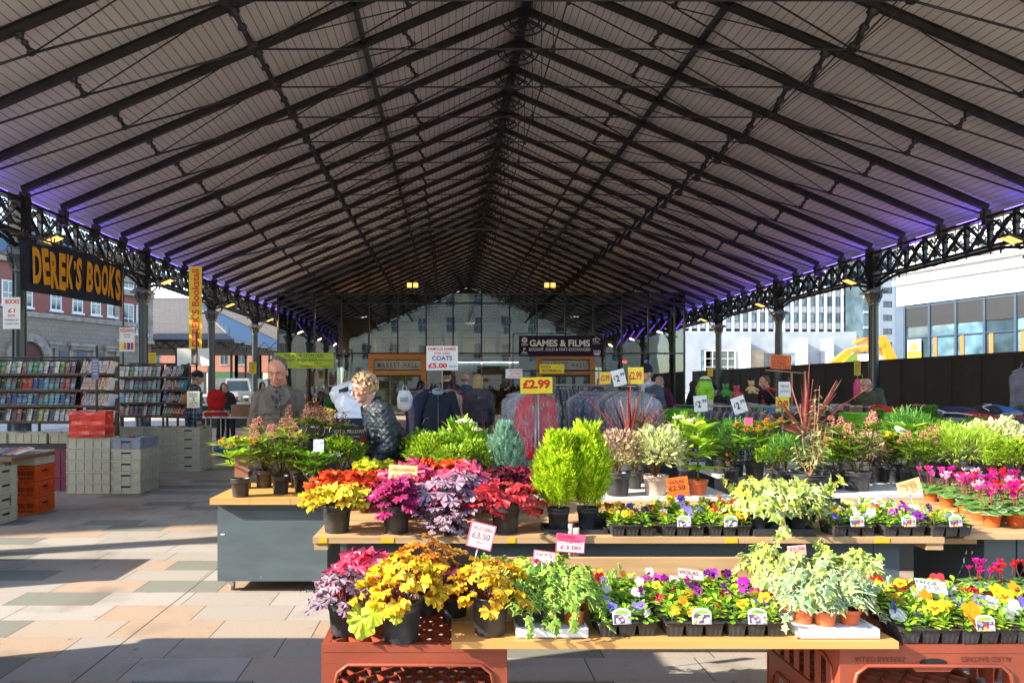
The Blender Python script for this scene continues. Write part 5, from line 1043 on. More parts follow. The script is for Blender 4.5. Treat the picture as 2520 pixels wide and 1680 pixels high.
def violas(px, Y, z, cols, label, grp, rz=0, card=None, fs=.033, nf=9, X=None, seed=0):
    random.seed(seed*13+int(px)); t = thing('viola_pack', label, 'plant tray', (X if X is not None else PX(px, Y), Y, z), rz, grp); link('cell_tray', pack_m, t); link('soil', psoil, t); link('leaves', random.choice(PL), t)
    for i in range(nf):
        c = random.choice(cols); p = (random.uniform(-.105, .105), random.uniform(-.07, .07), .085+random.uniform(0, .05)); o_ = link('flower', FM[c], t, p); o_.rotation_euler = (R(random.uniform(-50, -5)), R(random.uniform(-20, 20)), R(random.uniform(-55, 55))); s_ = fs*random.uniform(.8, 1.15); o_.scale = (s_, s_, s_)
        if i == 0: o_['label'] = f'{c} pansy flower'
    if card is not None: o_ = link('plant_label', LB[card % 3], t, (random.uniform(-.03, .03), -.084, .056)); o_.rotation_euler = (R(-10), 0, R(random.uniform(-6, 6))); o_.scale = (1.42,)*3
    return t
def pot_parts(Rr, H, m, square=False, rim=.9):
    g = MB(); rb = Rr*.76; g.lathe([(rb*.96, 0), (rb, .004), (rb+(Rr*rim-rb)*.8, H*.74), (Rr*.93, H*.745), (Rr*.95, H*.80), (Rr*.96, H*.955), (Rr, H*.96), (Rr, H), (Rr*.93, H), (Rr*.90, H*.86)], n=28)
    k = MB(); k.disc((0, 0, H*.87), Rr*.92, 24)
    return g.mesh('pot', m), k.mesh('soil', soil)
PC = {}
def potted(name, label, cat, loc, Rr, H, pm, parts, rz=None, grp=None, scale=1, tag_card=None, nopot=False):
    t = thing(name, label, cat, loc, random.uniform(0, 6.28) if rz is None else rz, grp)
    if not nopot:
        key = (round(Rr, 3), round(H, 3), pm.name)
        if key not in PC: PC[key] = pot_parts(Rr, H, pm)
        link('pot', PC[key][0], t); link('soil', PC[key][1], t)
    for nm, me in parts:
        o_ = link(nm, me, t, (0, 0, H*.87)); o_.scale = (scale,)*3 if isinstance(scale, (int, float)) else scale
    if tag_card:
        w, h, x, y, z, m_ = tag_card; g = MB(); a = -t.rotation_euler.z; g.b2((-w/2, -.001, 0), (w/2, .001, h)); o_ = g.build('plant_label', m_, t); o_.rotation_euler = (R(-8), 0, a); v_ = Vector((x, y, 0)); v_.rotate(Euler((0, 0, a))); o_.location = (v_.x, v_.y, z)
    return t
def mk(g, name='foliage', m=None): return (name, g.mesh(name, m or leafm, col=True))
# meshes of each kind
HY = [mk(heuchera((.62, .47, .02), (.82, .60, .02), (.62, .25, .03), 58, .165, .165, (.05, .08), ruf=.16)), mk(heuchera((.66, .50, .03), (.80, .52, .02), (.60, .28, .05), 50, .15, .15, (.05, .075), ruf=.16))]
HLm = mk(heuchera((.40, .48, .02), (.60, .62, .03), (.25, .30, .02), 50, .15, .14, (.055, .08), ruf=.08)); HYE = mk(heuchera((.75, .62, .03), (.85, .70, .05), (.40, .30, .02), 32, .155, .12, (.075, .11), ruf=.14))
HO = mk(heuchera((.60, .24, .02), (.75, .32, .03), (.40, .10, .02), 44, .16, .16, (.055, .08), ruf=.1)); HR = mk(heuchera((.75, .07, .01), (.80, .12, .02), (.45, .02, .03), 30, .16, .14, (.085, .12), ruf=.14))
HP = mk(heuchera((.32, .22, .30), (.42, .28, .36), (.08, .02, .05), 42, .15, .15, (.07, .10))); HPS = mk(heuchera((.45, .38, .42), (.36, .24, .30), (.07, .02, .04), 44, .13, .12, (.045, .07)))
HM = mk(heuchera((.20, .01, .03), (.30, .02, .05), (.08, 0, .02), 44, .15, .13, (.06, .09), ruf=.13)); HMg = mk(heuchera((.42, .02, .14), (.34, .03, .13), (.15, .0, .05), 40, .14, .14, (.065, .092))); HPk = mk(heuchera((.75, .06, .16), (.62, .05, .12), (.85, .25, .35), 32, .16, .15, (.085, .12), ruf=.14)); HRd = mk(heuchera((.50, .01, .02), (.38, .02, .03), (.60, .10, .10), 30, .16, .12, (.08, .12), ruf=.12)); HDk = mk(heuchera((.10, .012, .02), (.14, .02, .03), (.04, 0, .01), 40, .13, .12, (.05, .08)))
CON = mk(conifer(.100, .34, 1050, [(.32, .52, .01), (.45, .62, .01), (.22, .42, .01), (.60, .70, .03)], .095)); BLC = mk(conifer(.09, .27, 1100, [(.12, .28, .20), (.18, .36, .27), (.25, .42, .30)], .06)); DKC = mk(conifer(.09, .3, 900, [(.06, .16, .02), (.10, .22, .03)], .045))
GS = mk(shrub([lance(w=.5, c1=c) for c in ((.20, .38, .02), (.34, .48, .02), (.12, .26, .02), (.48, .55, .04))], 1500, (.12, .12, .10), (.014, .026))); GS2 = mk(shrub([lance(w=.5, c1=c) for c in ((.20, .38, .02), (.10, .24, .02), (.42, .50, .03))], 1100, (.10, .10, .085), (.016, .028)))
VAR = mk(shrub([lance(w=.5, c1=c, c2=(.80, .78, .48), edge=.5) for c in ((.20, .32, .04), (.30, .40, .06), (.5, .55, .2))], 800, (.12, .12, .10), (.025, .038))); VARP = mk(shrub([lance(w=.5, c1=c, c2=d) for c, d in (((.30, .30, .12), (.62, .42, .33)), ((.22, .16, .08), (.58, .30, .26)), ((.55, .45, .28), (.70, .56, .45)))], 900, (.10, .10, .10), (.016, .028)))
g = shrub([lance(w=.32, c1=c) for c in ((.22, .42, .02), (.32, .52, .03), (.14, .30, .02))], 240, (.11, .11, .11), (.05, .075)); VB = mk(g)
h = MB()
for _ in range(7): a = random.uniform(0, 6.3); r_ = random.uniform(.02, .1); h.add(panicle([(.8, .76, .62), (.7, .5, .42), (.85, .82, .7)], .012, .026, 60, .003, False), Matrix.Translation((r_*cos(a), r_*sin(a), .20+random.uniform(-.03, .05))))
VBF = mk(h, 'blossom')
auc = [lance(w=.36, c1=c, bend=.25) for c in ((.28, .48, .02), (.40, .58, .04), (.18, .36, .02))]; g = MB()
for k in range(4):
    z = .05+k*.055
    for i in range(7): a = i*.9+k*.5; g.add(random.choice(auc), orient(Vector((0, 0, z)), Vector((cos(a), sin(a), .35+.15*k)), (0, 0, 1), random.uniform(.09, .13)))
g.col = (.16, .25, .04); g.tube([(0, 0, 0), (0, 0, .25)], .005, 5); AUC = mk(g)
SKP = skimmia(((.20, .36, .03), (.30, .42, .03), (.12, .24, .02)), ((.55, .22, .17), (.62, .30, .22), (.45, .15, .12)), 7, .095, .17); SKO = skimmia(((.30, .48, .02), (.22, .40, .02), (.42, .55, .04)), ((.70, .38, .04), (.75, .50, .06), (.55, .22, .03)), 4, .08, .15, .075, .004, .03, .025); SKR = skimmia(((.10, .22, .03), (.14, .28, .04)), ((.60, .03, .01), (.5, .02, .01)), 4, .08, .13, .06, .005, .03, .03); SKB = skimmia(((.16, .26, .03), (.10, .16, .02)), ((.20, .08, .05), (.26, .11, .07), (.14, .05, .03)), 7, .10, .17, .05, .0028, .06, .03); SKG = skimmia(((.20, .42, .02), (.32, .52, .03), (.12, .28, .02)), ((.60, .22, .03), (.5, .16, .04)), 5, .10, .16, .07, .0035, .03, .03); SKN = skimmia(((.12, .30, .02), (.20, .38, .03)), None, 6, .10, .17, .07)
skp = lambda s_: [mk(s_[0])]+([mk(s_[1], 'berries')] if s_[1].v else [])
SKP, SKO, SKR, SKB, SKG, SKN = map(skp, (SKP, SKO, SKR, SKB, SKG, SKN))
CORD = mk(cordyline()); 
g = shrub([lance(w=.07, c1=c, fold=.05, bend=.3, nseg=3) for c in ((.34, .52, .04), (.44, .60, .06), (.26, .44, .03))], 2600, (.17, .15, .10), (.03, .055)); FINE = mk(g); g = shrub([lance(w=.08, c1=c, nseg=3) for c in ((.08, .24, .03), (.12, .30, .04))], 1300, (.11, .11, .11), (.03, .05)); FERN = mk(g)
g = MB(); lb = [lance(w=.2, c1=c, bend=.35) for c in ((.34, .44, .16), (.26, .38, .12), (.45, .50, .26))]
for i in range(11):
    az = random.uniform(0, 6.3); rr = random.uniform(.01, .11); H_ = random.uniform(.14, .30) if i > 2 else .40+.05*i; tip = Vector((rr*cos(az), rr*sin(az), H_)); pts = [Vector((0, 0, 0)), Vector((rr*.7*cos(az), rr*.7*sin(az), H_*.4)), tip]; g.col = (.40, .20, .10); g.tube(pts, [.004, .003, .0015], 4, cap=False)
    for k in range(14):
        t = .25+.75*k/14; p = pts[1].lerp(pts[2], max(0, (t-.4)/.6)) if t > .4 else pts[0].lerp(pts[1], t/.4); a = random.uniform(0, 6.3); g.add(random.choice(lb), orient(p, Vector((cos(a), sin(a), random.uniform(-.1, .5))), (0, 0, 1), random.uniform(.05, .08)))
BUD = mk(g)
def cyclamen(fc, nf=9):
    g = MB(); base = []
    for c1, c2 in (((.07, .19, .03), (.14, .28, .08)), ((.10, .24, .04), (.12, .26, .06)), ((.05, .15, .03), (.28, .38, .20))):
        l_ = MB(); n_ = 14; l_.v = [(0, .35, .02)]
        for fr_ in (.6, 1):
            for t in range(n_): a = -pi/2+.2+(2*pi-.4)*t/(n_-1); l_.v.append((.5*fr_*cos(a), .42+.5*fr_*sin(a), -.1*fr_))
        for t in range(n_-1): l_.col = jit(c1, .1); l_.face((0, 1+t, 2+t)); l_.col = jit(c2, .1); l_.face((1+t, 1+n_+t, 2+n_+t, 2+t))
        base.append(l_)
    for i in range(46):
        az = i*2.4; u = sqrt((i+.5)/46); o_ = Vector((cos(az), sin(az), 0)); g.add(random.choice(base), orient(o_*.085*u+Vector((0, 0, .065*(1-u*.6)+random.uniform(-.01, .012))), o_+Vector((random.uniform(-.5, .5), random.uniform(-.5, .5), -.15)), Vector((random.uniform(-.35, .35), random.uniform(-.35, .35), 1))+o_*.7*u, random.uniform(.04, .058)))
    h = MB(); k_ = MB()
    for i in range(nf):
        az = random.uniform(0, 6.3); r_ = random.uniform(0, .07); p = Vector((r_*cos(az), r_*sin(az), random.uniform(.09, .15))); k_.col = (.30, .05, .04); k_.tube([(p.x*.3, p.y*.3, 0), (p.x*.9, p.y*.9, p.z*.7), p], .0016, 4, cap=False); c = fc
        for q in range(5):
            a = q*1.257+random.uniform(-.3, .3); d = Vector((cos(a)*.55, sin(a)*.55, 1)); pt = lance(w=.55, c1=jit(c, .12), c2=None, fold=.1, bend=-.15); h.add(pt, orient(p, d, Vector((cos(a), sin(a), .1)), random.uniform(.026, .034)))
    g.add(k_, Matrix.Identity(4)); return [mk(g), mk(h, 'petals', petal)]
CYC = {k: cyclamen(c) for k, c in (('pink', (.75, .05, .32)), ('red', (.70, .01, .02)), ('pale pink', (.80, .42, .58)), ('magenta', (.62, .01, .30)))}
IV = {k: [mk(ivy(k, Rr=.08, ls=(.030, .050))) for _ in range(2)] for k in ('green', 'cream', 'silver', 'lime')}
# ---------- tables and staging ----------
grey = mat('slate_grey_board', (.085, .115, .13), .5, var=.11, scale=2.5, stretch=(1, 1, 3.5), detail=9, bump=.12, bscale=60); ply = mat('scaffold_board', (.50, .33, .17), .7, col2=(.38, .22, .09), scale=3, stretch=(.6, 7, 7), bump=.15); ply2 = mat('worn_board', (.46, .38, .30), .75, col2=(.34, .27, .20), scale=3, stretch=(.6, 7, 7), bump=.15); paleb = mat('whitish_board', (.60, .57, .55), .7, var=.08, scale=2)
tape = mat('yellow_tape', (.80, .42, .01), .5, var=.05); orbd = mat('orange_stained_board', (.62, .32, .10), .55, col2=(.52, .25, .07), scale=3, stretch=(.6, 7, 7))
def planks(t, x0, x1, ys, z, th, m, name='plank'):
    for a, b_ in ys: g = MB(); g.b2((x0, a, z-th), (x1, b_, z)); g.build(name, m, t)
ct = thing('display_cart', 'wheeled grey cart with an orange wood top left of the heucheras', 'cart', (0, 0, 0))
g = MB(); g.b2((-1.683, 5.02, .085), (-.885, 5.62, .60)); g.box((-1.284, 5.32, .626), (.79, .59, .05)); g.build('cabinet', grey, ct)
for i in range(3): g = MB(); g.b2((-1.715+i*.29, 4.95, .652), (-1.428+i*.29 if i < 2 else -.84, 5.75, .696)); g.build('top_board', orbd, ct)
for x, y in ((-1.60, 5.08), (-.97, 5.08), (-1.60, 5.55), (-.97, 5.55)):
    g = MB(); g.box((x, y, .079), (.06, .08, .01)); g.box((x, y+.0, .055), (.035, .03, .04)); g.build('caster_fork', mat('white_metal', (.62, .60, .56), .4), ct); c_ = MB(); c_.tube([(x-.014, y+.02, .032), (x+.014, y+.02, .032)], .031, 14); c_.build('caster', mat('grey_rubber', (.35, .34, .32), .6), ct)
for x, z, w in ((-1.66, .42, .03), (-1.37, .115, .008), (-.93, .15, .006)): g = MB(); g.b2((x, 5.0165, z), (x+w, 5.0185, z+w*.35)); g.build('scuff', mat('scuff_white', (.6, .6, .58), .7), ct)
mt = thing('plant_table', 'long plank table of heucheras, conifers and violas with grey apron', 'table', (0, 0, 0))
planks(mt, -.74, 2.69, [(3.75+i*.245, 3.75+i*.245+.225) for i in range(5)], .68, .032, ply)
g = MB(); g.b2((-.57, 3.84, .555), (2.38, 3.865, .640)); g.build('apron', grey, mt)
for x in (-.55, 2.36): g = MB(); g.b2((x, 3.835, 0), (x+.14, 3.86, .64)) if x > 0 else g.b2((x, 3.88, 0), (x+.03, 3.91, .64)); g.b2((x, 4.78, 0), (x+.04, 4.82, .64)); g.build('leg', grey, mt)
for x0, x1 in ((-.705, -.662), (-.368, -.30), (.32, .36), (1.5, 1.565), (2.31, 2.39)): g = MB(); g.b2((x0, 3.747, .650), (x1, 3.7485, .678)); g.build('tape_mark', tape, mt)
g = MB(); g.b2((2.60, 3.76, .61), (2.69, 3.86, .646)); g.b2((-.735, 3.76, .61), (-.66, 3.86, .646)); g.build('batten', ply, mt)
for x in (.62, .78, 1.05): g = MB(); g.tube([(x, 3.9, .46), (x, 3.9, .64)], .012, 8); g.build('bolt', steel, mt)
tb = thing('low_board', 'weathered plank set low behind the front flower packs', 'board', (0, 0, 0)); g = MB(); g.b2((.19, 3.62, .50), (1.78, 3.65, .60)); g.build('plank', ply, tb)
for x in (.19, 1.71): g = MB(); g.b2((x, 3.66, 0), (x+.05, 3.70, .58)); g.build('stake', ply, tb)
rt = thing('right_table', 'second plank table of cyclamens with grey panels at the right', 'table', (0, 0, 0))
planks(rt, 2.85, 4.9, [(3.82+i*.245, 3.82+i*.245+.225) for i in range(5)], .685, .032, ply)
g = MB(); g.b2((3.06, 3.95, 0), (3.24, 4.55, .65)); g.build('side_panel', grey, rt); g = MB(); g.b2((3.25, 3.95, .5), (4.8, 3.98, .65)); g.b2((4.7, 3.98, 0), (4.8, 4.5, .65)); g.build('apron', grey, rt); g = MB(); g.b2((2.72, 3.86, .62), (2.95, 3.93, .65)); g.build('batten', ply, rt)
uc = thing('under_shade_panel', 'black panel standing in for the deep shade beneath the plank tables', 'cloth', (0, 0, 0)); g = MB(); g.b2((1.9, 4.86, .01), (3.04, 4.88, .64)); g.build('cloth', black, uc)  # black panel put in for the deep shade under the tables
for i, (x, z) in enumerate(((3.45, .03), (3.45, .26), (3.95, .03), (3.95, .26))):
    t = thing('lattice_crate', f'black lattice crate, {("lower left", "upper left", "lower right", "upper right")[i]} of four under the cyclamen table', 'crate', (x, 4.3, z), 0, 'black crates under the cyclamen table'); g = MB(); g.b2((-.22, -.2, .19), (.22, .2, .21)); g.b2((-.22, -.2, 0), (.22, .2, .015))
    for q in range(9): g.bar((-.22+q*.055, -.2, .01), (-.22+(q+1.5)*.055 if q < 8 else .22, -.2, .2), .006); g.bar((-.22+q*.055, -.2, .2), (-.22+(q+1.5)*.055 if q < 8 else .22, -.2, .01), .006)
    for a in (-.22, .22): g.b2((a-.006, -.2, .015), (a+.006, .2, .19))
    g.build('crate_body', tray_b, t)
def simple_table(name, label, x0, x1, y0, y1, z, m, legm=None, npl=4):
    t = thing(name, label, 'table', (0, 0, 0)); d = (y1-y0)/npl
    planks(t, x0, x1, [(y0+i*d, y0+(i+1)*d-.006) for i in range(npl)], z, .03, m)
    for x in (x0+.06, x1-.1):
        for y in (y0+.06, y1-.1): g = MB(); g.b2((x, y, 0), (x+.04, y+.04, z-.032)); g.build('leg', legm or steel, t)
    g = MB(); g.b2((x0+.1, y0+.05, z-.09), (x1-.1, y0+.07, z-.033)); g.build('rail', legm or steel, t); return t
simple_table('back_table', 'plank table of green shrubs behind the red heucheras', -.80, 1.05, 5.15, 6.15, .68, ply2)
simple_table('white_table', 'whitish table under the beige pot and variegated shrubs', 1.09, 2.12, 5.1, 6.1, .68, paleb)
simple_table('shrub_table', 'long pale table of potted shrubs at the right back', 2.48, 5.6, 5.25, 7.5, .68, paleb, npl=6)
# upturned bread trays
tray = mat('brick_red_plastic', (.28, .058, .028), .45, var=.12, scale=3, bump=.1); 
def bread_tray(name, label, x0, y0, z0, w=.735, d=.62, h=.235, write=False, grp=None):
    t = thing(name, label, 'bread tray', (x0, y0, z0), 0, grp); g = MB(); f_ = .05
    g.b2((0, 0, h-.03), (w, .03, h)); g.b2((0, d-.03, h-.03), (w, d, h)); g.b2((0, .03, h-.03), (.03, d-.03, h)); g.b2((w-.03, .03, h-.03), (w, d-.03, h)); g.build('rim', tray, t)
    g = MB(); s_ = .095; zt = h-.014
    n_ = int((w+d)/s_)+1
    for i in range(-n_, n_):
        for sg in (1, -1):
            # clip the diagonal to the rectangle
            c = i*s_; pts = []
            for y in (.03, d-.03):
                x = c+sg*y*.9+(0 if sg > 0 else d*.9)
                pts.append((x, y))
            (xa, ya), (xb, yb) = pts
            def clip(x, xa=xa, ya=ya, xb=xb, yb=yb): k = (x-xa)/(xb-xa); return (x, ya+(yb-ya)*k)
            lo, hi = (xa, xb) if xa < xb else (xb, xa)
            if hi < .04 or lo > w-.04: continue
            A = clip(max(lo, .03)); B = clip(min(hi, w-.03))
            if abs(A[0]-B[0]) > .02: g.bar((A[0], A[1], zt-.001*sg), (B[0], B[1], zt-.001*sg), .007, .026)
    g.build('lattice_floor', tray, t)
    for nm, fn, Lw in (('front_wall', lambda a, b_, q: (a, q, b_), w), ('back_wall', lambda a, b_, q: (a, d-q, b_), w), ('end_wall', lambda a, b_, q: (q, a, b_), d), ('end_wall', lambda a, b_, q: (w-q, a, b_), d)):
        g = MB(); zt2 = h-.0305; bb = zt2-.045; o1, o2 = .085, .035
        q0, q1 = (.002, .012) if 'end' not in nm else (.0035, .0125)
        e0 = 0 if 'end' not in nm else .013
        g.prism([(e0, bb), (Lw-e0, bb), (Lw-e0, zt2), (e0, zt2)], q0, q1, fn)
        for m0 in (0, 1):
            P_ = [(e0, bb-.0005), (o1+.02, bb-.0005), (o1-.02, bb-.035), (o2, 0), (e0, 0)]
            if m0: P_ = [(Lw-a, b_) for a, b_ in P_]
            g.prism(P_, q0, q1, fn)
        rb = [(o2, .0), (o1-.02, bb-.035), (o1+.02, bb-.004), (Lw-o1-.02, bb-.004), (Lw-o1+.02, bb-.035), (Lw-o2, .0)]
        g.tube([fn(a, b_, q0-.004) for a, b_ in rb], .0075, 6)
        if 'end' in nm:
            for i in range(6): a = .09+i*(d-.18)/5; g.prism([(a-.02, 0), (a+.02, 0), (a+.02, bb), (a-.02, bb)], .004, .009, fn)
        if write and nm == 'front_wall':
            g.prism([(Lw*.37, bb), (Lw*.41, bb-.028), (Lw*.59, bb-.028), (Lw*.63, bb)], q0, q1, fn)
        o_ = g.build(nm, tray, t)
        if write and nm == 'front_wall':
            k = MB(); k.prism([(Lw/2+.055*cos(a)*(1), bb+.008+.017*sin(a)) for a in [i*pi/8 for i in range(16)]], .0005, .0015, fn); k.build('hand_hole', holem, o_)
            for x, r_, sx in ((Lw*.215, 0, 1), (Lw*.785, 180, 1)):
                em = mat('embossed', (.09, .018, .01), .5); o2_ = put_text('ALLIED BAKERIES', em, o_, (x, .0005, zt2-.024), w=Lw*.27, h=.02, bold=.0, rot=(R(90), R(r_), 0))
                if r_ == 0: o2_.scale = (1, -1, 1)
    return t
bread_tray('bread_tray', 'brick red bread tray carrying the leftmost heuchera pots, upper of two', -.505, 2.73, .245); bread_tray('bread_tray', 'brick red bread tray, lower of two under the leftmost heucheras', -.505, 2.73, .003)
bread_tray('bread_tray', 'lettered brick red bread tray, upper of two under the pansies', 1.54, 2.72, .245, write=True); bread_tray('bread_tray', 'brick red bread tray, lower of two under the pansies', 1.54, 2.73, .003)
bread_tray('bread_tray', 'brick red bread tray at the far right corner under the small cyclamen', 2.30, 2.95, .245)
for i, (a, b_) in enumerate(((2.68, 2.89), (2.90, 3.11), (3.12, 3.33))):
    t = thing('scaffold_plank', ('front', 'middle', 'rear')[i]+' plank across the red bread trays under the viola packs', 'plank', (0, 0, 0), 0, 'planks across the bread trays'); g = MB(); g.b2((.01, a, .482), (1.745, b_, .510)); g.build('plank', orbd if i == 0 else ply, t)
# ---------- planting out ----------
random.seed(21); Z1, Z0, ZM, ZC = .510, .481, .681, .697
GH = 'heucheras in black pots'
def H_(nm, px, Y, z, Rr, H, parts, lab, pm=None, sc=1, rz=None, card=None, cat='potted plant', name='heuchera'): return potted(name, lab, cat, (PX(px, Y), Y, z), Rr, H, pm or pot_b, parts, rz, None, sc, card)
H_('', 845, 2.86, Z0, .068, .135, [HPS], 'silver and purple heuchera in a black pot at the left end of the bread tray', sc=.9)
H_('', 987, 2.79, Z0, .091, .165, [HY[0]], 'yellow ruffled heuchera in the large black pot on the bread tray', sc=.95)
g = MB(); lf_ = heu_leaf((.45, .58, .02), (.60, .68, .04), (.30, .40, .02), .12)
for px_, y_, z_, s_ in ((-.145, -.06, .14, .115), (-.10, -.10, .165, .085), (-.01, -.105, .15, .055)): g.add(lf_, orient(Vector((px_, y_, z_)), Vector((-.1, -.25, -1)), Vector((-.2, -1, .3)), s_)); g.col = (.3, .12, .05); g.tube([(px_*.3, y_*.3, .16), (px_*.7, y_*.8, z_+.03), (px_, y_, z_)], .0018, 4)
fo_ = thing('heuchera_shoot', 'large lime leaves drooping over the rim of the front yellow heuchera', 'plant shoot', (PX(987, 2.79), 2.79, Z0)); g.build('foliage', leafm, fo_, col=True)
H_('', 905, 3.12, Z0, .07, .14, [HPk], 'crimson pink heuchera behind the silver one on the bread tray', sc=.95)
H_('', 1050, 3.12, Z0, .075, .15, [HO], 'orange heuchera rising behind the yellow one on the bread tray', sc=1.05)
H_('', 1118, 3.0, Z0, .065, .13, [HDk], 'dark maroon heuchera between the two yellow heucheras', sc=.85)
H_('', 1206, 2.78, Z1, .082, .155, [HY[1]], 'yellow heuchera in a black pot at the left end of the front plank', sc=.92)
H_('', 829, 3.90, ZM, .088, .155, [HYE], 'pale yellow heuchera in a black pot at the left corner of the plank table', sc=.95)
H_('', 975, 3.88, ZM, .085, .155, [HMg], 'magenta purple heuchera with dark leaves, second pot along the plank table', sc=1.0)
H_('', 1105, 3.95, ZM, .08, .14, [HP], 'silver purple heuchera spilling over the middle of the plank table', sc=1.12)
H_('', 1100, 3.80, ZM, .03, .03, [HPS], 'trailing silver heuchera shoots hanging at the plank table edge', sc=.78)
H_('', 1244, 3.88, ZM, .088, .16, [HRd], 'deep red heuchera in a black pot left of the golden conifers', sc=1.0)
H_('', 898, 4.55, ZM, .055, .12, [HR], 'flame orange heuchera behind the pale yellow one', sc=1.0)
H_('', 835, 4.62, ZM, .06, .12, [HR], 'bright orange red heuchera overhanging the cart', sc=.95)
H_('', 925, 4.85, ZM, .08, .15, [HLm], 'lime green heuchera behind the orange ones', sc=1.15)
H_('', 1010, 4.4, ZM, .08, .15, [HPk], 'raspberry pink heuchera beside the yellow price card', sc=1.15)
H_('', 1080, 4.65, ZM, .08, .16, [HR], 'scarlet heuchera in the middle of the rear heuchera row', sc=1.2)
H_('', 1135, 4.35, ZM, .08, .15, [HPk], 'hot pink heuchera above the silver purple one', sc=1.12)
H_('', 1225, 4.5, ZM, .08, .15, [HDk], 'near black heuchera behind the deep red one', sc=1.15)
H_('', 1275, 4.7, ZM, .07, .14, [HM], 'wine red heuchera at the right of the rear row', sc=1.0)
H_('', 960, 4.25, ZM, .07, .14, [HM], 'maroon heuchera tucked behind the magenta one', sc=.9)
cn = thing('saucer_tray', 'black tray holding the two golden conifers', 'tray', (PX(1410, 3.92), 3.92, ZM)); g = MB(); g.b2((-.17, -.09, 0), (.17, .09, .008)); 
for s_ in (-1, 1): g.b2((-.175, s_*.09, .0), (.175, s_*.096, .025)); g.b2((s_*.17, -.09, .001), (s_*.176, .09, .026))
g.build('tray', tray_b, cn)
H_('', 1374, 3.90, ZM+.009, .066, .125, [CON], 'golden green dwarf conifer, left of the pair', name='dwarf_conifer', sc=(1.12, 1.12, 1.12)); H_('', 1446, 3.95, ZM+.009, .064, .12, [CON], 'golden green dwarf conifer, right of the pair', name='dwarf_conifer', sc=(1.05, 1.05, 1.24))
t = thing('post_stub', 'rust flecked white pipe post between the golden conifers', 'post', (PX(1414, 3.735), 3.735, .52)); g = MB(); g.tube([(.01, 0, 0), (.01, 0, .215)], .016, 12); g.tube([(-.02, .01, .02), (-.02, .01, .235)], .013, 10); g.build('pipe', mat('flaking_white', (.62, .57, .50), .6, col2=(.30, .14, .08), scale=25), t)
# viola packs, middle table
allc = list(FC); Y4 = 3.84
warm = ['yellow', 'yellow', 'orange', 'maroon and gold']; mix_ = ['yellow', 'purple', 'magenta', 'red', 'white', 'blue', 'lilac', 'maroon and gold', 'orange']
gv = 'viola packs on the plank table'
for i, (px, cols, lab, rot, cd) in enumerate(((1548, warm, 'yellow viola pack at the left end of the plank table row', 0, None), (1671, ['yellow', 'lilac', 'blue', 'orange'], 'yellow and lilac viola pack, second along the plank table row', 0, 0), (1783, ['red', 'yellow', 'orange'], 'red and yellow viola pack, third along the plank table row', 0, 1), (2083, ['red', 'blue', 'yellow', 'white'], 'mixed viola pack just right of the ivy tray', 2, 2), (2205, ['purple', 'white', 'red', 'yellow'], 'viola pack with a large purple bloom near the plank table end', 2, 2), (2318, ['yellow', 'purple', 'white'], 'rightmost viola pack at the end of the plank table', 4, 2))): violas(px, Y4, ZM, cols, lab, gv, R(rot), cd, seed=i, nf=8, fs=.029 if i != 4 else .042)
for i, (px, cols, lab) in enumerate(((1590, ['purple', 'purple', 'maroon and gold', 'blue'], 'purple viola pack behind the yellow one, under the violas card'), (1700, ['blue', 'lilac', 'lilac'], 'blue and lilac viola pack in the second row'), (1800, ['orange', 'yellow', 'red'], 'orange and yellow viola pack in the second row by the ivy'), (2120, ['white', 'red', 'yellow'], 'sparse viola pack in the second row right of the ivy'), (2240, ['white', 'purple'], 'white and purple pansy pack in the second row'), (1500, ['maroon and gold', 'yellow'], 'maroon and gold viola pack beside the right conifer'))): violas(px, 4.06, ZM, cols, lab, 'viola packs in the second row of the plank table', R(random.uniform(-4, 4)), None, seed=30+i, nf=8, fs=.030)
for i, (px, cols, lab) in enumerate(((1650, ['yellow', 'blue'], 'sparse viola pack in the third row below the violas card'), (2160, ['white', 'lilac'], 'leafy viola pack in the third row left of the cyclamens'), (1765, ['orange', 'red'], 'orange viola pack in the third row by the ivy'))): violas(px, 4.27, ZM, cols, lab, None, R(random.uniform(-4, 4)), None, seed=40+i, nf=7, fs=.034)
def carry_tray(label, px, Y, z, w, d, m, h=.035):
    t = thing('carry_tray', label, 'tray', (PX(px, Y), Y, z)); g = MB(); g.b2((-w/2, -d/2, h-.008), (w/2, d/2, h)); 
    for s_ in (-1, 1): g.b2((-w/2-.004, s_*d/2, h-.03), (w/2+.004, s_*(d/2+.007), h+.004)); g.b2((s_*w/2, -d/2, h-.031), (s_*(w/2+.007), d/2, h+.005))
    g.build('tray', m, t); g = MB()
    for i in range(3):
        for j in range(2): g.lathe([(.03, 0), (.042, h-.009)], (-w/3+i*w/3, -d/4+j*d/2, 0), 14)
    g.build('cup', tray_b, t); return t
def ivies(kind, cells, Y0_, z, pm, where, scl=1.0, Rr=.045, H=.06):
    for i, (px, dy) in enumerate(cells): potted('ivy', f'{kind} ivy, {nth(i)} of those {where}', 'ivy plant', (PX(px, Y0_+dy), Y0_+dy, z), Rr, H, pm[i % len(pm)], [IV[kind.split()[-1]][i % 2]], None, 'ivies '+where, scl*random.uniform(.9, 1.1))
carry_tray('white carry tray of green ivies at the front left', 1352, 2.80, Z1, .27, .16, tray_w); ivies('green', [(1290, 0), (1350, .02), (1412, -.0), (1300, .16), (1365, .17), (1425, .15)], 2.78, Z1+.036, [pot_b, pot_b, pot_t], 'in the white front left tray')
ivies('lime', [(1290, .05), (1350, .09)], 3.12, Z1, [pot_b], 'standing behind the white front left tray', 1.2)
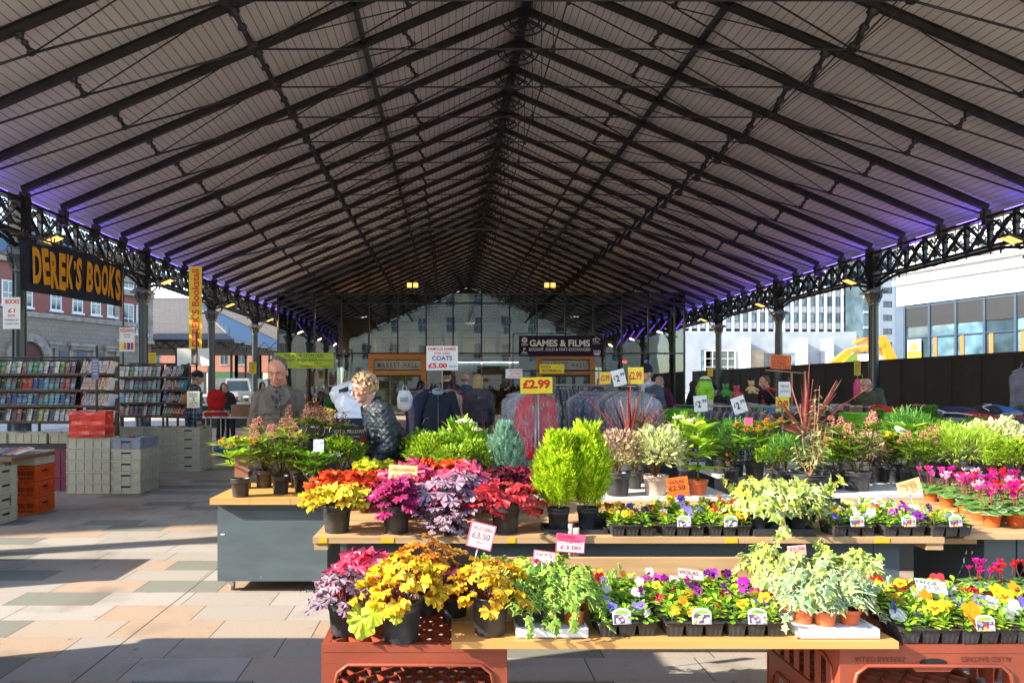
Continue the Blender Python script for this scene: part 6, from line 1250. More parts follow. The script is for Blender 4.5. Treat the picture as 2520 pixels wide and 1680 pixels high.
carry_tray('white carry tray of silver ivies between the viola and pansy packs', 2035, 2.80, Z1, .30, .18, tray_w); ivies('silver', [(1975, .02), (2030, -.01), (2090, .01), (1960, .17), (2030, .19), (2100, .17)], 2.78, Z1+.036, [pot_t], 'in the white front right tray', 1.0)
ivies('cream', [(1905, .10), (1950, .33), (2030, .33), (2110, .30), (1885, .4)], 3.05, Z1, [pot_t, pot_b], 'heaped behind the white front right tray', 1.12)
carry_tray('black carry tray of cream ivies on the plank table', 1912, 3.86, ZM, .33, .17, tray_b); ivies('cream', [(1865, 0), (1912, .01), (1965, 0), (1880, .17), (1935, .17), (1990, .16)], 3.84, ZM+.036, [pot_b], 'in the black tray on the plank table', 1.35)
ivies('lime', [(1850, .1), (1900, .14), (1960, .12)], 4.2, ZM, [pot_b], 'behind the black tray on the plank table', 1.3)
# front violas and pansies
gf = 'viola packs on the front plank'
for i, (px, cols, lab, cd) in enumerate(((1531, ['lilac', 'red', 'purple', 'blue'], 'front viola pack with lilac and red blooms right of the terracotta ivy', 0), (1694, ['white', 'orange', 'yellow', 'red'], 'front viola pack with white and orange blooms in the middle of the plank', 1), (1843, ['blue', 'yellow', 'magenta', 'maroon and gold'], 'front viola pack with blue and yellow blooms left of the silver ivy', 0))): violas(px, 2.80, Z1, cols, lab, gf, R((3, 0, 0)[i]), cd, seed=50+i, nf=6, fs=.031)
for j, (yy, labs) in enumerate(((2.99, 'second'), (3.17, 'third'))):
    for i, px in enumerate(((1530, 1665, 1800) if j == 0 else (1510, 1635, 1760))): violas(px, yy, Z1, [['purple', 'lilac', 'magenta', 'white'], ['magenta', 'yellow', 'orange', 'red'], ['purple', 'yellow', 'magenta', 'lilac']][(i+j) % 3] if j == 0 else [['yellow', 'red', 'orange'], ['magenta', 'lilac'], ['yellow', 'purple', 'maroon and gold']][i], f'viola pack in the {labs} row behind the front plank edge, {("left", "middle", "right")[i]} of three', None, R(random.uniform(-3, 3)), None, seed=60+i+j*5, nf=8, fs=.032)
for i, (px, yy, cols, lab) in enumerate(((2262, 2.80, ['white', 'yellow', 'blue'], 'front pansy pack with white blooms at the left of the lettered bread tray'), (2402, 2.80, ['orange', 'yellow'], 'front pansy pack with a picture label on the lettered bread tray'), (2540, 2.80, ['blue', 'white'], 'pansy pack with a violet bloom at the right edge'), (2225, 2.98, ['yellow', 'orange', 'white', 'blue'], 'pansy pack of yellow blooms in the second row on the bread tray'), (2350, 2.98, ['white', 'red', 'blue'], 'pansy pack with white and dark red blooms below the pansies card'), (2470, 2.98, ['yellow', 'white'], 'pale yellow pansy pack in the second row near the right edge'), (2200, 3.16, ['yellow', 'white', 'red'], 'rear pansy pack with cream and red blooms beside the ivy'), (2320, 3.17, ['red', 'white', 'yellow'], 'rear pansy pack with a dark red bloom behind the pansies card'))): violas(px, yy, Z0+.002, cols, lab, 'pansy packs on the lettered bread tray', R(random.uniform(-3, 3)), 2 if i == 1 else None, seed=80+i, nf=4, fs=.048)
# cyclamens
ck = ['pink', 'red', 'pale pink', 'magenta']
k = 0
for j, (yy, xs) in enumerate(((4.02, (2440, 2500, 2560)), (4.22, (2410, 2470, 2530)), (4.45, (2375, 2430, 2490, 2545)), (4.68, (2330, 2385, 2440, 2500)), (4.9, (2290, 2345, 2400, 2460)))):
    for i, px in enumerate(xs): c = ck[(i*3+j*2) % 4]; potted('cyclamen', f'{c} cyclamen, {ORD[i]} from the left in the {("front", "second", "third", "fourth", "rear")[j]} cyclamen row', 'cyclamen', (PX(px, yy), yy, .686 if yy < 5 else .68), .05, .075, pot_t, CYC[c], None, 'cyclamens on the right hand table', 1.1); k += 1
for i, (px, c) in enumerate(((2415, 'magenta'), (2465, 'red'), (2530, 'red'))): potted('cyclamen', f'small {c} cyclamen in a terracotta pot at the lower right, {ORD[i]} from the left', 'cyclamen', (PX(px, 3.25), 3.25, .482), .05, .075, pot_t, CYC[c], None, None, .85)
# cart plants
GP = 'shrubs on the cart'
card_r = mat('berry_photo_card', (.45, .02, .02), .3, col2=(.04, .18, .08), scale=60); card_m = mat('magnolia_photo_card', (.75, .72, .80), .3, col2=(.10, .16, .30), scale=40); card_f = mat('pale_photo_card', (.8, .8, .76), .4, col2=(.2, .35, .15), scale=50)
def S_(kind, px, Y, z, Rr, H, lab, sc=1, pm=None, card=None, name='potted_shrub', rz=None):
    sc = sc*1.08 if name == 'cordyline' else (sc*1.22 if kind in (FINE, DKC, BLC, BUD) else (sc*1.62 if isinstance(kind, list) and len(kind) == 2 and Y < 5.8 and px < 900 else sc*1.48 if isinstance(kind, list) else sc*1.36))
    return potted(name, lab, 'potted shrub', (PX(px, Y), Y, z), Rr, H, pm or pot_b, kind if isinstance(kind, list) else [kind], rz, None, sc, card)
S_(SKO, 592, 5.04, ZC, .075, .135, 'golden budded skimmia in a black pot at the cart corner', 1.1, card=(.10, .15, .03, -.085, .15, card_r))
S_(SKP, 691, 5.18, ZC, .07, .135, 'pink budded skimmia in a black pot on the cart', 1.2)
S_(SKP, 650, 5.5, ZC, .075, .14, 'pink flowering skimmia behind at the left of the cart', 1.15); S_(SKG, 600, 5.45, ZC, .07, .14, 'leafy skimmia half hidden behind the golden budded one', .9)
S_(SKB, 735, 5.55, ZC, .075, .14, 'brown budded skimmia against the grey jacket', 1.4); S_(SKB, 790, 5.68, ZC, .07, .14, 'second brown budded skimmia right of the grey jacket', 1.35)
S_(GS2, 742, 5.3, ZC, .068, .13, 'low green shrub in a black pot beside the terracotta one', .8)
t = S_(SKN, 768, 5.02, ZC, .062, .11, 'young magnolia in a trumpet shaped terracotta pot on the cart', .95, pot_t, card=(.075, .09, .05, -.02, .33, card_m))
S_(GS2, 840, 5.5, ZM, .07, .14, 'yellow green small leaved shrub left of the quilted coat', 1.25); S_(SKR, 868, 5.75, ZM, .07, .14, 'red berried skimmia in front of the pillow bags', 1.1)
# green group in the middle
S_(GS, 1068, 5.4, ZM, .08, .15, 'dense green and gold small leaved shrub under the navy coat', 1.2); S_(GS2, 1035, 5.75, ZM, .08, .15, 'light green shrub behind right of the quilted coat', 1.3); S_([VB, VBF], 1135, 5.6, ZM, .08, .15, 'viburnum with white flower heads carrying a photo card', 1.15, card=(.075, .12, .02, -.12, .2, card_f)); S_(VAR, 1190, 5.75, ZM, .08, .14, 'small variegated shrub right of the viburnum', .9); S_(GS, 1165, 5.35, ZM, .08, .14, 'golden green bushy shrub below the photo card', 1.05)
S_(BLC, 1243, 5.3, ZM, .075, .14, 'blue green feathery conifer before the red garment', 1.15, name='conifer')
S_(GS, 1110, 5.2, ZM, .08, .12, 'low green shrub directly behind the scarlet heuchera', 1.0)
# right hand back row
S_(VARP, 1520, 5.2, ZM, .10, .175, 'pink and cream variegated shrub in a wide black pot', 1.25); S_(GS2, 1560, 5.55, ZM, .07, .14, 'fresh green shrub between the pink one and the beige pot', .95)
S_(VAR, 1613, 5.22, ZM, .096, .15, 'cream variegated euonymus in a beige pot', 1.35, pot_c); S_(AUC, 1718, 5.25, ZM, .075, .11, 'spotted laurel with large bright leaves in an orange pot', 1.25, pot_t)
S_([VB, VBF], 1690, 5.8, ZM, .08, .15, 'viburnum with pinkish flower heads behind the beige pot', 1.2); S_(CORD, 1548, 5.85, ZM, .09, .36, 'spiky maroon cordyline before the bagged garments', 1.0, name='cordyline'); S_(SKB, 1590, 6.0, ZM, .08, .18, 'dull red leaved shrub under the cordyline', 1.3); S_(SKB, 1125, 6.0, ZM, .08, .17, 'brown seeded shrub behind the viburnum', 1.1)
S_(CORD, 1985, 6.2, ZM, .09, .42, 'spiky maroon cordyline behind the tall buddleia', 1.15, name='cordyline'); S_(CORD, 1190, 6.1, ZM, .08, .18, 'dusky spiky cordyline by the blonde woman', .75, name='cordyline')
rows = [(FERN, 1772, 6.5, 'feathery dark green plant in the leftmost pot of the right table', 1.1, .065, .13), (SKN, 1750, 6.95, 'dark leafy shrub at the far left corner of the right table', 1.5, .07, .14), (FERN, 1810, 6.3, 'fine leaved green plant with a picture tag in its pot', 1.2, .08, .15), (SKG, 1857, 5.98, 'orange budded skimmia with long leaves on the right table', 1.35, .085, .17), (SKG, 1900, 6.5, 'second orange budded skimmia behind the first', 1.3, .08, .17), (GS2, 1898, 5.72, 'small bright green shrub in a narrow grey pot', .9, .05, .14), (FERN, 1932, 5.62, 'dark feathery plant in a broad black pot left of the buddleia', .95, .09, .14), (BUD, 1994, 5.38, 'tall leggy buddleia with pale leaves in a low black pot', 1.15, .15, .14), (BUD, 2030, 5.8, 'second buddleia leaning behind the first', .9, .08, .15), (SKG, 2055, 5.55, 'leafy green shrub right of the buddleia', .95, .07, .15), (SKP, 2108, 5.45, 'skimmia with dusty orange flower heads in a black pot', 1.45, .105, .15), (SKN, 2180, 5.95, 'tall green leaved shrub with a dark pot by the cyclamens', 1.2, .08, .16), (SKO, 2199, 5.9, 'gold tipped skimmia beside the tall green shrub', 1.15, .08, .15), (DKC, 2160, 6.7, 'dark upright conifer in front of the green crate', 1.2, .08, .15), (FERN, 2235, 6.4, 'feathery green conifer like shrub left of the lime plant', 1.5, .09, .15), (GS2, 2320, 6.2, 'tall small leaved shrub with a pale tag', 1.5, .08, .16), (FINE, 2365, 5.55, 'mound of fine lime green foliage at the right', 1.45, .10, .14), (VAR, 2455, 5.75, 'cream variegated euonymus at the right edge', 1.5, .1, .14), (VAR, 2520, 5.6, 'second cream variegated euonymus at the right edge', 1.3, .1, .14), (GS, 2420, 6.5, 'yellow green shrub behind the lime mound', 1.3, .09, .15), (SKN, 2500, 6.9, 'dark green shrub before the clothes heap at the right', 1.2, .08, .15), (DKC, 2290, 6.9, 'narrow dark conifer before the clothes heap', 1.3, .08, .14), (SKR, 2230, 7.1, 'shrub with a few red buds behind the conifers', 1.1, .08, .14), (FERN, 2400, 7.1, 'grey green bushy plant before the folded clothes', 1.2, .08, .14), (SKN, 2080, 6.6, 'dark leafy shrub behind the dusty orange skimmia', 1.3, .08, .15), (SKP, 2270, 5.6, 'pink budded skimmia between the dark pots and the lime mound', 1.1, .08, .14), (GS, 2490, 5.35, 'yellow green shrub at the right edge behind the cyclamens', 1.1, .08, .14), (VARP, 2140, 5.9, 'cream and pink shrub right of the dusty orange skimmia', 1.1, .08, .14), (AUC, 2235, 5.75, 'broad leaved laurel behind the cyclamens', 1.1, .07, .14), (SKN, 1800, 5.9, 'leafy shrub at the front left corner of the right table', 1.0, .07, .13), (GS2, 1985, 7.0, 'leafy shrub under the second cordyline', 1.3, .08, .15)]
for kd, px, Y, lab, sc, Rr, H in rows: S_(kd, px, Y, ZM, Rr, H, lab, sc)
# hand written cards
def card(name, lab, px, py, Y, w, h, m, lines, tilt=0, lean=0, rz=0, ink=None, post=True):
    return sign(name, lab, 'price card', P(px, py, Y), w, h, m, [(s, ink or blk_t, x, z, ww, hh, .006) for s, x, z, ww, hh in lines], tilt=R(tilt), lean=R(lean), rz=R(rz), post=(0, 0, h/2+.10) if post else None, th=.0012, postm=tray_w)
pk = mat('crimson_ink', (.42, .0, .10), .5, var=0)
def bordered(t, w, h, m, bw=.005):
    g = MB()
    for lo, hi in (((-w/2, -h/2), (w/2, -h/2+bw)), ((-w/2, h/2-bw), (w/2, h/2)), ((-w/2, -h/2+bw), (-w/2+bw, h/2-bw)), ((w/2-bw, -h/2+bw), (w/2, h/2-bw))): g.b2((lo[0], -.0012, lo[1]), (hi[0], -.0003, hi[1]))
    g.build('border', m, t)
t = card('price_card', 'white heuchera card with a pink border tilted on the table edge', 1184, 1318, 3.35, .125, .125, card_w, [('HEUCHERA', 0, .28, .8, .17), ('£3.50', 0, 0, .72, .24), ('each', 0, -.25, .3, .08)], tilt=14, ink=pk); bordered(t, .125, .125, card_p)
t = card('price_card', 'orange yellow faded heuchera price card among the pink leaves', 991, 1169, 4.25, .175, .125, mat('fading_orange_card', (.85, .55, .16), .5, col2=(.8, .7, .45), scale=4), [('HEUCHERAS', 0, .28, .8, .15), ('£3.50', -.1, -.05, .6, .22), ('each', .2, -.3, .3, .1)], tilt=3, ink=mat('brown_ink', (.35, .12, .01), .5, var=0))
t = card('price_card', 'pink dwarf conifers card hanging from the pipe post', 1404, 1336, 3.70, .155, .10, card_p, [('DWARF', -.15, .33, .6, .2), ('CONIFERS', 0, .08, .8, .2), ('£3.00', 0, -.22, .7, .22)], tilt=4, ink=pk, post=False); g = MB(); g.b2((-.07, -.0012, -.045), (.072, -.0004, .008)); g.build('pale_lower_half', card_w, t)
t = card('price_card', 'white ivies card with pink blots at the front left tray', 1338, 1379, 3.0, .095, .085, card_w, [('IVYS', 0, .3, .7, .22), ('£1.50', 0, -.05, .8, .25)], tilt=8, ink=pk); g = MB(); g.disc((-.03, -.0014, -.005), .012, 12, (0, -1, 0)); g.disc((.02, -.0014, -.032), .013, 12, (0, -1, 0)); g.build('pink_blot', mat('magenta_blot', (.6, .0, .2), .5), t); bordered(t, .095, .085, card_p, .003)
t = card('price_card', 'orange violas price card standing behind the yellow violas', 1668, 1198, 4.3, .135, .125, card_o, [('VIOLAS', -.05, .28, .7, .18), ('£2.50', -.05, -.02, .75, .24)], tilt=-7)
t = card('price_card', 'small pink violas card among the front packs', 1700, 1412, 3.15, .115, .045, mat('pale_pink_card', (.85, .42, .42), .5), [('VIOLAS', -.1, .12, .8, .4), ('£1', -.1, -.3, .3, .25)], tilt=8, lean=-35)
t = card('price_card', 'pinkish price card stuck in the silver ivy', 1961, 1354, 3.35, .09, .05, mat('pale_pink_card', (.85, .42, .42), .5), [('£1.50', 0, .2, .8, .3), ('each', 0, -.1, .4, .2)], tilt=-5, ink=pk)
t = card('price_card', 'white pansies price card over the white pansies', 2292, 1442, 3.02, .135, .055, card_w, [('PANSIES', -.1, .25, .8, .3), ('£2.50', .0, -.1, .55, .3), ('for 6', .2, -.38, .3, .15)], tilt=8, lean=-30)
t = card('price_card', 'orange yellow pansies card propped before the cyclamens', 2238, 1198, 4.35, .15, .09, mat('fading_orange_card', (.85, .55, .16), .5), [('PANSIES', -.05, .25, .7, .25), ('2.50', .05, -.02, .5, .3), ('each', .15, -.3, .3, .15)], tilt=-16, ink=mat('brown_ink', (.35, .12, .01)))
t = card('price_card', 'washed out pink card in the cream ivies', 1949, 1211, 4.2, .09, .06, mat('pale_pink_card', (.85, .42, .42), .5), [('IVYS', 0, .1, .6, .3)], tilt=0, ink=pk)
for px, py, Y, w, h, tl, lab in ((2220, 1057, 6.0, .09, .12, -35, 'pale blue tag tilted in the small leaved shrub'), (1648, 1070, 5.3, .11, .065, -32, 'white tag tilted in the euonymus'), (1842, 1042, 6.2, .075, .11, 0, 'pink photo tag above the orange budded skimmia'), (1792, 1125, 6.1, .05, .07, 0, 'orange photo tag in a black pot on the right table')): t = card('plant_tag', lab, px, py, Y, w, h, mat('blue_tag', (.62, .70, .82), .4) if 'blue' in lab else (card_p if 'pink' in lab else (card_o if 'orange' in lab else card_w)), [], tilt=tl)
# ---------- people ----------
random.seed(31)
def remesh(g, vox, sm=3, mats=None, name='body', extra=None, fold=0):
    me = g.mesh('tmp', []); o = bpy.data.objects.new('tmp', me); COL.objects.link(o)
    a = o.modifiers.new('r', 'REMESH'); a.mode = 'VOXEL'; a.voxel_size = vox; a.use_smooth_shade = True
    b_ = o.modifiers.new('s', 'SMOOTH'); b_.factor = .5; b_.iterations = sm
    dg = bpy.context.evaluated_depsgraph_get(); dg.update(); out = bpy.data.meshes.new_from_object(o.evaluated_get(dg)); bpy.data.objects.remove(o); bpy.data.meshes.remove(me)
    if fold:
        from mathutils import noise as NZ
        vs = out.vertices; nn = [v.normal.copy() for v in vs]
        for v, q in zip(vs, nn):
            p = v.co; d = abs(NZ.noise(Vector((p.x*9, p.y*9, p.z*16+3*p.x))))*1.3+.5*NZ.noise(Vector((p.x*22, p.y*22, p.z*30))); v.co = p+q*(d-.35)*fold
    out.name = name; out.materials.clear()
    for m in (mats if isinstance(mats, (list, tuple)) else [mats]): out.materials.append(m)
    return out
def join(mes, name, mat_):
    k = MB()
    for me in mes:
        n0 = len(k.v); k.v += [tuple(v.co) for v in me.vertices]
        for p in me.polygons: k.smooth = True; k.face(tuple(n0+i for i in p.vertices))
    return k.mesh(name, mat_)
def limb(g, pts, rs, flat=1.0, n=12):
    """tapering limb through the joints"""
    for (a, b_), (ra, rb) in zip(zip(pts[:-1], pts[1:]), zip(rs[:-1], rs[1:])): g.tube([a, Vector(a).lerp(Vector(b_), .5), b_], [ra, (ra+rb)/2, rb], n)
    for p, r_ in zip(pts, rs): g.ell(p, (r_, r_*flat, r_), 12, 8)
def skinm(nm, c): return mat(nm, c, .5, var=.12, scale=25, bump=.05, spec=.35)
def cloth(nm, c, bump=.5, sc=9, rough=.85): return mat(nm, c, rough, var=.16, scale=sc, bump=bump, bscale=14, spec=.25)
def quilt_mat():
    m, n, b = nodes_of('quilted_navy', .55); tc = n.nodes.new('ShaderNodeTexCoord'); sp = n.nodes.new('ShaderNodeSeparateXYZ'); n.links.new(tc.outputs['Object'], sp.inputs[0])
    s_ = M_(n, 'ADD', sp.outputs[1], M_(n, 'MULTIPLY', sp.outputs[0], .45)); d1 = M_(n, 'PINGPONG', M_(n, 'ADD', s_, M_(n, 'MULTIPLY', sp.outputs[2], 1.1)), .034); d2 = M_(n, 'PINGPONG', M_(n, 'SUBTRACT', s_, M_(n, 'MULTIPLY', sp.outputs[2], 1.1)), .034)
    hgt = M_(n, 'POWER', M_(n, 'MULTIPLY', M_(n, 'MINIMUM', d1, d2), 30.0), .5); bp = n.nodes.new('ShaderNodeBump'); bp.inputs['Strength'].default_value = 1; bp.inputs['Distance'].default_value = .005; n.links.new(hgt, bp.inputs['Height']); n.links.new(bp.outputs[0], b.inputs['Normal'])
    n.links.new(MIX(n, M_(n, 'LESS_THAN', M_(n, 'MINIMUM', d1, d2), .0018), (.006, .015, .025), (.003, .006, .010)), b.inputs['Base Color']); return m
def person(label, loc, yaw=0, H=1.75, lean=0, hp=0, hy=0, skin=(.50, .28, .20), top=None, legs=(.02, .022, .03), hair='short', hairc=(.20, .16, .13), arms=None, near=False, bulk=1.0, extra=(), long=False, grp=None, belly=0, sit=False, hs=1.0):
    t = thing('person', label, 'person', loc, yaw, grp); k = H/1.75; V = Vector; hip = V((0, 0, .93))
    Lr = Matrix.Rotation(lean, 3, 'X')        # forward is -Y
    def up(p): p = V(p); return hip+Lr @ (p-hip)
    sk = skinm('skin_%d' % int(skin[0]*100), skin); vox = .014 if near else .022
    b_ = MB(); 
    limb(b_, [up((0, .0, 1.0)), up((0, 0, 1.25)), up((0, .01, 1.40))], [.10, .115, .095]); feet = []
    for s_ in (-1, 1):
        kn = (s_*.10, -.01, .50) if not sit else (s_*.12, -.42, .55); an = (s_*.11, .02, .09) if not sit else (s_*.12, -.42, .10)
        limb(b_, [(s_*.09, 0, .93), kn, an], [.075, .052, .040]); limb(b_, [(an[0], an[1]+.02, .05), (an[0]+s_*.02, an[1]-.15, .035)], [.04, .035]); feet.append(an)
    A = arms or [((-.235, .02, 1.14), (-.25, -.06, .90)), ((.235, .02, 1.14), (.25, -.06, .90))]
    sh = [up((-.175*bulk, .0, 1.41)), up((.175*bulk, .0, 1.41))]; el = [up(a[0]) for a in A]; wr = [up(a[1]) for a in A]
    for i in range(2): limb(b_, [sh[i], el[i], wr[i]], [.036, .034, .027])
    neck = up((0, -.0, 1.46)); hc = up((0, -.035, 1.625)); limb(b_, [neck, hc+V((0, .02, -.05))], [.058, .052])
    m1 = remesh(b_, vox, 2, sk)
    # head, modelled finer, faces -Y
    Hm = Matrix.Translation(hc) @ Matrix.Rotation(hy, 4, 'Z') @ Matrix.Rotation(hp, 4, 'X') @ Matrix.Scale(hs, 4)
    h = MB(); h.ell((0, .008, .022), (.074, .093, .098), 20, 14); h.ell((0, -.022, -.035), (.061, .068, .072), 16, 12); h.ell((0, -.052, -.082), (.030, .030, .024), 12, 8); h.ell((0, -.035, -.065), (.050, .050, .040), 12, 8)
    h.tube([(0, -.082, .018), (0, -.102, -.012), (0, -.110, -.026)], [.008, .011, .014], 8); h.ell((0, -.106, -.027), (.016, .013, .010), 8, 6)
    for s_ in (-1, 1): h.ell((s_*.074, .008, -.008), (.010, .019, .032), 8, 8); h.ell((s_*.032, -.070, -.022), (.024, .020, .020), 8, 8); h.tube([(s_*.012, -.086, .030), (s_*.045, -.074, .030)], [.009, .007], 6)
    h.ell((0, -.082, -.052), (.024, .014, .007), 10, 6); h.ell((0, -.080, -.061), (.020, .013, .006), 10, 6); h.tube([(0, .02, -.04), (0, .028, -.15)], [.054, .056], 12)
    m2 = remesh(h, .0045 if near else .009, 2, sk); m2.transform(Hm)
    hands = []
    for i in range(2):
        q = MB(); d = (wr[i]-el[i]).normalized(); sd = V((0, -1, 0)) if abs(d.y) < .8 else V((0, 0, -1)); sd = (sd-d*sd.dot(d)).normalized(); nn = d.cross(sd); p0 = wr[i]
        q.tube([p0, p0+d*.045, p0+d*.085], [.026, .036, .034], 8)
        for f_ in range(4): base = p0+d*.08+sd*(.027-.018*f_); L = (.066, .075, .070, .055)[f_]; c_ = nn*(-1 if i == 0 else 1)*.012; q.tube([base, base+d*L*.4+c_*.3, base+d*L*.72+c_*1.1, base+d*L+c_*2.2], [.0095, .009, .0082, .0065], 6)
        q.tube([p0+d*.03+sd*.03, p0+d*.065+sd*.05, p0+d*.10+sd*.048], [.012, .010, .008], 6); hands.append(q.mesh('h', sk))
    o_ = link('body', join([m1, m2]+hands, 'body', sk), t)
    # face details follow the head
    def headpart(g, nm, m): 
        me = g.mesh(nm, m); me.transform(Hm); return link(nm, me, t)
    for s_ in (-1, 1):
        g = MB(); g.ell((s_*.030, -.0775, .010), (.0125, .009, .0062), 10, 6); e_ = headpart(g, 'eye', mat('eye_white', (.55, .5, .46), .3)); g = MB(); g.ell((s_*.030, -.0850, .009), (.0052, .003, .0052), 8, 5); headpart(g, 'iris', mat('iris', (.03, .03, .03), .2))
        g = MB(); g.tube([(s_*.014, -.094, .034), (s_*.032, -.090, .040), (s_*.050, -.078, .034)], [.003, .0042, .002], 5); headpart(g, 'eyebrow', mat('brow_%d' % int(hairc[0]*100), [c*.7 for c in hairc], .8))
    g = MB(); g.tube([(-.022, -.090, -.056), (0, -.0965, -.0555), (.022, -.090, -.056)], [.002, .0036, .002], 5); headpart(g, 'mouth', mat('lip', (.30, .09, .07), .5))
    hm = mat('hair_%d_%d' % (int(hairc[0]*100), int(hairc[2]*100)), hairc, .7, var=.35, scale=60, bump=.8, bscale=90); g = MB()
    if hair == 'curly':
        for i in range(430):
            u = random.uniform(-.55, 1); a = random.uniform(0, 2*pi); q = sqrt(1-u*u); p = V((q*cos(a)*.094, q*sin(a)*.108+.018, u*.112+.035))
            if p.y < -.045 and p.z < .075: continue
            g.ell(p, [random.uniform(.008, .015)]*3, 6, 5, jit=.2)
        headpart(g, 'hair', hm)
    elif hair == 'long':
        g.ell((0, .022, .035), (.086, .100, .098), 20, 14); g.ell((0, .06, -.05), (.085, .055, .12), 14, 10); g.ell((-.07, .02, -.06), (.025, .05, .09), 10, 8); g.ell((.07, .02, -.06), (.025, .05, .09), 10, 8); me = remesh(g, .008, 2, hm); me.transform(Hm); link('hair', me, t)
    elif hair in ('short', 'thin'):
        g.ell((0, .026, .034), (.0775, .086, .095), 20, 14); g.ell((0, .06, -.02), (.066, .048, .06), 14, 10)
        for s_ in (-1, 1): g.ell((s_*.066, .012, .022), (.014, .03, .036), 10, 8)
        me = remesh(g, .007, 2, hm); me.transform(Hm); link('hair', me, t)
    elif hair == 'bald':
        for i in range(15): a = -.35+i*(pi+.7)/14; g.ell((.074*cos(a), .086*sin(a)+.006, -.008), (.013, .014, .032), 8, 6)
        me = remesh(g, .007, 2, hm); me.transform(Hm); link('hair', me, t)
    elif hair in ('beanie', 'cap', 'hood'):
        cm = cloth('headwear_black', (.012, .013, .016), .4)
        if hair == 'hood': g.ell((0, .03, .01), (.10, .11, .13), 16, 12); g.ell((0, .05, -.10), (.11, .09, .09), 12, 8)
        else: g.ell((0, .012, .048), (.083, .101, .088), 18, 12); 
        if hair == 'cap': g.prism([(.07*cos(a), -.07-.085*sin(a)) for a in [i*pi/10 for i in range(11)]], .040, .052, lambda a, b_, d: (a, b_, d-(abs(b_+.07))*.25))
        if hair == 'hood':
            me = remesh(g, .01, 2, cm); me.transform(Hm); link('hood', me, t)
        else: headpart(g, 'hat', cm); g = MB(); g.ell((0, .05, -.015), (.072, .056, .05), 12, 8); headpart(g, 'hair', hm)
    # clothing
    c = MB(); w = .155*bulk; bt = .76 if not long else .55
    pr = [(bt, .175*bulk, .135), (.95, .170*bulk, .13+belly*.5), (1.10, .165*bulk, .125+belly), (1.28, .185*bulk, .13+belly*.3), (1.40, .175*bulk, .11), (1.465, .085, .08)]
    for (z0, a0, d0), (z1, a1, d1) in zip(pr[:-1], pr[1:]):
        for q in (0, .34, .67): z = z0+(z1-z0)*q; aa = a0+(a1-a0)*q; dd = d0+(d1-d0)*q; f_ = (up if z > .9 else V)((0, -belly*.3, z)); c.ell(f_, (aa, dd, .075), 18, 8, rot=Lr if z > .9 else None)
    for i in range(2): limb(c, [sh[i]-Vector((0, 0, .012)), el[i], wr[i]-(wr[i]-el[i])*.08], [.062*bulk, .056*bulk, .046*bulk]); limb(c, [up((0, .01, 1.475)), sh[i]+Vector((0, 0, -.008))], [.062, .056])
    mtop = top if top is not None else cloth('plain_dark_coat', (.02, .02, .025)); me = remesh(c, vox*.85, 3, mtop, fold=.016 if near else .02); jk = link('jacket', me, t)
    g = MB(); 
    for q in range(18): a = 2*pi*q/18; g.ell(up((.075*cos(a), .075*sin(a)-.006, 1.475+.012*sin(a))), (.017, .017, .030), 6, 6)
    link('collar', remesh(g, .009 if near else .014, 2, mtop), jk)
    l_ = MB()
    for s_ in (-1, 1):
        kn = (s_*.10, -.01, .50) if not sit else (s_*.12, -.42, .55); an = feet[0 if s_ < 0 else 1]; limb(l_, [(s_*.088, 0, .92), kn, (an[0], an[1], .08)], [.105, .075, .062])
    l_.ell((0, 0, .92), (.17, .12, .10), 16, 10); link('trousers', remesh(l_, .022, 2, cloth('trouser_%d_%d' % (int(legs[0]*100), int(legs[2]*100)), legs)), t)
    for s_ in (-1, 1): a = feet[0 if s_ < 0 else 1]; g = MB(); g.ell((a[0]+s_*.01, a[1]-.06, .045), (.048, .13, .045), 12, 8); link('shoe', g.mesh('shoe', black), t)
    for nm, gg, m in extra:
        me = gg.mesh(nm, m) if isinstance(gg, MB) else gg; link(nm, me, t)
    t.scale = (k, k, k); return t, Hm, up
# man in the grey jacket
taupe = cloth('taupe_jacket', (.115, .092, .072), .55, 5, .6)
ex_ = []
g = MB(); g.ell((0, -.045, 1.455), (.052, .06, .055), 12, 8); g.ell((0, -.085, 1.425), (.040, .045, .06), 12, 8); ex_.append(('shirt', g, cloth('bottle_green', (.018, .040, .040), .2)))
g = MB(); g.tube([(.022, -.135, 1.43), (.030, -.152, 1.30), (.030, -.160, 1.15), (.030, -.165, .95), (.030, -.155, .82)], .007, 5); g.tube([(-.012, -.136, 1.41), (-.006, -.15, 1.30)], .005, 5); ex_.append(('placket', g, cloth('taupe_seam', (.10, .08, .065), .2)))
g = MB()
for s_ in (-1, 1): g.tube([(s_*.05, -.150, 1.235), (s_*.10, -.146, 1.25), (s_*.155, -.118, 1.24)], .0045, 5); g.tube([(s_*.09, -.150, 1.06), (s_*.15, -.120, 1.0)], .0045, 5)
ex_.append(('pocket_flap', g, MATS['taupe_seam']))
for s_ in (-1, 1):
    g = MB(); A3 = [Vector(q) for q in ((s_*.035, -.100, 1.50), (s_*.085, -.090, 1.505), (s_*.125, -.125, 1.405), (s_*.085, -.150, 1.345), (s_*.012, -.166, 1.300))]
    k = len(g.v); g.v += [tuple(q) for q in A3]+[tuple(q+Vector((0, .02, 0))) for q in A3]; g.face((0, 1, 2, 3, 4)); g.face((9, 8, 7, 6, 5))
    for q in range(5): g.face((q, (q+1) % 5, 5+(q+1) % 5, 5+q))
    ex_.append(('lapel', g, MATS['taupe_lapel'] if 'taupe_lapel' in MATS else cloth('taupe_lapel', (.135, .108, .085), .3, 5)))
g = MB(); g.poly([(-.045, -.096, 1.50), (.045, -.096, 1.50), (.05, -.135, 1.40), (0, -.162, 1.30), (-.05, -.135, 1.40)]); ex_.append(('shirt_front', g, MATS['bottle_green']))
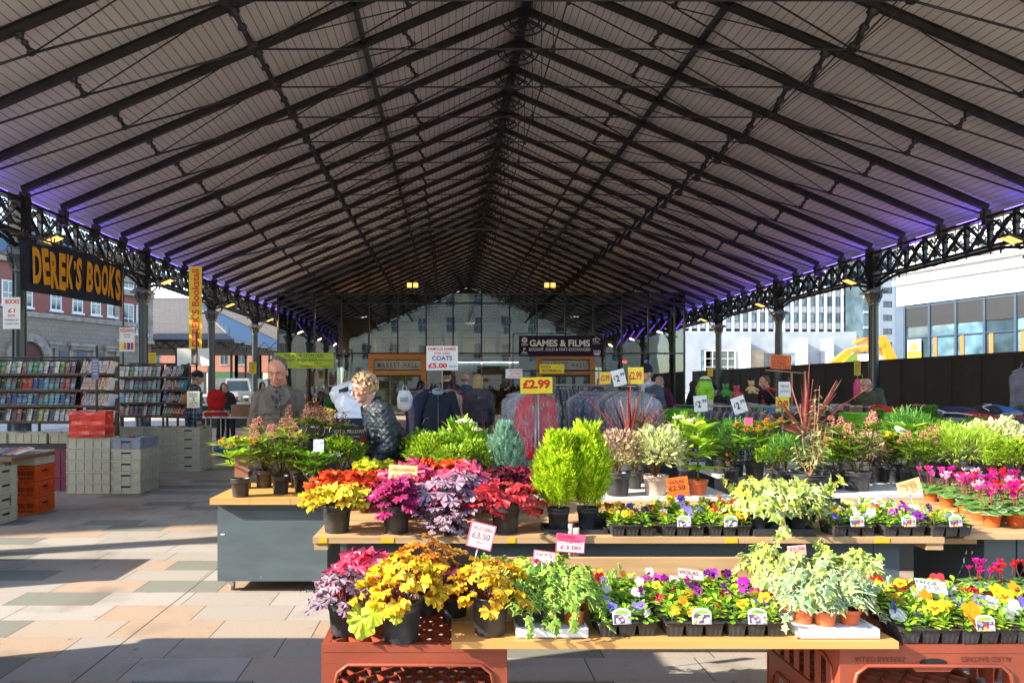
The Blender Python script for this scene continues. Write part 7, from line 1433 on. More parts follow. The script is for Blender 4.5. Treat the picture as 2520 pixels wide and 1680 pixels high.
for x, z in ((.052, 1.395), (.028, 1.33)): g = MB(); g.ell((x, -.152, z), (.006, .004, .006), 8, 5); ex_.append(('button', g, steel))
person('elderly man in a taupe zipped jacket looking down behind the cart plants', (PX(686, 6.35), 6.35, 0), R(6), 1.755, R(3), R(24), R(-8), (.56, .24, .15), taupe, hs=1.12, hair='thin', hairc=(.15, .115, .09), near=True, bulk=1.0, belly=.02, extra=ex_, arms=[((-.235, .0, 1.15), (-.215, -.12, .92)), ((.235, .0, 1.15), (.215, -.12, .92))])
# thin crown of hair and moustache for him are his own parts
ob_ = [o for o in COL.objects if o.name.startswith('person') and o.parent is None][-1]
hcM = None
# woman in the quilted coat
quilt = quilt_mat(); ex_ = []
p2, Hm2, up2 = person('woman with curly fair hair and glasses stooping in a dark quilted coat', (PX(978, 5.95), 5.95, 0), R(-68), 1.66, R(24), R(10), R(4), (.58, .29, .22), quilt, hs=1.06, hair='curly', hairc=(.58, .38, .19), near=True, bulk=1.38, belly=.07, long=True, arms=[((-.26, -.05, 1.12), (-.20, -.26, 1.02)), ((.27, -.08, 1.12), (.22, -.30, 1.02))])
g = MB()
for s_ in (-1, 1): g.tube([(s_*.030+.019*cos(a), -.100, .006+.014*sin(a)) for a in [i*pi/6 for i in range(13)]], .0014, 4, cap=False); g.tube([(s_*.05, -.098, .010), (s_*.078, -.0, .012)], .0014, 4)
g.tube([(-.011, -.100, .010), (.011, -.100, .010)], .0014, 4); me = g.mesh('glasses', mat('glasses_wire', (.08, .05, .05), .3, metal=.8)); me.transform(Hm2); link('glasses', me, p2)
g = MB(); g.ell((.077, -.002, -.040), (.004, .004, .004), 6, 5); me = g.mesh('earring', mat('pearl', (.8, .78, .75), .2)); me.transform(Hm2); link('earring', me, p2)
# plaid shirt man
def plaid():
    m, n, b = nodes_of('navy_plaid', .8); tc = n.nodes.new('ShaderNodeTexCoord'); sp = n.nodes.new('ShaderNodeSeparateXYZ'); n.links.new(tc.outputs['Object'], sp.inputs[0]); a = M_(n, 'LESS_THAN', M_(n, 'FRACT', M_(n, 'DIVIDE', M_(n, 'ADD', sp.outputs[0], sp.outputs[1]), .085)), .16); b2 = M_(n, 'LESS_THAN', M_(n, 'FRACT', M_(n, 'DIVIDE', sp.outputs[2], .085)), .16)
    n.links.new(MIX(n, M_(n, 'MULTIPLY', M_(n, 'ADD', a, b2), .5), (.014, .025, .05), (.30, .33, .38)), b.inputs['Base Color']); return m
person('man in a navy plaid shirt and black beanie beside the far book rack', (PX(474, 12.3), 12.3, 0), R(115), 1.78, R(4), R(12), 0, (.42, .22, .15), plaid(), hair='beanie', bulk=1.15, belly=.03)
grp_b = None
person('blonde woman in a grey coat seen from behind between the coat rails', (PX(1176, 11.4), 11.4, 0), R(188), 1.70, 0, 0, 0, (.55, .33, .25), cloth('grey_wool', (.07, .06, .07), .6), hair='long', hairc=(.45, .28, .13), bulk=1.12, long=True)
sc = MB(); 
for q in range(14): a = 2*pi*q/14; sc.ell((.09*cos(a), .085*sin(a)-.01, 1.48), (.035, .035, .045), 8, 6)
sc.bar((.03, -.13, 1.45), (.04, -.15, 1.2), .07, .03)
person('man in a dark cap and pale knitted scarf behind the bagged shirts', (PX(1592, 9.5), 9.5, 0), R(-55), 1.80, 0, R(4), R(-12), (.52, .28, .20), cloth('slate_jersey', (.06, .08, .11), .4), hair='cap', bulk=1.08, extra=[('scarf', remesh(sc, .014, 2, cloth('pale_scarf', (.42, .38, .40), .8, 30)), None)])
person('young man with tousled brown hair, black top over a red hood', (PX(1893, 12.6), 12.6, 0), R(-80), 1.70, R(6), R(14), 0, (.50, .27, .19), cloth('black_top', (.012, .013, .018), .4), hair='short', hairc=(.13, .07, .04), extra=[('red_hood', remesh(sc, .016, 2, cloth('red_jersey', (.45, .02, .02), .4)), None)])
person('balding man in an olive green anorak by the tall right column', (PX(2150, 12.0), 12.0, 0), R(-70), 1.66, R(12), R(18), 0, (.45, .25, .18), cloth('olive_anorak', (.075, .085, .055), .6), hair='bald', hairc=(.25, .22, .20), bulk=1.15, extra=[('hood', remesh((lambda q: (q.ell((0, .09, 1.47), (.12, .09, .09), 12, 8), q)[1])(MB()), .016, 2, MATS['olive_anorak']), None)])
gbag = MB(); gbag.box((.02, .19, 1.18), (.20, .07, .26)); gbag.tube([(-.1, .14, 1.42), (-.08, .2, 1.3)], .012, 5)
person('woman in black carrying a green bag on her back beyond the grey jacket', (PX(818, 14.5), 14.5, 0), R(170), 1.72, 0, 0, 0, top=cloth('black_top', (.012, .013, .018)), hair='short', hairc=(.10, .05, .03), legs=(.10, .12, .15), extra=[('shoulder_bag', remesh(gbag, .02, 2, cloth('green_leather', (.02, .08, .02), .2)), None)])
person('balding man facing away right of the woman with the green bag', (PX(851, 16), 16, 0), R(175), 1.73, 0, 0, 0, hair='bald', hairc=(.3, .27, .24))
person('figure in a black hood with back turned left of the navy coats', (PX(1036, 16), 16, 0), R(160), 1.62, 0, 0, 0, hair='hood', long=True, bulk=1.15)
person('tall figure in a black hat and coat behind the coats sign post', (PX(1098, 13.8), 13.8, 0), R(150), 1.84, 0, 0, 0, hair='beanie', bulk=1.2, top=cloth('charcoal_coat', (.02, .022, .025)))
person('man in a blue denim jacket with shaved head left of the blonde woman', (PX(1146, 14.2), 14.2, 0), R(200), 1.77, 0, 0, 0, hair='bald', hairc=(.3, .2, .15), top=cloth('denim_jacket', (.035, .08, .15), .4), bulk=1.1)
person('man in a maroon jacket bending over the far right bric-a-brac tables', (PX(1637, 14), 14, 0), R(-60), 1.72, R(12), R(20), 0, hair='short', hairc=(.25, .23, .21), top=cloth('maroon_jacket', (.07, .015, .04)))
person('dark haired woman in black reaching toward the patterned mannequin', (PX(1699, 14.6), 14.6, 0), R(60), 1.62, R(5), 0, 0, hair='long', hairc=(.015, .012, .012), arms=[((-.27, -.10, 1.32), (-.40, -.20, 1.36)), ((.235, .02, 1.14), (.2, -.2, 1.1))])
person('man in a padded black gilet behind the green patterned mannequin', (PX(1757, 13.4), 13.4, 0), R(-20), 1.55, R(10), R(20), 0, hair='beanie', bulk=1.2)
person('distant man in a dark red top seen through the right doorway', (PX(1474, 21), 21, 0), R(10), 1.74, 0, R(10), 0, hair='thin', hairc=(.4, .38, .35), top=cloth('dark_red_top', (.10, .02, .02)))
person('white topped woman with dark hair at the stalls beyond the third column', (PX(543, 19), 19, 0), R(80), 1.60, R(6), R(15), 0, hair='long', hairc=(.03, .02, .02), top=cloth('white_top', (.5, .48, .46)))
person('man in a dark top stooping at the stalls beyond the third column', (PX(566, 18.5), 18.5, 0), R(-20), 1.60, R(16), R(25), 0, hair='thin', hairc=(.2, .14, .1))
person('dark figure standing left of the fourth column', (PX(645, 20), 20, 0), R(30), 1.62, 0, R(5), 0, hair='hood')
person('small dark figure at the far counter right of the doorway', (PX(1427, 17.5), 17.5, 0), R(170), 1.52, 0, 0, 0, hair='short', hairc=(.03, .02, .02))
# ---------- clothes rails ----------
random.seed(41)
bag_m = bpy.data.materials.new('clear_plastic_bag'); bag_m.use_nodes = True; n = bag_m.node_tree; n.nodes.remove(n.nodes['Principled BSDF']); out = n.nodes['Material Output']
tr = n.nodes.new('ShaderNodeBsdfTransparent'); tr.inputs[0].default_value = (.93, .94, .96, 1); gl = n.nodes.new('ShaderNodeBsdfPrincipled'); gl.inputs['Roughness'].default_value = .16; gl.inputs['Base Color'].default_value = (.44, .45, .48, 1)
tc = n.nodes.new('ShaderNodeTexCoord'); nz = n.nodes.new('ShaderNodeTexNoise'); nz.inputs['Scale'].default_value = 9; nz.inputs['Detail'].default_value = 5; nz.inputs['Distortion'].default_value = 2.5; mp_ = n.nodes.new('ShaderNodeMapping'); mp_.inputs['Scale'].default_value = (1.6, 1.6, .55); n.links.new(tc.outputs['Object'], mp_.inputs[0]); n.links.new(mp_.outputs[0], nz.inputs['Vector']); bp = n.nodes.new('ShaderNodeBump'); bp.inputs['Strength'].default_value = 1; bp.inputs['Distance'].default_value = .05; n.links.new(nz.outputs[0], bp.inputs['Height']); n.links.new(bp.outputs[0], gl.inputs['Normal'])
mr = n.nodes.new('ShaderNodeMapRange'); mr.inputs[1].default_value = .42; mr.inputs[2].default_value = .66; mr.inputs[3].default_value = .16; mr.inputs[4].default_value = .55; n.links.new(nz.outputs[0], mr.inputs[0]); ms = n.nodes.new('ShaderNodeMixShader'); n.links.new(mr.outputs[0], ms.inputs[0]); n.links.new(tr.outputs[0], ms.inputs[1]); n.links.new(gl.outputs[0], ms.inputs[2]); n.links.new(ms.outputs[0], out.inputs[0])
def shell(w, h, d, puff=0, sl=.12, seed=0, bottom=1.0):
    """hanging garment: shoulders at z = 0, hem at -h"""
    rn = random.Random(seed); g = MB(); N = 26; lv = 12; k = 0
    for i in range(lv+1):
        v = i/lv; z = -h*v; 
        hw = w/2*(.30+.70*min(1, v/.11)**.6)*(1+.05*sin(v*9+seed))*(bottom if v > .9 else 1); zz = z+(.0 if v > 0 else .03); dd = d/2*(.45+.55*min(1, v/.15))*(1+.12*sin(v*5+seed))+puff
        for j in range(N):
            a = 2*pi*j/N; x = hw*cos(a); y = dd*sin(a)*(1+.25*sin(a*7+v*6+seed)+.1*sin(a*13+seed*2)); g.v.append((x+puff*cos(a), y, zz-.02*abs(cos(a))*(1 if v < .12 else 0)))
    for i in range(lv):
        for j in range(N): a = i*N+j; b_ = i*N+(j+1) % N; g.smooth = True; g.face((a, b_, b_+N, a+N))
    g.face(tuple(range(N))[::-1]); g.face(tuple(lv*N+j for j in range(N))); return g
SHM = {}
def garment(label, loc, rz, c, w=.48, h=.78, d=.09, bag=True, grp=None, name='bagged_garment', sleeves=False, extra=None):
    t = thing(name, label, 'garment', loc, rz, grp); cm = cloth('cloth_%d_%d_%d' % tuple(int(q*100) for q in c), c, .6, 12); sd = random.randint(0, 5)
    key = (w, h, d, sd)
    if key not in SHM: SHM[key] = shell(w, h, d, 0, seed=sd).v, shell(w, h, d, 0, seed=sd), shell(w+.05, h+.09, d+.03, .012, seed=sd+9)
    link('cloth', SHM[key][1].mesh('cloth', cm), t)
    if bag: link('plastic_bag', SHM[key][2].mesh('plastic_bag', bag_m), t)
    g = MB(); g.tube([(0, 0, .0), (0, 0, .05)]+[(0+.022*sin(a), 0, .075-.022*cos(a)) for a in [i*pi/5 for i in range(6)]], .0025, 5); g.tube([(-w*.4, 0, -.03), (0, 0, .02), (w*.4, 0, -.03)], .006, 5); g.build('hanger', steel, t)
    if sleeves:
        for s_ in (-1, 1): g = MB(); limb(g, [(s_*w*.40, 0, -.06), (s_*w*.56, -.02, -.34), (s_*w*.60, -.04, -.60)], [.075, .062, .05]); link('sleeve', remesh(g, .014, 2, cm), t)
    if extra: extra(t)
    return t
def rail(name, label, A, B, z, low=0): 
    A, B = Vector((*A, z)), Vector((*B, z)); t = thing(name, label, 'clothes rail', (0, 0, 0)); g = MB(); g.tube([A, B], .013, 8); g.build('rail', steel, t); d = (B-A).normalized(); n_ = Vector((-d.y, d.x, 0))
    for p in (A, B): g = MB(); g.tube([p, (p.x, p.y, .1)], .014, 8); g.tube([p+n_*.25-Vector((0, 0, z-.09)), p-n_*.25-Vector((0, 0, z-.09))], .013, 6); g.build('stand', steel, t)
    return t
CN = [((.02, .025, .05), 'navy'), ((.015, .015, .02), 'black'), ((.10, .11, .13), 'charcoal'), ((.35, .02, .04), 'red'), ((.05, .12, .28), 'blue'), ((.35, .36, .40), 'pale grey'), ((.12, .04, .08), 'plum'), ((.25, .10, .12), 'dusty pink')]
rail('clothes_rail', 'rail of bagged garments headed by the big red one', (PX(1318, 8.3), 8.3), (PX(1310, 9.6), 9.75), 1.50)
garment('large red garment in clear plastic below the yellow price sign', (PX(1320, 8.4), 8.4, 1.405), 0, (.85, .015, .03), .52, .78, .13)
for i in range(8): c, cn_ = CN[(5, 2, 0, 5, 1, 6, 2, 5)[i]]; garment(f'bagged {cn_} garment, {ORD[i]} behind the large red one', (PX(1318, 8.5+.15*i)-.10-.015*i, 8.56+.15*i, 1.41), R(random.uniform(-6, 6)), c, .50, .80, .08, grp='bagged garments behind the red one')
rail('clothes_rail', 'rail of dark bagged garments seen side on behind the red garment', (PX(1368, 10.4), 10.5), (PX(1492, 10.4), 10.5), 1.52)
for i in range(15): c, cn_ = CN[(1, 0, 2, 5, 3, 1, 2, 0, 5, 1, 1, 5, 2, 6, 7)[i]]; garment(f'bagged {cn_} garment, {ORD[i]} from the left on the side on rail', (1.63+i*.053, 10.45, 1.43), pi/2+R(random.uniform(-5, 5)), c, .46, .95, .034, grp='bagged garments on the side on rail')
rail('clothes_rail', 'rail running back from the pale bagged shirts by the man in the cap', (2.42, 8.75), (1.95, 10.3), 1.50)
for i in range(11): c, cn_ = CN[(5, 5, 5, 2, 5, 7, 4, 0, 4, 2, 5)[i]]; q = i/11; garment(f'bagged {cn_} shirt, {ORD[i]} from the front below the man in the cap', (2.42-.46*q, 8.82+1.4*q, 1.41), R(-10+random.uniform(-4, 4)), c, .54, .82, .08, grp='bagged shirts below the man in the cap')
rail('clothes_rail', 'low rail of small bagged garments in front of the mannequin', (3.05, 9.35), (4.15, 8.6), 1.24)
for i in range(14): c, cn_ = CN[(2, 0, 2, 7, 4, 2, 3, 0, 5, 1, 5, 2, 5, 0)[i]]; q = i/14; garment(f'small bagged {cn_} garment, {ORD[i]} from the left on the low rail', (3.1+1.0*q, 9.3-.66*q, 1.16), R(55+random.uniform(-5, 5)), c, .40, .62, .045, grp='small bagged garments on the low rail')
rail('clothes_rail', 'coat rail behind the quilted coat under the white coats sign', (PX(1082, 10.6), 10.6), (PX(1075, 11.9), 11.9), 1.52)
def colr(t):
    g = MB(); 
    for q in range(12): a = 2*pi*q/12; g.ell((.075*cos(a), .05*sin(a)-.02, -.0+.02*sin(a)), (.022, .02, .04), 6, 6)
    link('collar', remesh(g, .012, 2, cloth('pale_blue_lining', (.25, .32, .38), .3)), t); g = MB(); g.tube([(0, -.075, -.05), (.005, -.085, -.7)], .004, 5); g.build('zip', steel, t); g = MB(); g.b2((-.015, -.06, -.09), (.015, -.055, -.05)); g.build('neck_label', red_t, t)
    g = MB(); g.tube([(-.25, -.05, -.52), (-.2, -.07, -.42), (-.14, -.075, -.40)], .003, 4); g.build('piping', whitew, t)
garment('navy coat with pale blue collar hung facing front on the coat rail', (PX(1078, 10.6), 10.6, 1.42), 0, (.014, .022, .035), .52, .82, .14, False, None, 'hanging_coat', True, colr)
for i, (dx_, c, cn_) in enumerate(((-.15, (.02, .03, .10), 'royal navy'), (-.24, (.10, .09, .12), 'mauve grey'), (.16, (.35, .28, .20), 'beige'), (.24, (.25, .02, .03), 'crimson lined'), (-.32, (.015, .015, .05), 'dark blue'))): garment(f'{cn_} coat {"left" if dx_ < 0 else "right"} of the front navy coat', (PX(1078, 10.8)+dx_, 10.85+i*.14, 1.43), R(-20 if dx_ < 0 else 20), c, .5, .80, .10, False, 'coats around the navy one', 'hanging_coat')
# mannequin hips
t = thing('mannequin_hips', 'half mannequin wearing green patterned shorts above the low rail', 'mannequin', P(1735, 985, 9.6)); t.scale = (.95,)*3
g = MB(); g.ell((0, 0, .20), (.105, .085, .10), 18, 12); g.ell((0, 0, .30), (.088, .07, .06), 18, 12); g.ell((.03, .05, .14), (.06, .06, .07), 12, 10)
for s_ in (-1, 1): limb(g, [(s_*.055, 0, .14), (s_*.06, 0, -.12)], [.068, .055])
link('hips', remesh(g, .009, 3, mat('mannequin_skin', (.62, .45, .36), .4)), t)
m, n, b = nodes_of('lime_pattern', .7); tc = n.nodes.new('ShaderNodeTexCoord'); vo = n.nodes.new('ShaderNodeTexVoronoi'); vo.inputs['Scale'].default_value = 70; n.links.new(tc.outputs['Object'], vo.inputs['Vector']); n.links.new(MIX(n, M_(n, 'LESS_THAN', vo.outputs[0], .35), (.22, .50, .01), (.10, .22, .01)), b.inputs['Base Color'])
g = MB(); g.ell((0, 0, .20), (.112, .092, .105), 18, 12); g.ell((.03, .052, .14), (.064, .064, .074), 12, 10); g.ell((0, 0, .27), (.096, .078, .04), 18, 8)
for s_ in (-1, 1): limb(g, [(s_*.055, 0, .15), (s_*.058, 0, .04)], [.075, .068])
link('shorts', remesh(g, .009, 3, m), t); g = MB(); g.lathe([(.098, .285), (.100, .315)], n=20); me = g.mesh('waistband', mat('dark_green_band', (.02, .12, .05), .6)); me.transform(Matrix.Diagonal((1, .8, 1, 1))); link('waistband', me, t); g = MB(); g.tube([(0, 0, -.1), (0, 0, -1.2)], .02, 8); g.build('stand', steel, t)
# pillow bags
pw = mat('white_wadding', (.72, .74, .80), .3, var=.08, scale=6, bump=.9, bscale=18, coat=.6)
def lump(rad, vox=.016, seed=0, ribs=0):
    rn = random.Random(seed); g = MB(); N, L = 28, 18
    for i in range(L+1):
        t_ = pi*i/L
        for j in range(N): a = 2*pi*j/N; e_ = .62; cx = abs(cos(a))**e_*(1 if cos(a) > 0 else -1); sx = abs(sin(a))**e_*(1 if sin(a) > 0 else -1); s_ = sin(t_)**.6; q = 1+.035*sin(a*5+seed+t_*3)+.03*sin(t_*7+seed)+(.025*sin(t_*ribs*2) if ribs else 0)+rn.uniform(-.008, .008); g.v.append((rad[0]*s_*cx*q, rad[1]*s_*sx*q, -rad[2]*cos(t_)*(1 if abs(cos(t_)) > .5 else 1)*q))
    for i in range(L):
        for j in range(N): a = i*N+j; b_ = i*N+(j+1) % N; g.smooth = True; g.face((a, b_, b_+N, a+N))
    return g
for i, (px, py, Y, rad, rt_, lab) in enumerate(((870, 1000, 8.2, (.22, .16, .15), (0, 30, 0), 'plump white pillow bag leaning upper left of the quilted coat'), (850, 965, 8.7, (.20, .15, .12), (0, -20, 0), 'white pillow bag with a dark label at the top of the pile'), (890, 960, 8.5, (.18, .15, .14), (0, 60, 0), 'ribbed white pillow bag standing behind the stooping woman'), (862, 1052, 8.0, (.24, .18, .19), (0, 0, 0), 'lower white pillow bag carrying the hotel pillows label'), (925, 1040, 8.3, (.2, .18, .2), (0, 0, 0), 'white pillow bag mostly hidden behind the quilted coat'))):
    t = thing('pillow_bag', lab, 'pillow bag', P(px, py, Y), 0, 'white pillow bags'); t.rotation_euler = tuple(R(q) for q in rt_); lump(rad, seed=i, ribs=5).build('bag', pw, t)
    if i == 3:
        g = MB(); g.b2((-.20, -.205, -.14), (.22, -.19, .12)); o_ = g.build('printed_panel', mat('pillow_navy', (.012, .022, .035), .3), t); gold = mat('gold_print', (.55, .40, .12), .4); put_text('HOTEL PILLOWS', gold, o_, (.01, -.208, -.03), w=.36, h=.04)
        g = MB()
        for s_ in (-1, 1): g.tube([(s_*.01, -.208, .03), (s_*.05, -.208, .06), (s_*.10, -.208, .03), (s_*.12, -.208, .04)], .003, 4); g.tube([(s_*.0, -.208, .06), (s_*.03, -.208, .09), (s_*.01, -.208, .10)], .003, 4)
        g.b2((-.12, -.209, -.09), (.14, -.207, -.085)); g.build('gold_scroll', gold, o_)
    if i == 1: g = MB(); g.b2((-.05, -.155, -.05), (.1, -.145, .05)); g.build('printed_panel', MATS.get('pillow_navy') or mat('pillow_navy', (.012, .022, .035), .3), t)
t = thing('trestle', 'pale table under the white pillow bags', 'table', (-1.2, 8.2, 0)); g = MB(); g.b2((-.4, -.4, .70), (.6, .4, .75)); g.build('table_top', paleb, t)
for x in (-.35, .55): g = MB(); g.b2((x-.02, -.3, 0), (x+.02, .3, .7)); g.build('leg', steel, t)
t = thing('carrier_bag', 'white printed carrier bag hanging behind the quilted coat', 'bag', P(996, 985, 9.4)); lump((.105, .06, .14), seed=8).build('bag', mat('white_film', (.62, .62, .62), .3, bump=.5), t); put_text('PLEASE', black, t, (0, -.063, .03), w=.1, h=.02); put_text('SHALL?', black, t, (0, -.064, -.0), w=.11, h=.025)
g = MB(); g.tube([(-.03, 0, .12), (-.02, 0, .2), (.02, 0, .2), (.03, 0, .12)], .004, 4); g.build('handle', whitew, t)
# green crates and clothes heap at the right
lime = mat('lime_plastic', (.10, .38, .01), .4, var=.08)
def vent_crate(label, c, w=.6, d=.4, h=.2, grp=None):
    t = thing('ventilated_crate', label, 'crate', c, 0, grp); g = crate_mesh(w, d, h, 4); g.build('crate_body', lime, t); g = MB()
    for i in range(11):
        for j in range(2):
            if abs(i-5) > 1: x = -w*.42+i*w*.084; g.prism([(x-.012, h*(.3+.25*j)), (x+.012, h*(.3+.25*j)), (x, h*(.42+.25*j))], -d/2-.004, -d/2+.0, lambda a, b_, d_: (a, d_, b_))
    g.build('vent_holes', mat('dark_green_hole', (.01, .04, .005), .9), t); return t
vent_crate('wide lime green crate behind the shrubs in front of the clothes heap', (5.02, 8.0, 1.0), .74, .45, .19); vent_crate('lime green crate on top of the pair left of the low rail', (PX(1666, 9.3), 9.3, 1.07), .5, .4, .13, 'pair of lime crates'); vent_crate('lime green crate at the bottom of the pair left of the low rail', (PX(1666, 9.3), 9.3, .93), .5, .4, .135, 'pair of lime crates')
for nm, lab, x0, x1, y0, y1, z in (('stall_table', 'black draped table under the clothes heap at the right', 4.5, 8.6, 7.7, 9.0, .99), ('stall_table', 'dark table under the pair of lime crates', 2.75, 3.5, 9.1, 9.7, .92)):
    t = thing(nm, lab, 'table', (0, 0, 0)); g = MB(); g.b2((x0, y0, z-.03), (x1, y1, z)); g.b2((x0, y0+.01, .02), (x1, y0+.02, z-.031)); g.b2((x0, y0+.02, .02), (x0+.01, y1, z-.031)); g.build('drape', black, t)
hc = [((.015, .017, .025), 'black'), ((.02, .025, .06), 'navy'), ((.20, .19, .19), 'grey'), ((.40, .01, .02), 'red'), ((.03, .12, .32), 'bright blue'), ((.45, .44, .45), 'pale grey'), ((.05, .05, .06), 'charcoal'), ((.12, .02, .08), 'plum')]
for i in range(30):
    c, cn_ = hc[(0, 2, 1, 6, 0, 3, 0, 5, 1, 0, 4, 6, 0, 3, 2)[i % 15]]; row = i//10; x = 5.45+(i % 10)*.30+random.uniform(-.05, .05); t = thing('folded_garment', f'crumpled {cn_} garment, {nth(i % 10)} from the left in the {("front", "middle", "back")[row]} of the clothes heap', 'garment', (x, 7.95+row*.33, 1.04+row*.06+random.uniform(0, .03)), random.uniform(0, 3), 'crumpled garments on the black table')
    t.rotation_euler = (R(random.uniform(-18, 18)), R(random.uniform(-18, 18)), random.uniform(0, 3)); lump((.21, .15, .06), seed=i).build('cloth', cloth('heap_%d_%d_%d' % tuple(int(q*100) for q in c), c, 1.0, 8), t)
    if i % 3 == 0: g = MB(); g.tube([(-.17, -.08, .052), (-.05, .02, .068), (.1, -.03, .064), (.17, .07, .05)], .006, 4); g.build('trim', (whitew, red_t)[i % 2], t)
garment('grey waistcoat hanging at the far right edge before the hoarding', (PX(2512, 9.2), 9.2, 1.72), R(10), (.12, .11, .13), .34, .62, .1, False, None, 'hanging_waistcoat')
# bags on the right column
for i, (px, c, lab) in enumerate(((2110, (.60, .08, .22), 'pink cloth bag hanging by the tall right column'), (2122, (.70, .52, .02), 'yellow cloth bag hanging by the tall right column'))): t = thing('cloth_bag', lab, 'bag', P(px, 960, 12.6)); lump((.07, .04, .20), seed=i).build('bag', cloth('bagcloth_%d' % i, c, .8), t); g = MB(); g.tube([(0, 0, .18), (0, 0, .3)], .006, 4); g.build('handle', steel, t)
# bric-a-brac stalls
BR = [(.35, .05, .03), (.6, .58, .52), (.05, .15, .3), (.5, .35, .15), (.03, .03, .03), (.55, .5, .1), (.3, .3, .32), (.12, .3, .12), (.6, .25, .3), (.2, .1, .06)]
def stall(name, label, x0, x1, y, z, nn, d=.8, top=None, s0=.05, s1=.14, drape=True):
    t = thing(name, label, 'stall table', (0, 0, 0)); g = MB(); g.b2((x0, y, z-.03), (x1, y+d, z)); g.build('table_top', top or paleb, t)
    if drape: g = MB(); g.b2((x0+.02, y+.02, .05), (x1-.02, y+.03, z-.031)); g.build('drape', black, t)
    else:
        for x in (x0+.1, x1-.1):
            for q in (-.25, .25): g = MB(); g.tube([(x-q, y+.1, 0), (x+q, y+d-.1, z-.04)], .014, 6); g.build('leg', steel, t)
    g = MB(); goods(g, (x0+.08, y+.06, z), (x1-.08, y+d-.1, z+.22), nn, BR, s0, s1); o_ = g.build('oddments', plainv, t, col=True); o_['kind'] = 'stuff'; return t
stall('bric_a_brac_stall', 'folding table of household oddments beyond the third left column', -6.3, -4.1, 16.6, .76, 34, drape=False); stall('bric_a_brac_stall', 'dark draped stall of boxes and jars right of the grey jacket', -2.95, -1.9, 11.8, .82, 26); stall('bric_a_brac_stall', 'stall of small wares behind the woman with the green bag', -4.2, -1.6, 18.5, .85, 60, s1=.25)
stall('bric_a_brac_stall', 'stall of crockery and toys left of the patterned mannequin', 4.2, 5.8, 14.6, .9, 60, s0=.06, s1=.2); stall('bric_a_brac_stall', 'brown board stall of oddments behind the second cordyline', 5.0, 7.2, 10.8, 1.05, 70, top=boardm, s1=.12); stall('bric_a_brac_stall', 'stall of mixed goods left of the young man in the red hood', 4.3, 5.6, 11.6, 1.0, 55, s1=.16)
stall('bric_a_brac_stall', 'deep stall of dark goods before the left timber doorway', -1.2, 1.6, 24, .9, 60, s1=.3); stall('bric_a_brac_stall', 'far stall of goods before the right timber doorway', 2.4, 6.6, 24, .9, 90, s1=.3); stall('bric_a_brac_stall', 'far left stall of goods beyond the fourth column', -8.8, -5.0, 24, .85, 60, s1=.25)
def box_thing(name, label, cat, c, s, m, rz=0, lid=True):
    t = thing(name, label, cat, c, rz); g = MB(); g.b2((-s[0]/2, -s[1]/2, 0), (s[0]/2, s[1]/2, s[2])); g.build('carton', m, t)
    if lid: g = MB(); g.b2((-s[0]/2-.002, -.02, s[2]), (s[0]/2+.002, .02, s[2]+.002)); g.b2((-.05, -s[1]/2-.002, s[2]*.55), (.05, -s[1]/2-.0005, s[2]*.7)); g.build('tape', mat('parcel_tape', (.25, .14, .06), .4), t)
    return t
kraft = mat('kraft_card', (.30, .17, .09), .8, var=.1)
box_thing('cardboard_box', 'brown cardboard box on the folding table left of the grey jacket', 'box', (PX(590, 16.5), 16.8, .76), (.5, .35, .30), kraft)
t = thing('sewing_machine', 'white sewing machine on the cardboard box left of the grey jacket', 'sewing machine', (PX(596, 16.5), 16.8, 1.065)); g = MB(); g.b2((-.2, -.09, 0), (.2, .09, .06)); g.b2((.08, -.06, .06), (.2, .06, .30)); g.b2((-.18, -.05, .2), (.08, .05, .30)); g.b2((-.18, -.04, .09), (-.1, .04, .2)); g.build('casing', whitew, t); g = MB(); g.tube([(.2, 0, .22), (.235, 0, .22)], .07, 16); g.build('handwheel', mat('teal_plastic', (.03, .2, .2), .4), t)
t = thing('red_chair', 'red padded chair back at the stall beyond the plaid shirt', 'chair', (PX(528, 15.8), 15.9, 0)); lump((.21, .07, .24), seed=3).build('backrest', cloth('red_pad', (.45, .01, .01), .3), t); t.children[0].location = (0, 0, 1.18) if t.children else None; g = MB(); g.b2((-.2, -.2, .82), (.2, .2, .9)); g.build('seat', MATS['red_pad'], t)
for x in (-.17, .17):
    for y in (-.17, .17): g = MB(); g.tube([(x, y, 0), (x, y, .82)], .015, 6); g.build('leg', steel, t)
for px, Y, c, lab, rad, z in ((555, 14.6, (.02, .14, .35), 'blue carrier bag on the ground under the folding table', (.22, .2, .17), .17), (598, 14.9, (.50, .05, .04), 'red and white carrier bag on the ground right of the blue one', (.14, .14, .15), .15)): t = thing('carrier_bag', lab, 'bag', (PX(px, Y), Y, z)); lump(rad, seed=int(px)).build('bag', mat('film_%d' % px, c, .3, var=.5, scale=5, bump=.8), t)
t = thing('parked_van', 'silver van parked beyond the third left column', 'van', (PX(584, 44), 44, 0)); g = MB(); g.prism([(-.85, .3), (.85, .3), (.9, 1.2), (.72, 2.0), (-.72, 2.0), (-.9, 1.2)], 0, 4.4, lambda a, b_, d: (a, d, b_)); g.build('body', mat('silver_paint', (.45, .46, .48), .3, metal=.4), t); g = MB(); g.prism([(-.74, 1.2), (.74, 1.2), (.62, 1.85), (-.62, 1.85)], -.02, -.005, lambda a, b_, d: (a, d, b_)); g.build('windscreen', glassd, t)
for s_ in (-1, 1): g = MB(); g.tube([(s_*.85, .7, .32), (s_*.68, .7, .32)], .32, 16); g.build('wheel', black, t); g = MB(); g.box((s_*.6, -.02, .8), (.28, .03, .14)); g.build('headlight', whitew, t)
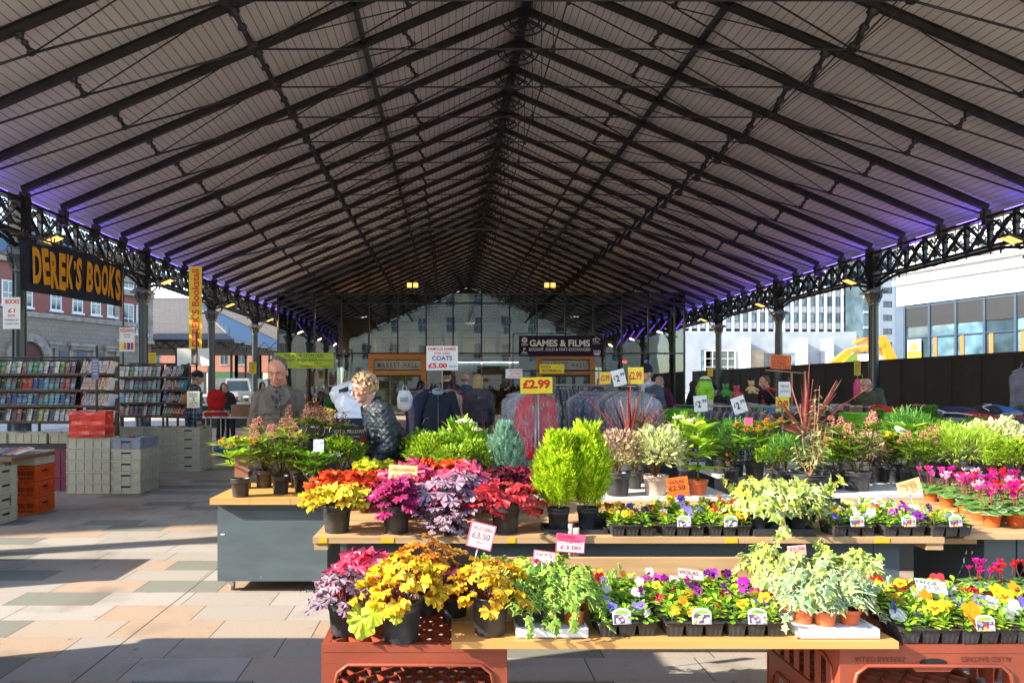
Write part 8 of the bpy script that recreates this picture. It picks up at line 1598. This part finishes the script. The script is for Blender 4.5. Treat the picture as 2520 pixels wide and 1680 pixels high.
# soft toys by the low rail
for px, py, c, lab in ((1785, 958, (.08, .25, .06), 'green plush toy with raised wings on the stall behind the price cards'), (1848, 950, (.55, .38, .18), 'tan plush toy with round ears left of the jumpers notice'), (1812, 962, (.5, .08, .08), 'red plush toy between the green and tan toys')):
    t = thing('plush_toy', lab, 'soft toy', P(px, py+8, 11.7)); g = MB(); g.ell((0, 0, 0), (.07, .06, .07), 10, 8); g.ell((0, -.02, .10), (.055, .05, .05), 10, 8); g.ell((0, -.07, .09), (.025, .02, .02), 8, 6)
    for s_ in (-1, 1): g.ell((s_*.045, 0, .145), (.02, .012, .02), 6, 5); limb(g, [(s_*.05, -.02, .02), (s_*.10, -.05, -.01)], [.025, .02]); limb(g, [(s_*.04, -.03, -.05), (s_*.06, -.10, -.06)], [.028, .024])
    link('body', remesh(g, .011, 2, cloth('plush_%d' % px, c, .8, 40)), t); g = MB()
    for s_ in (-1, 1): g.ell((s_*.02, -.066, .115), (.007, .005, .007), 6, 5)
    g.build('eyes', black, t)
# unseen things added outside the left edge to throw shadows on the paving
t = thing('added_shade_trolley', 'unseen grey trolley added outside the lower left edge to shade the paving', 'trolley', (-3.0, 2.35, 0)); g = MB(); g.b2((-.9, -1.1, .12), (.62, 1.05, 1.18)); g.build('cabinet', grey, t); g = MB(); g.b2((-.95, -1.15, 1.18), (.66, 1.09, 1.22)); g.build('top_board', orbd, t)
for x in (-.8, .5):
    for y in (-1, .95): g = MB(); g.tube([(x-.02, y, .06), (x+.02, y, .06)], .06, 12); g.build('caster', black, t)
t = thing('added_shade_board', 'unseen tall narrow board added outside the lower left edge to shade the ground', 'board', (-2.45, 2.70, 0)); g = MB(); g.b2((-.03, -.18, 0), (.03, .22, 2.0)); g.build('panel', ply, t); g = MB(); g.b2((-.3, -.04, 0), (-.031, .04, .05)); g.b2((.031, -.04, 0), (.2, .04, .05)); g.build('foot', ply, t)  # added out of view to darken the ground below the front plank
t = thing('added_shade_table', 'unseen draped table placed outside the left edge for its shadow on the paving', 'table', (-4.6, 5.28, 0)); g = MB(); g.b2((-.9, -.33, .67), (.74, .33, .71)); g.build('table_top', boardm, t); g = MB(); g.b2((-.88, -.31, .01), (.72, .31, .668)); g.build('drape', black, t)  # placed out of view for the shadow it casts on the left paving
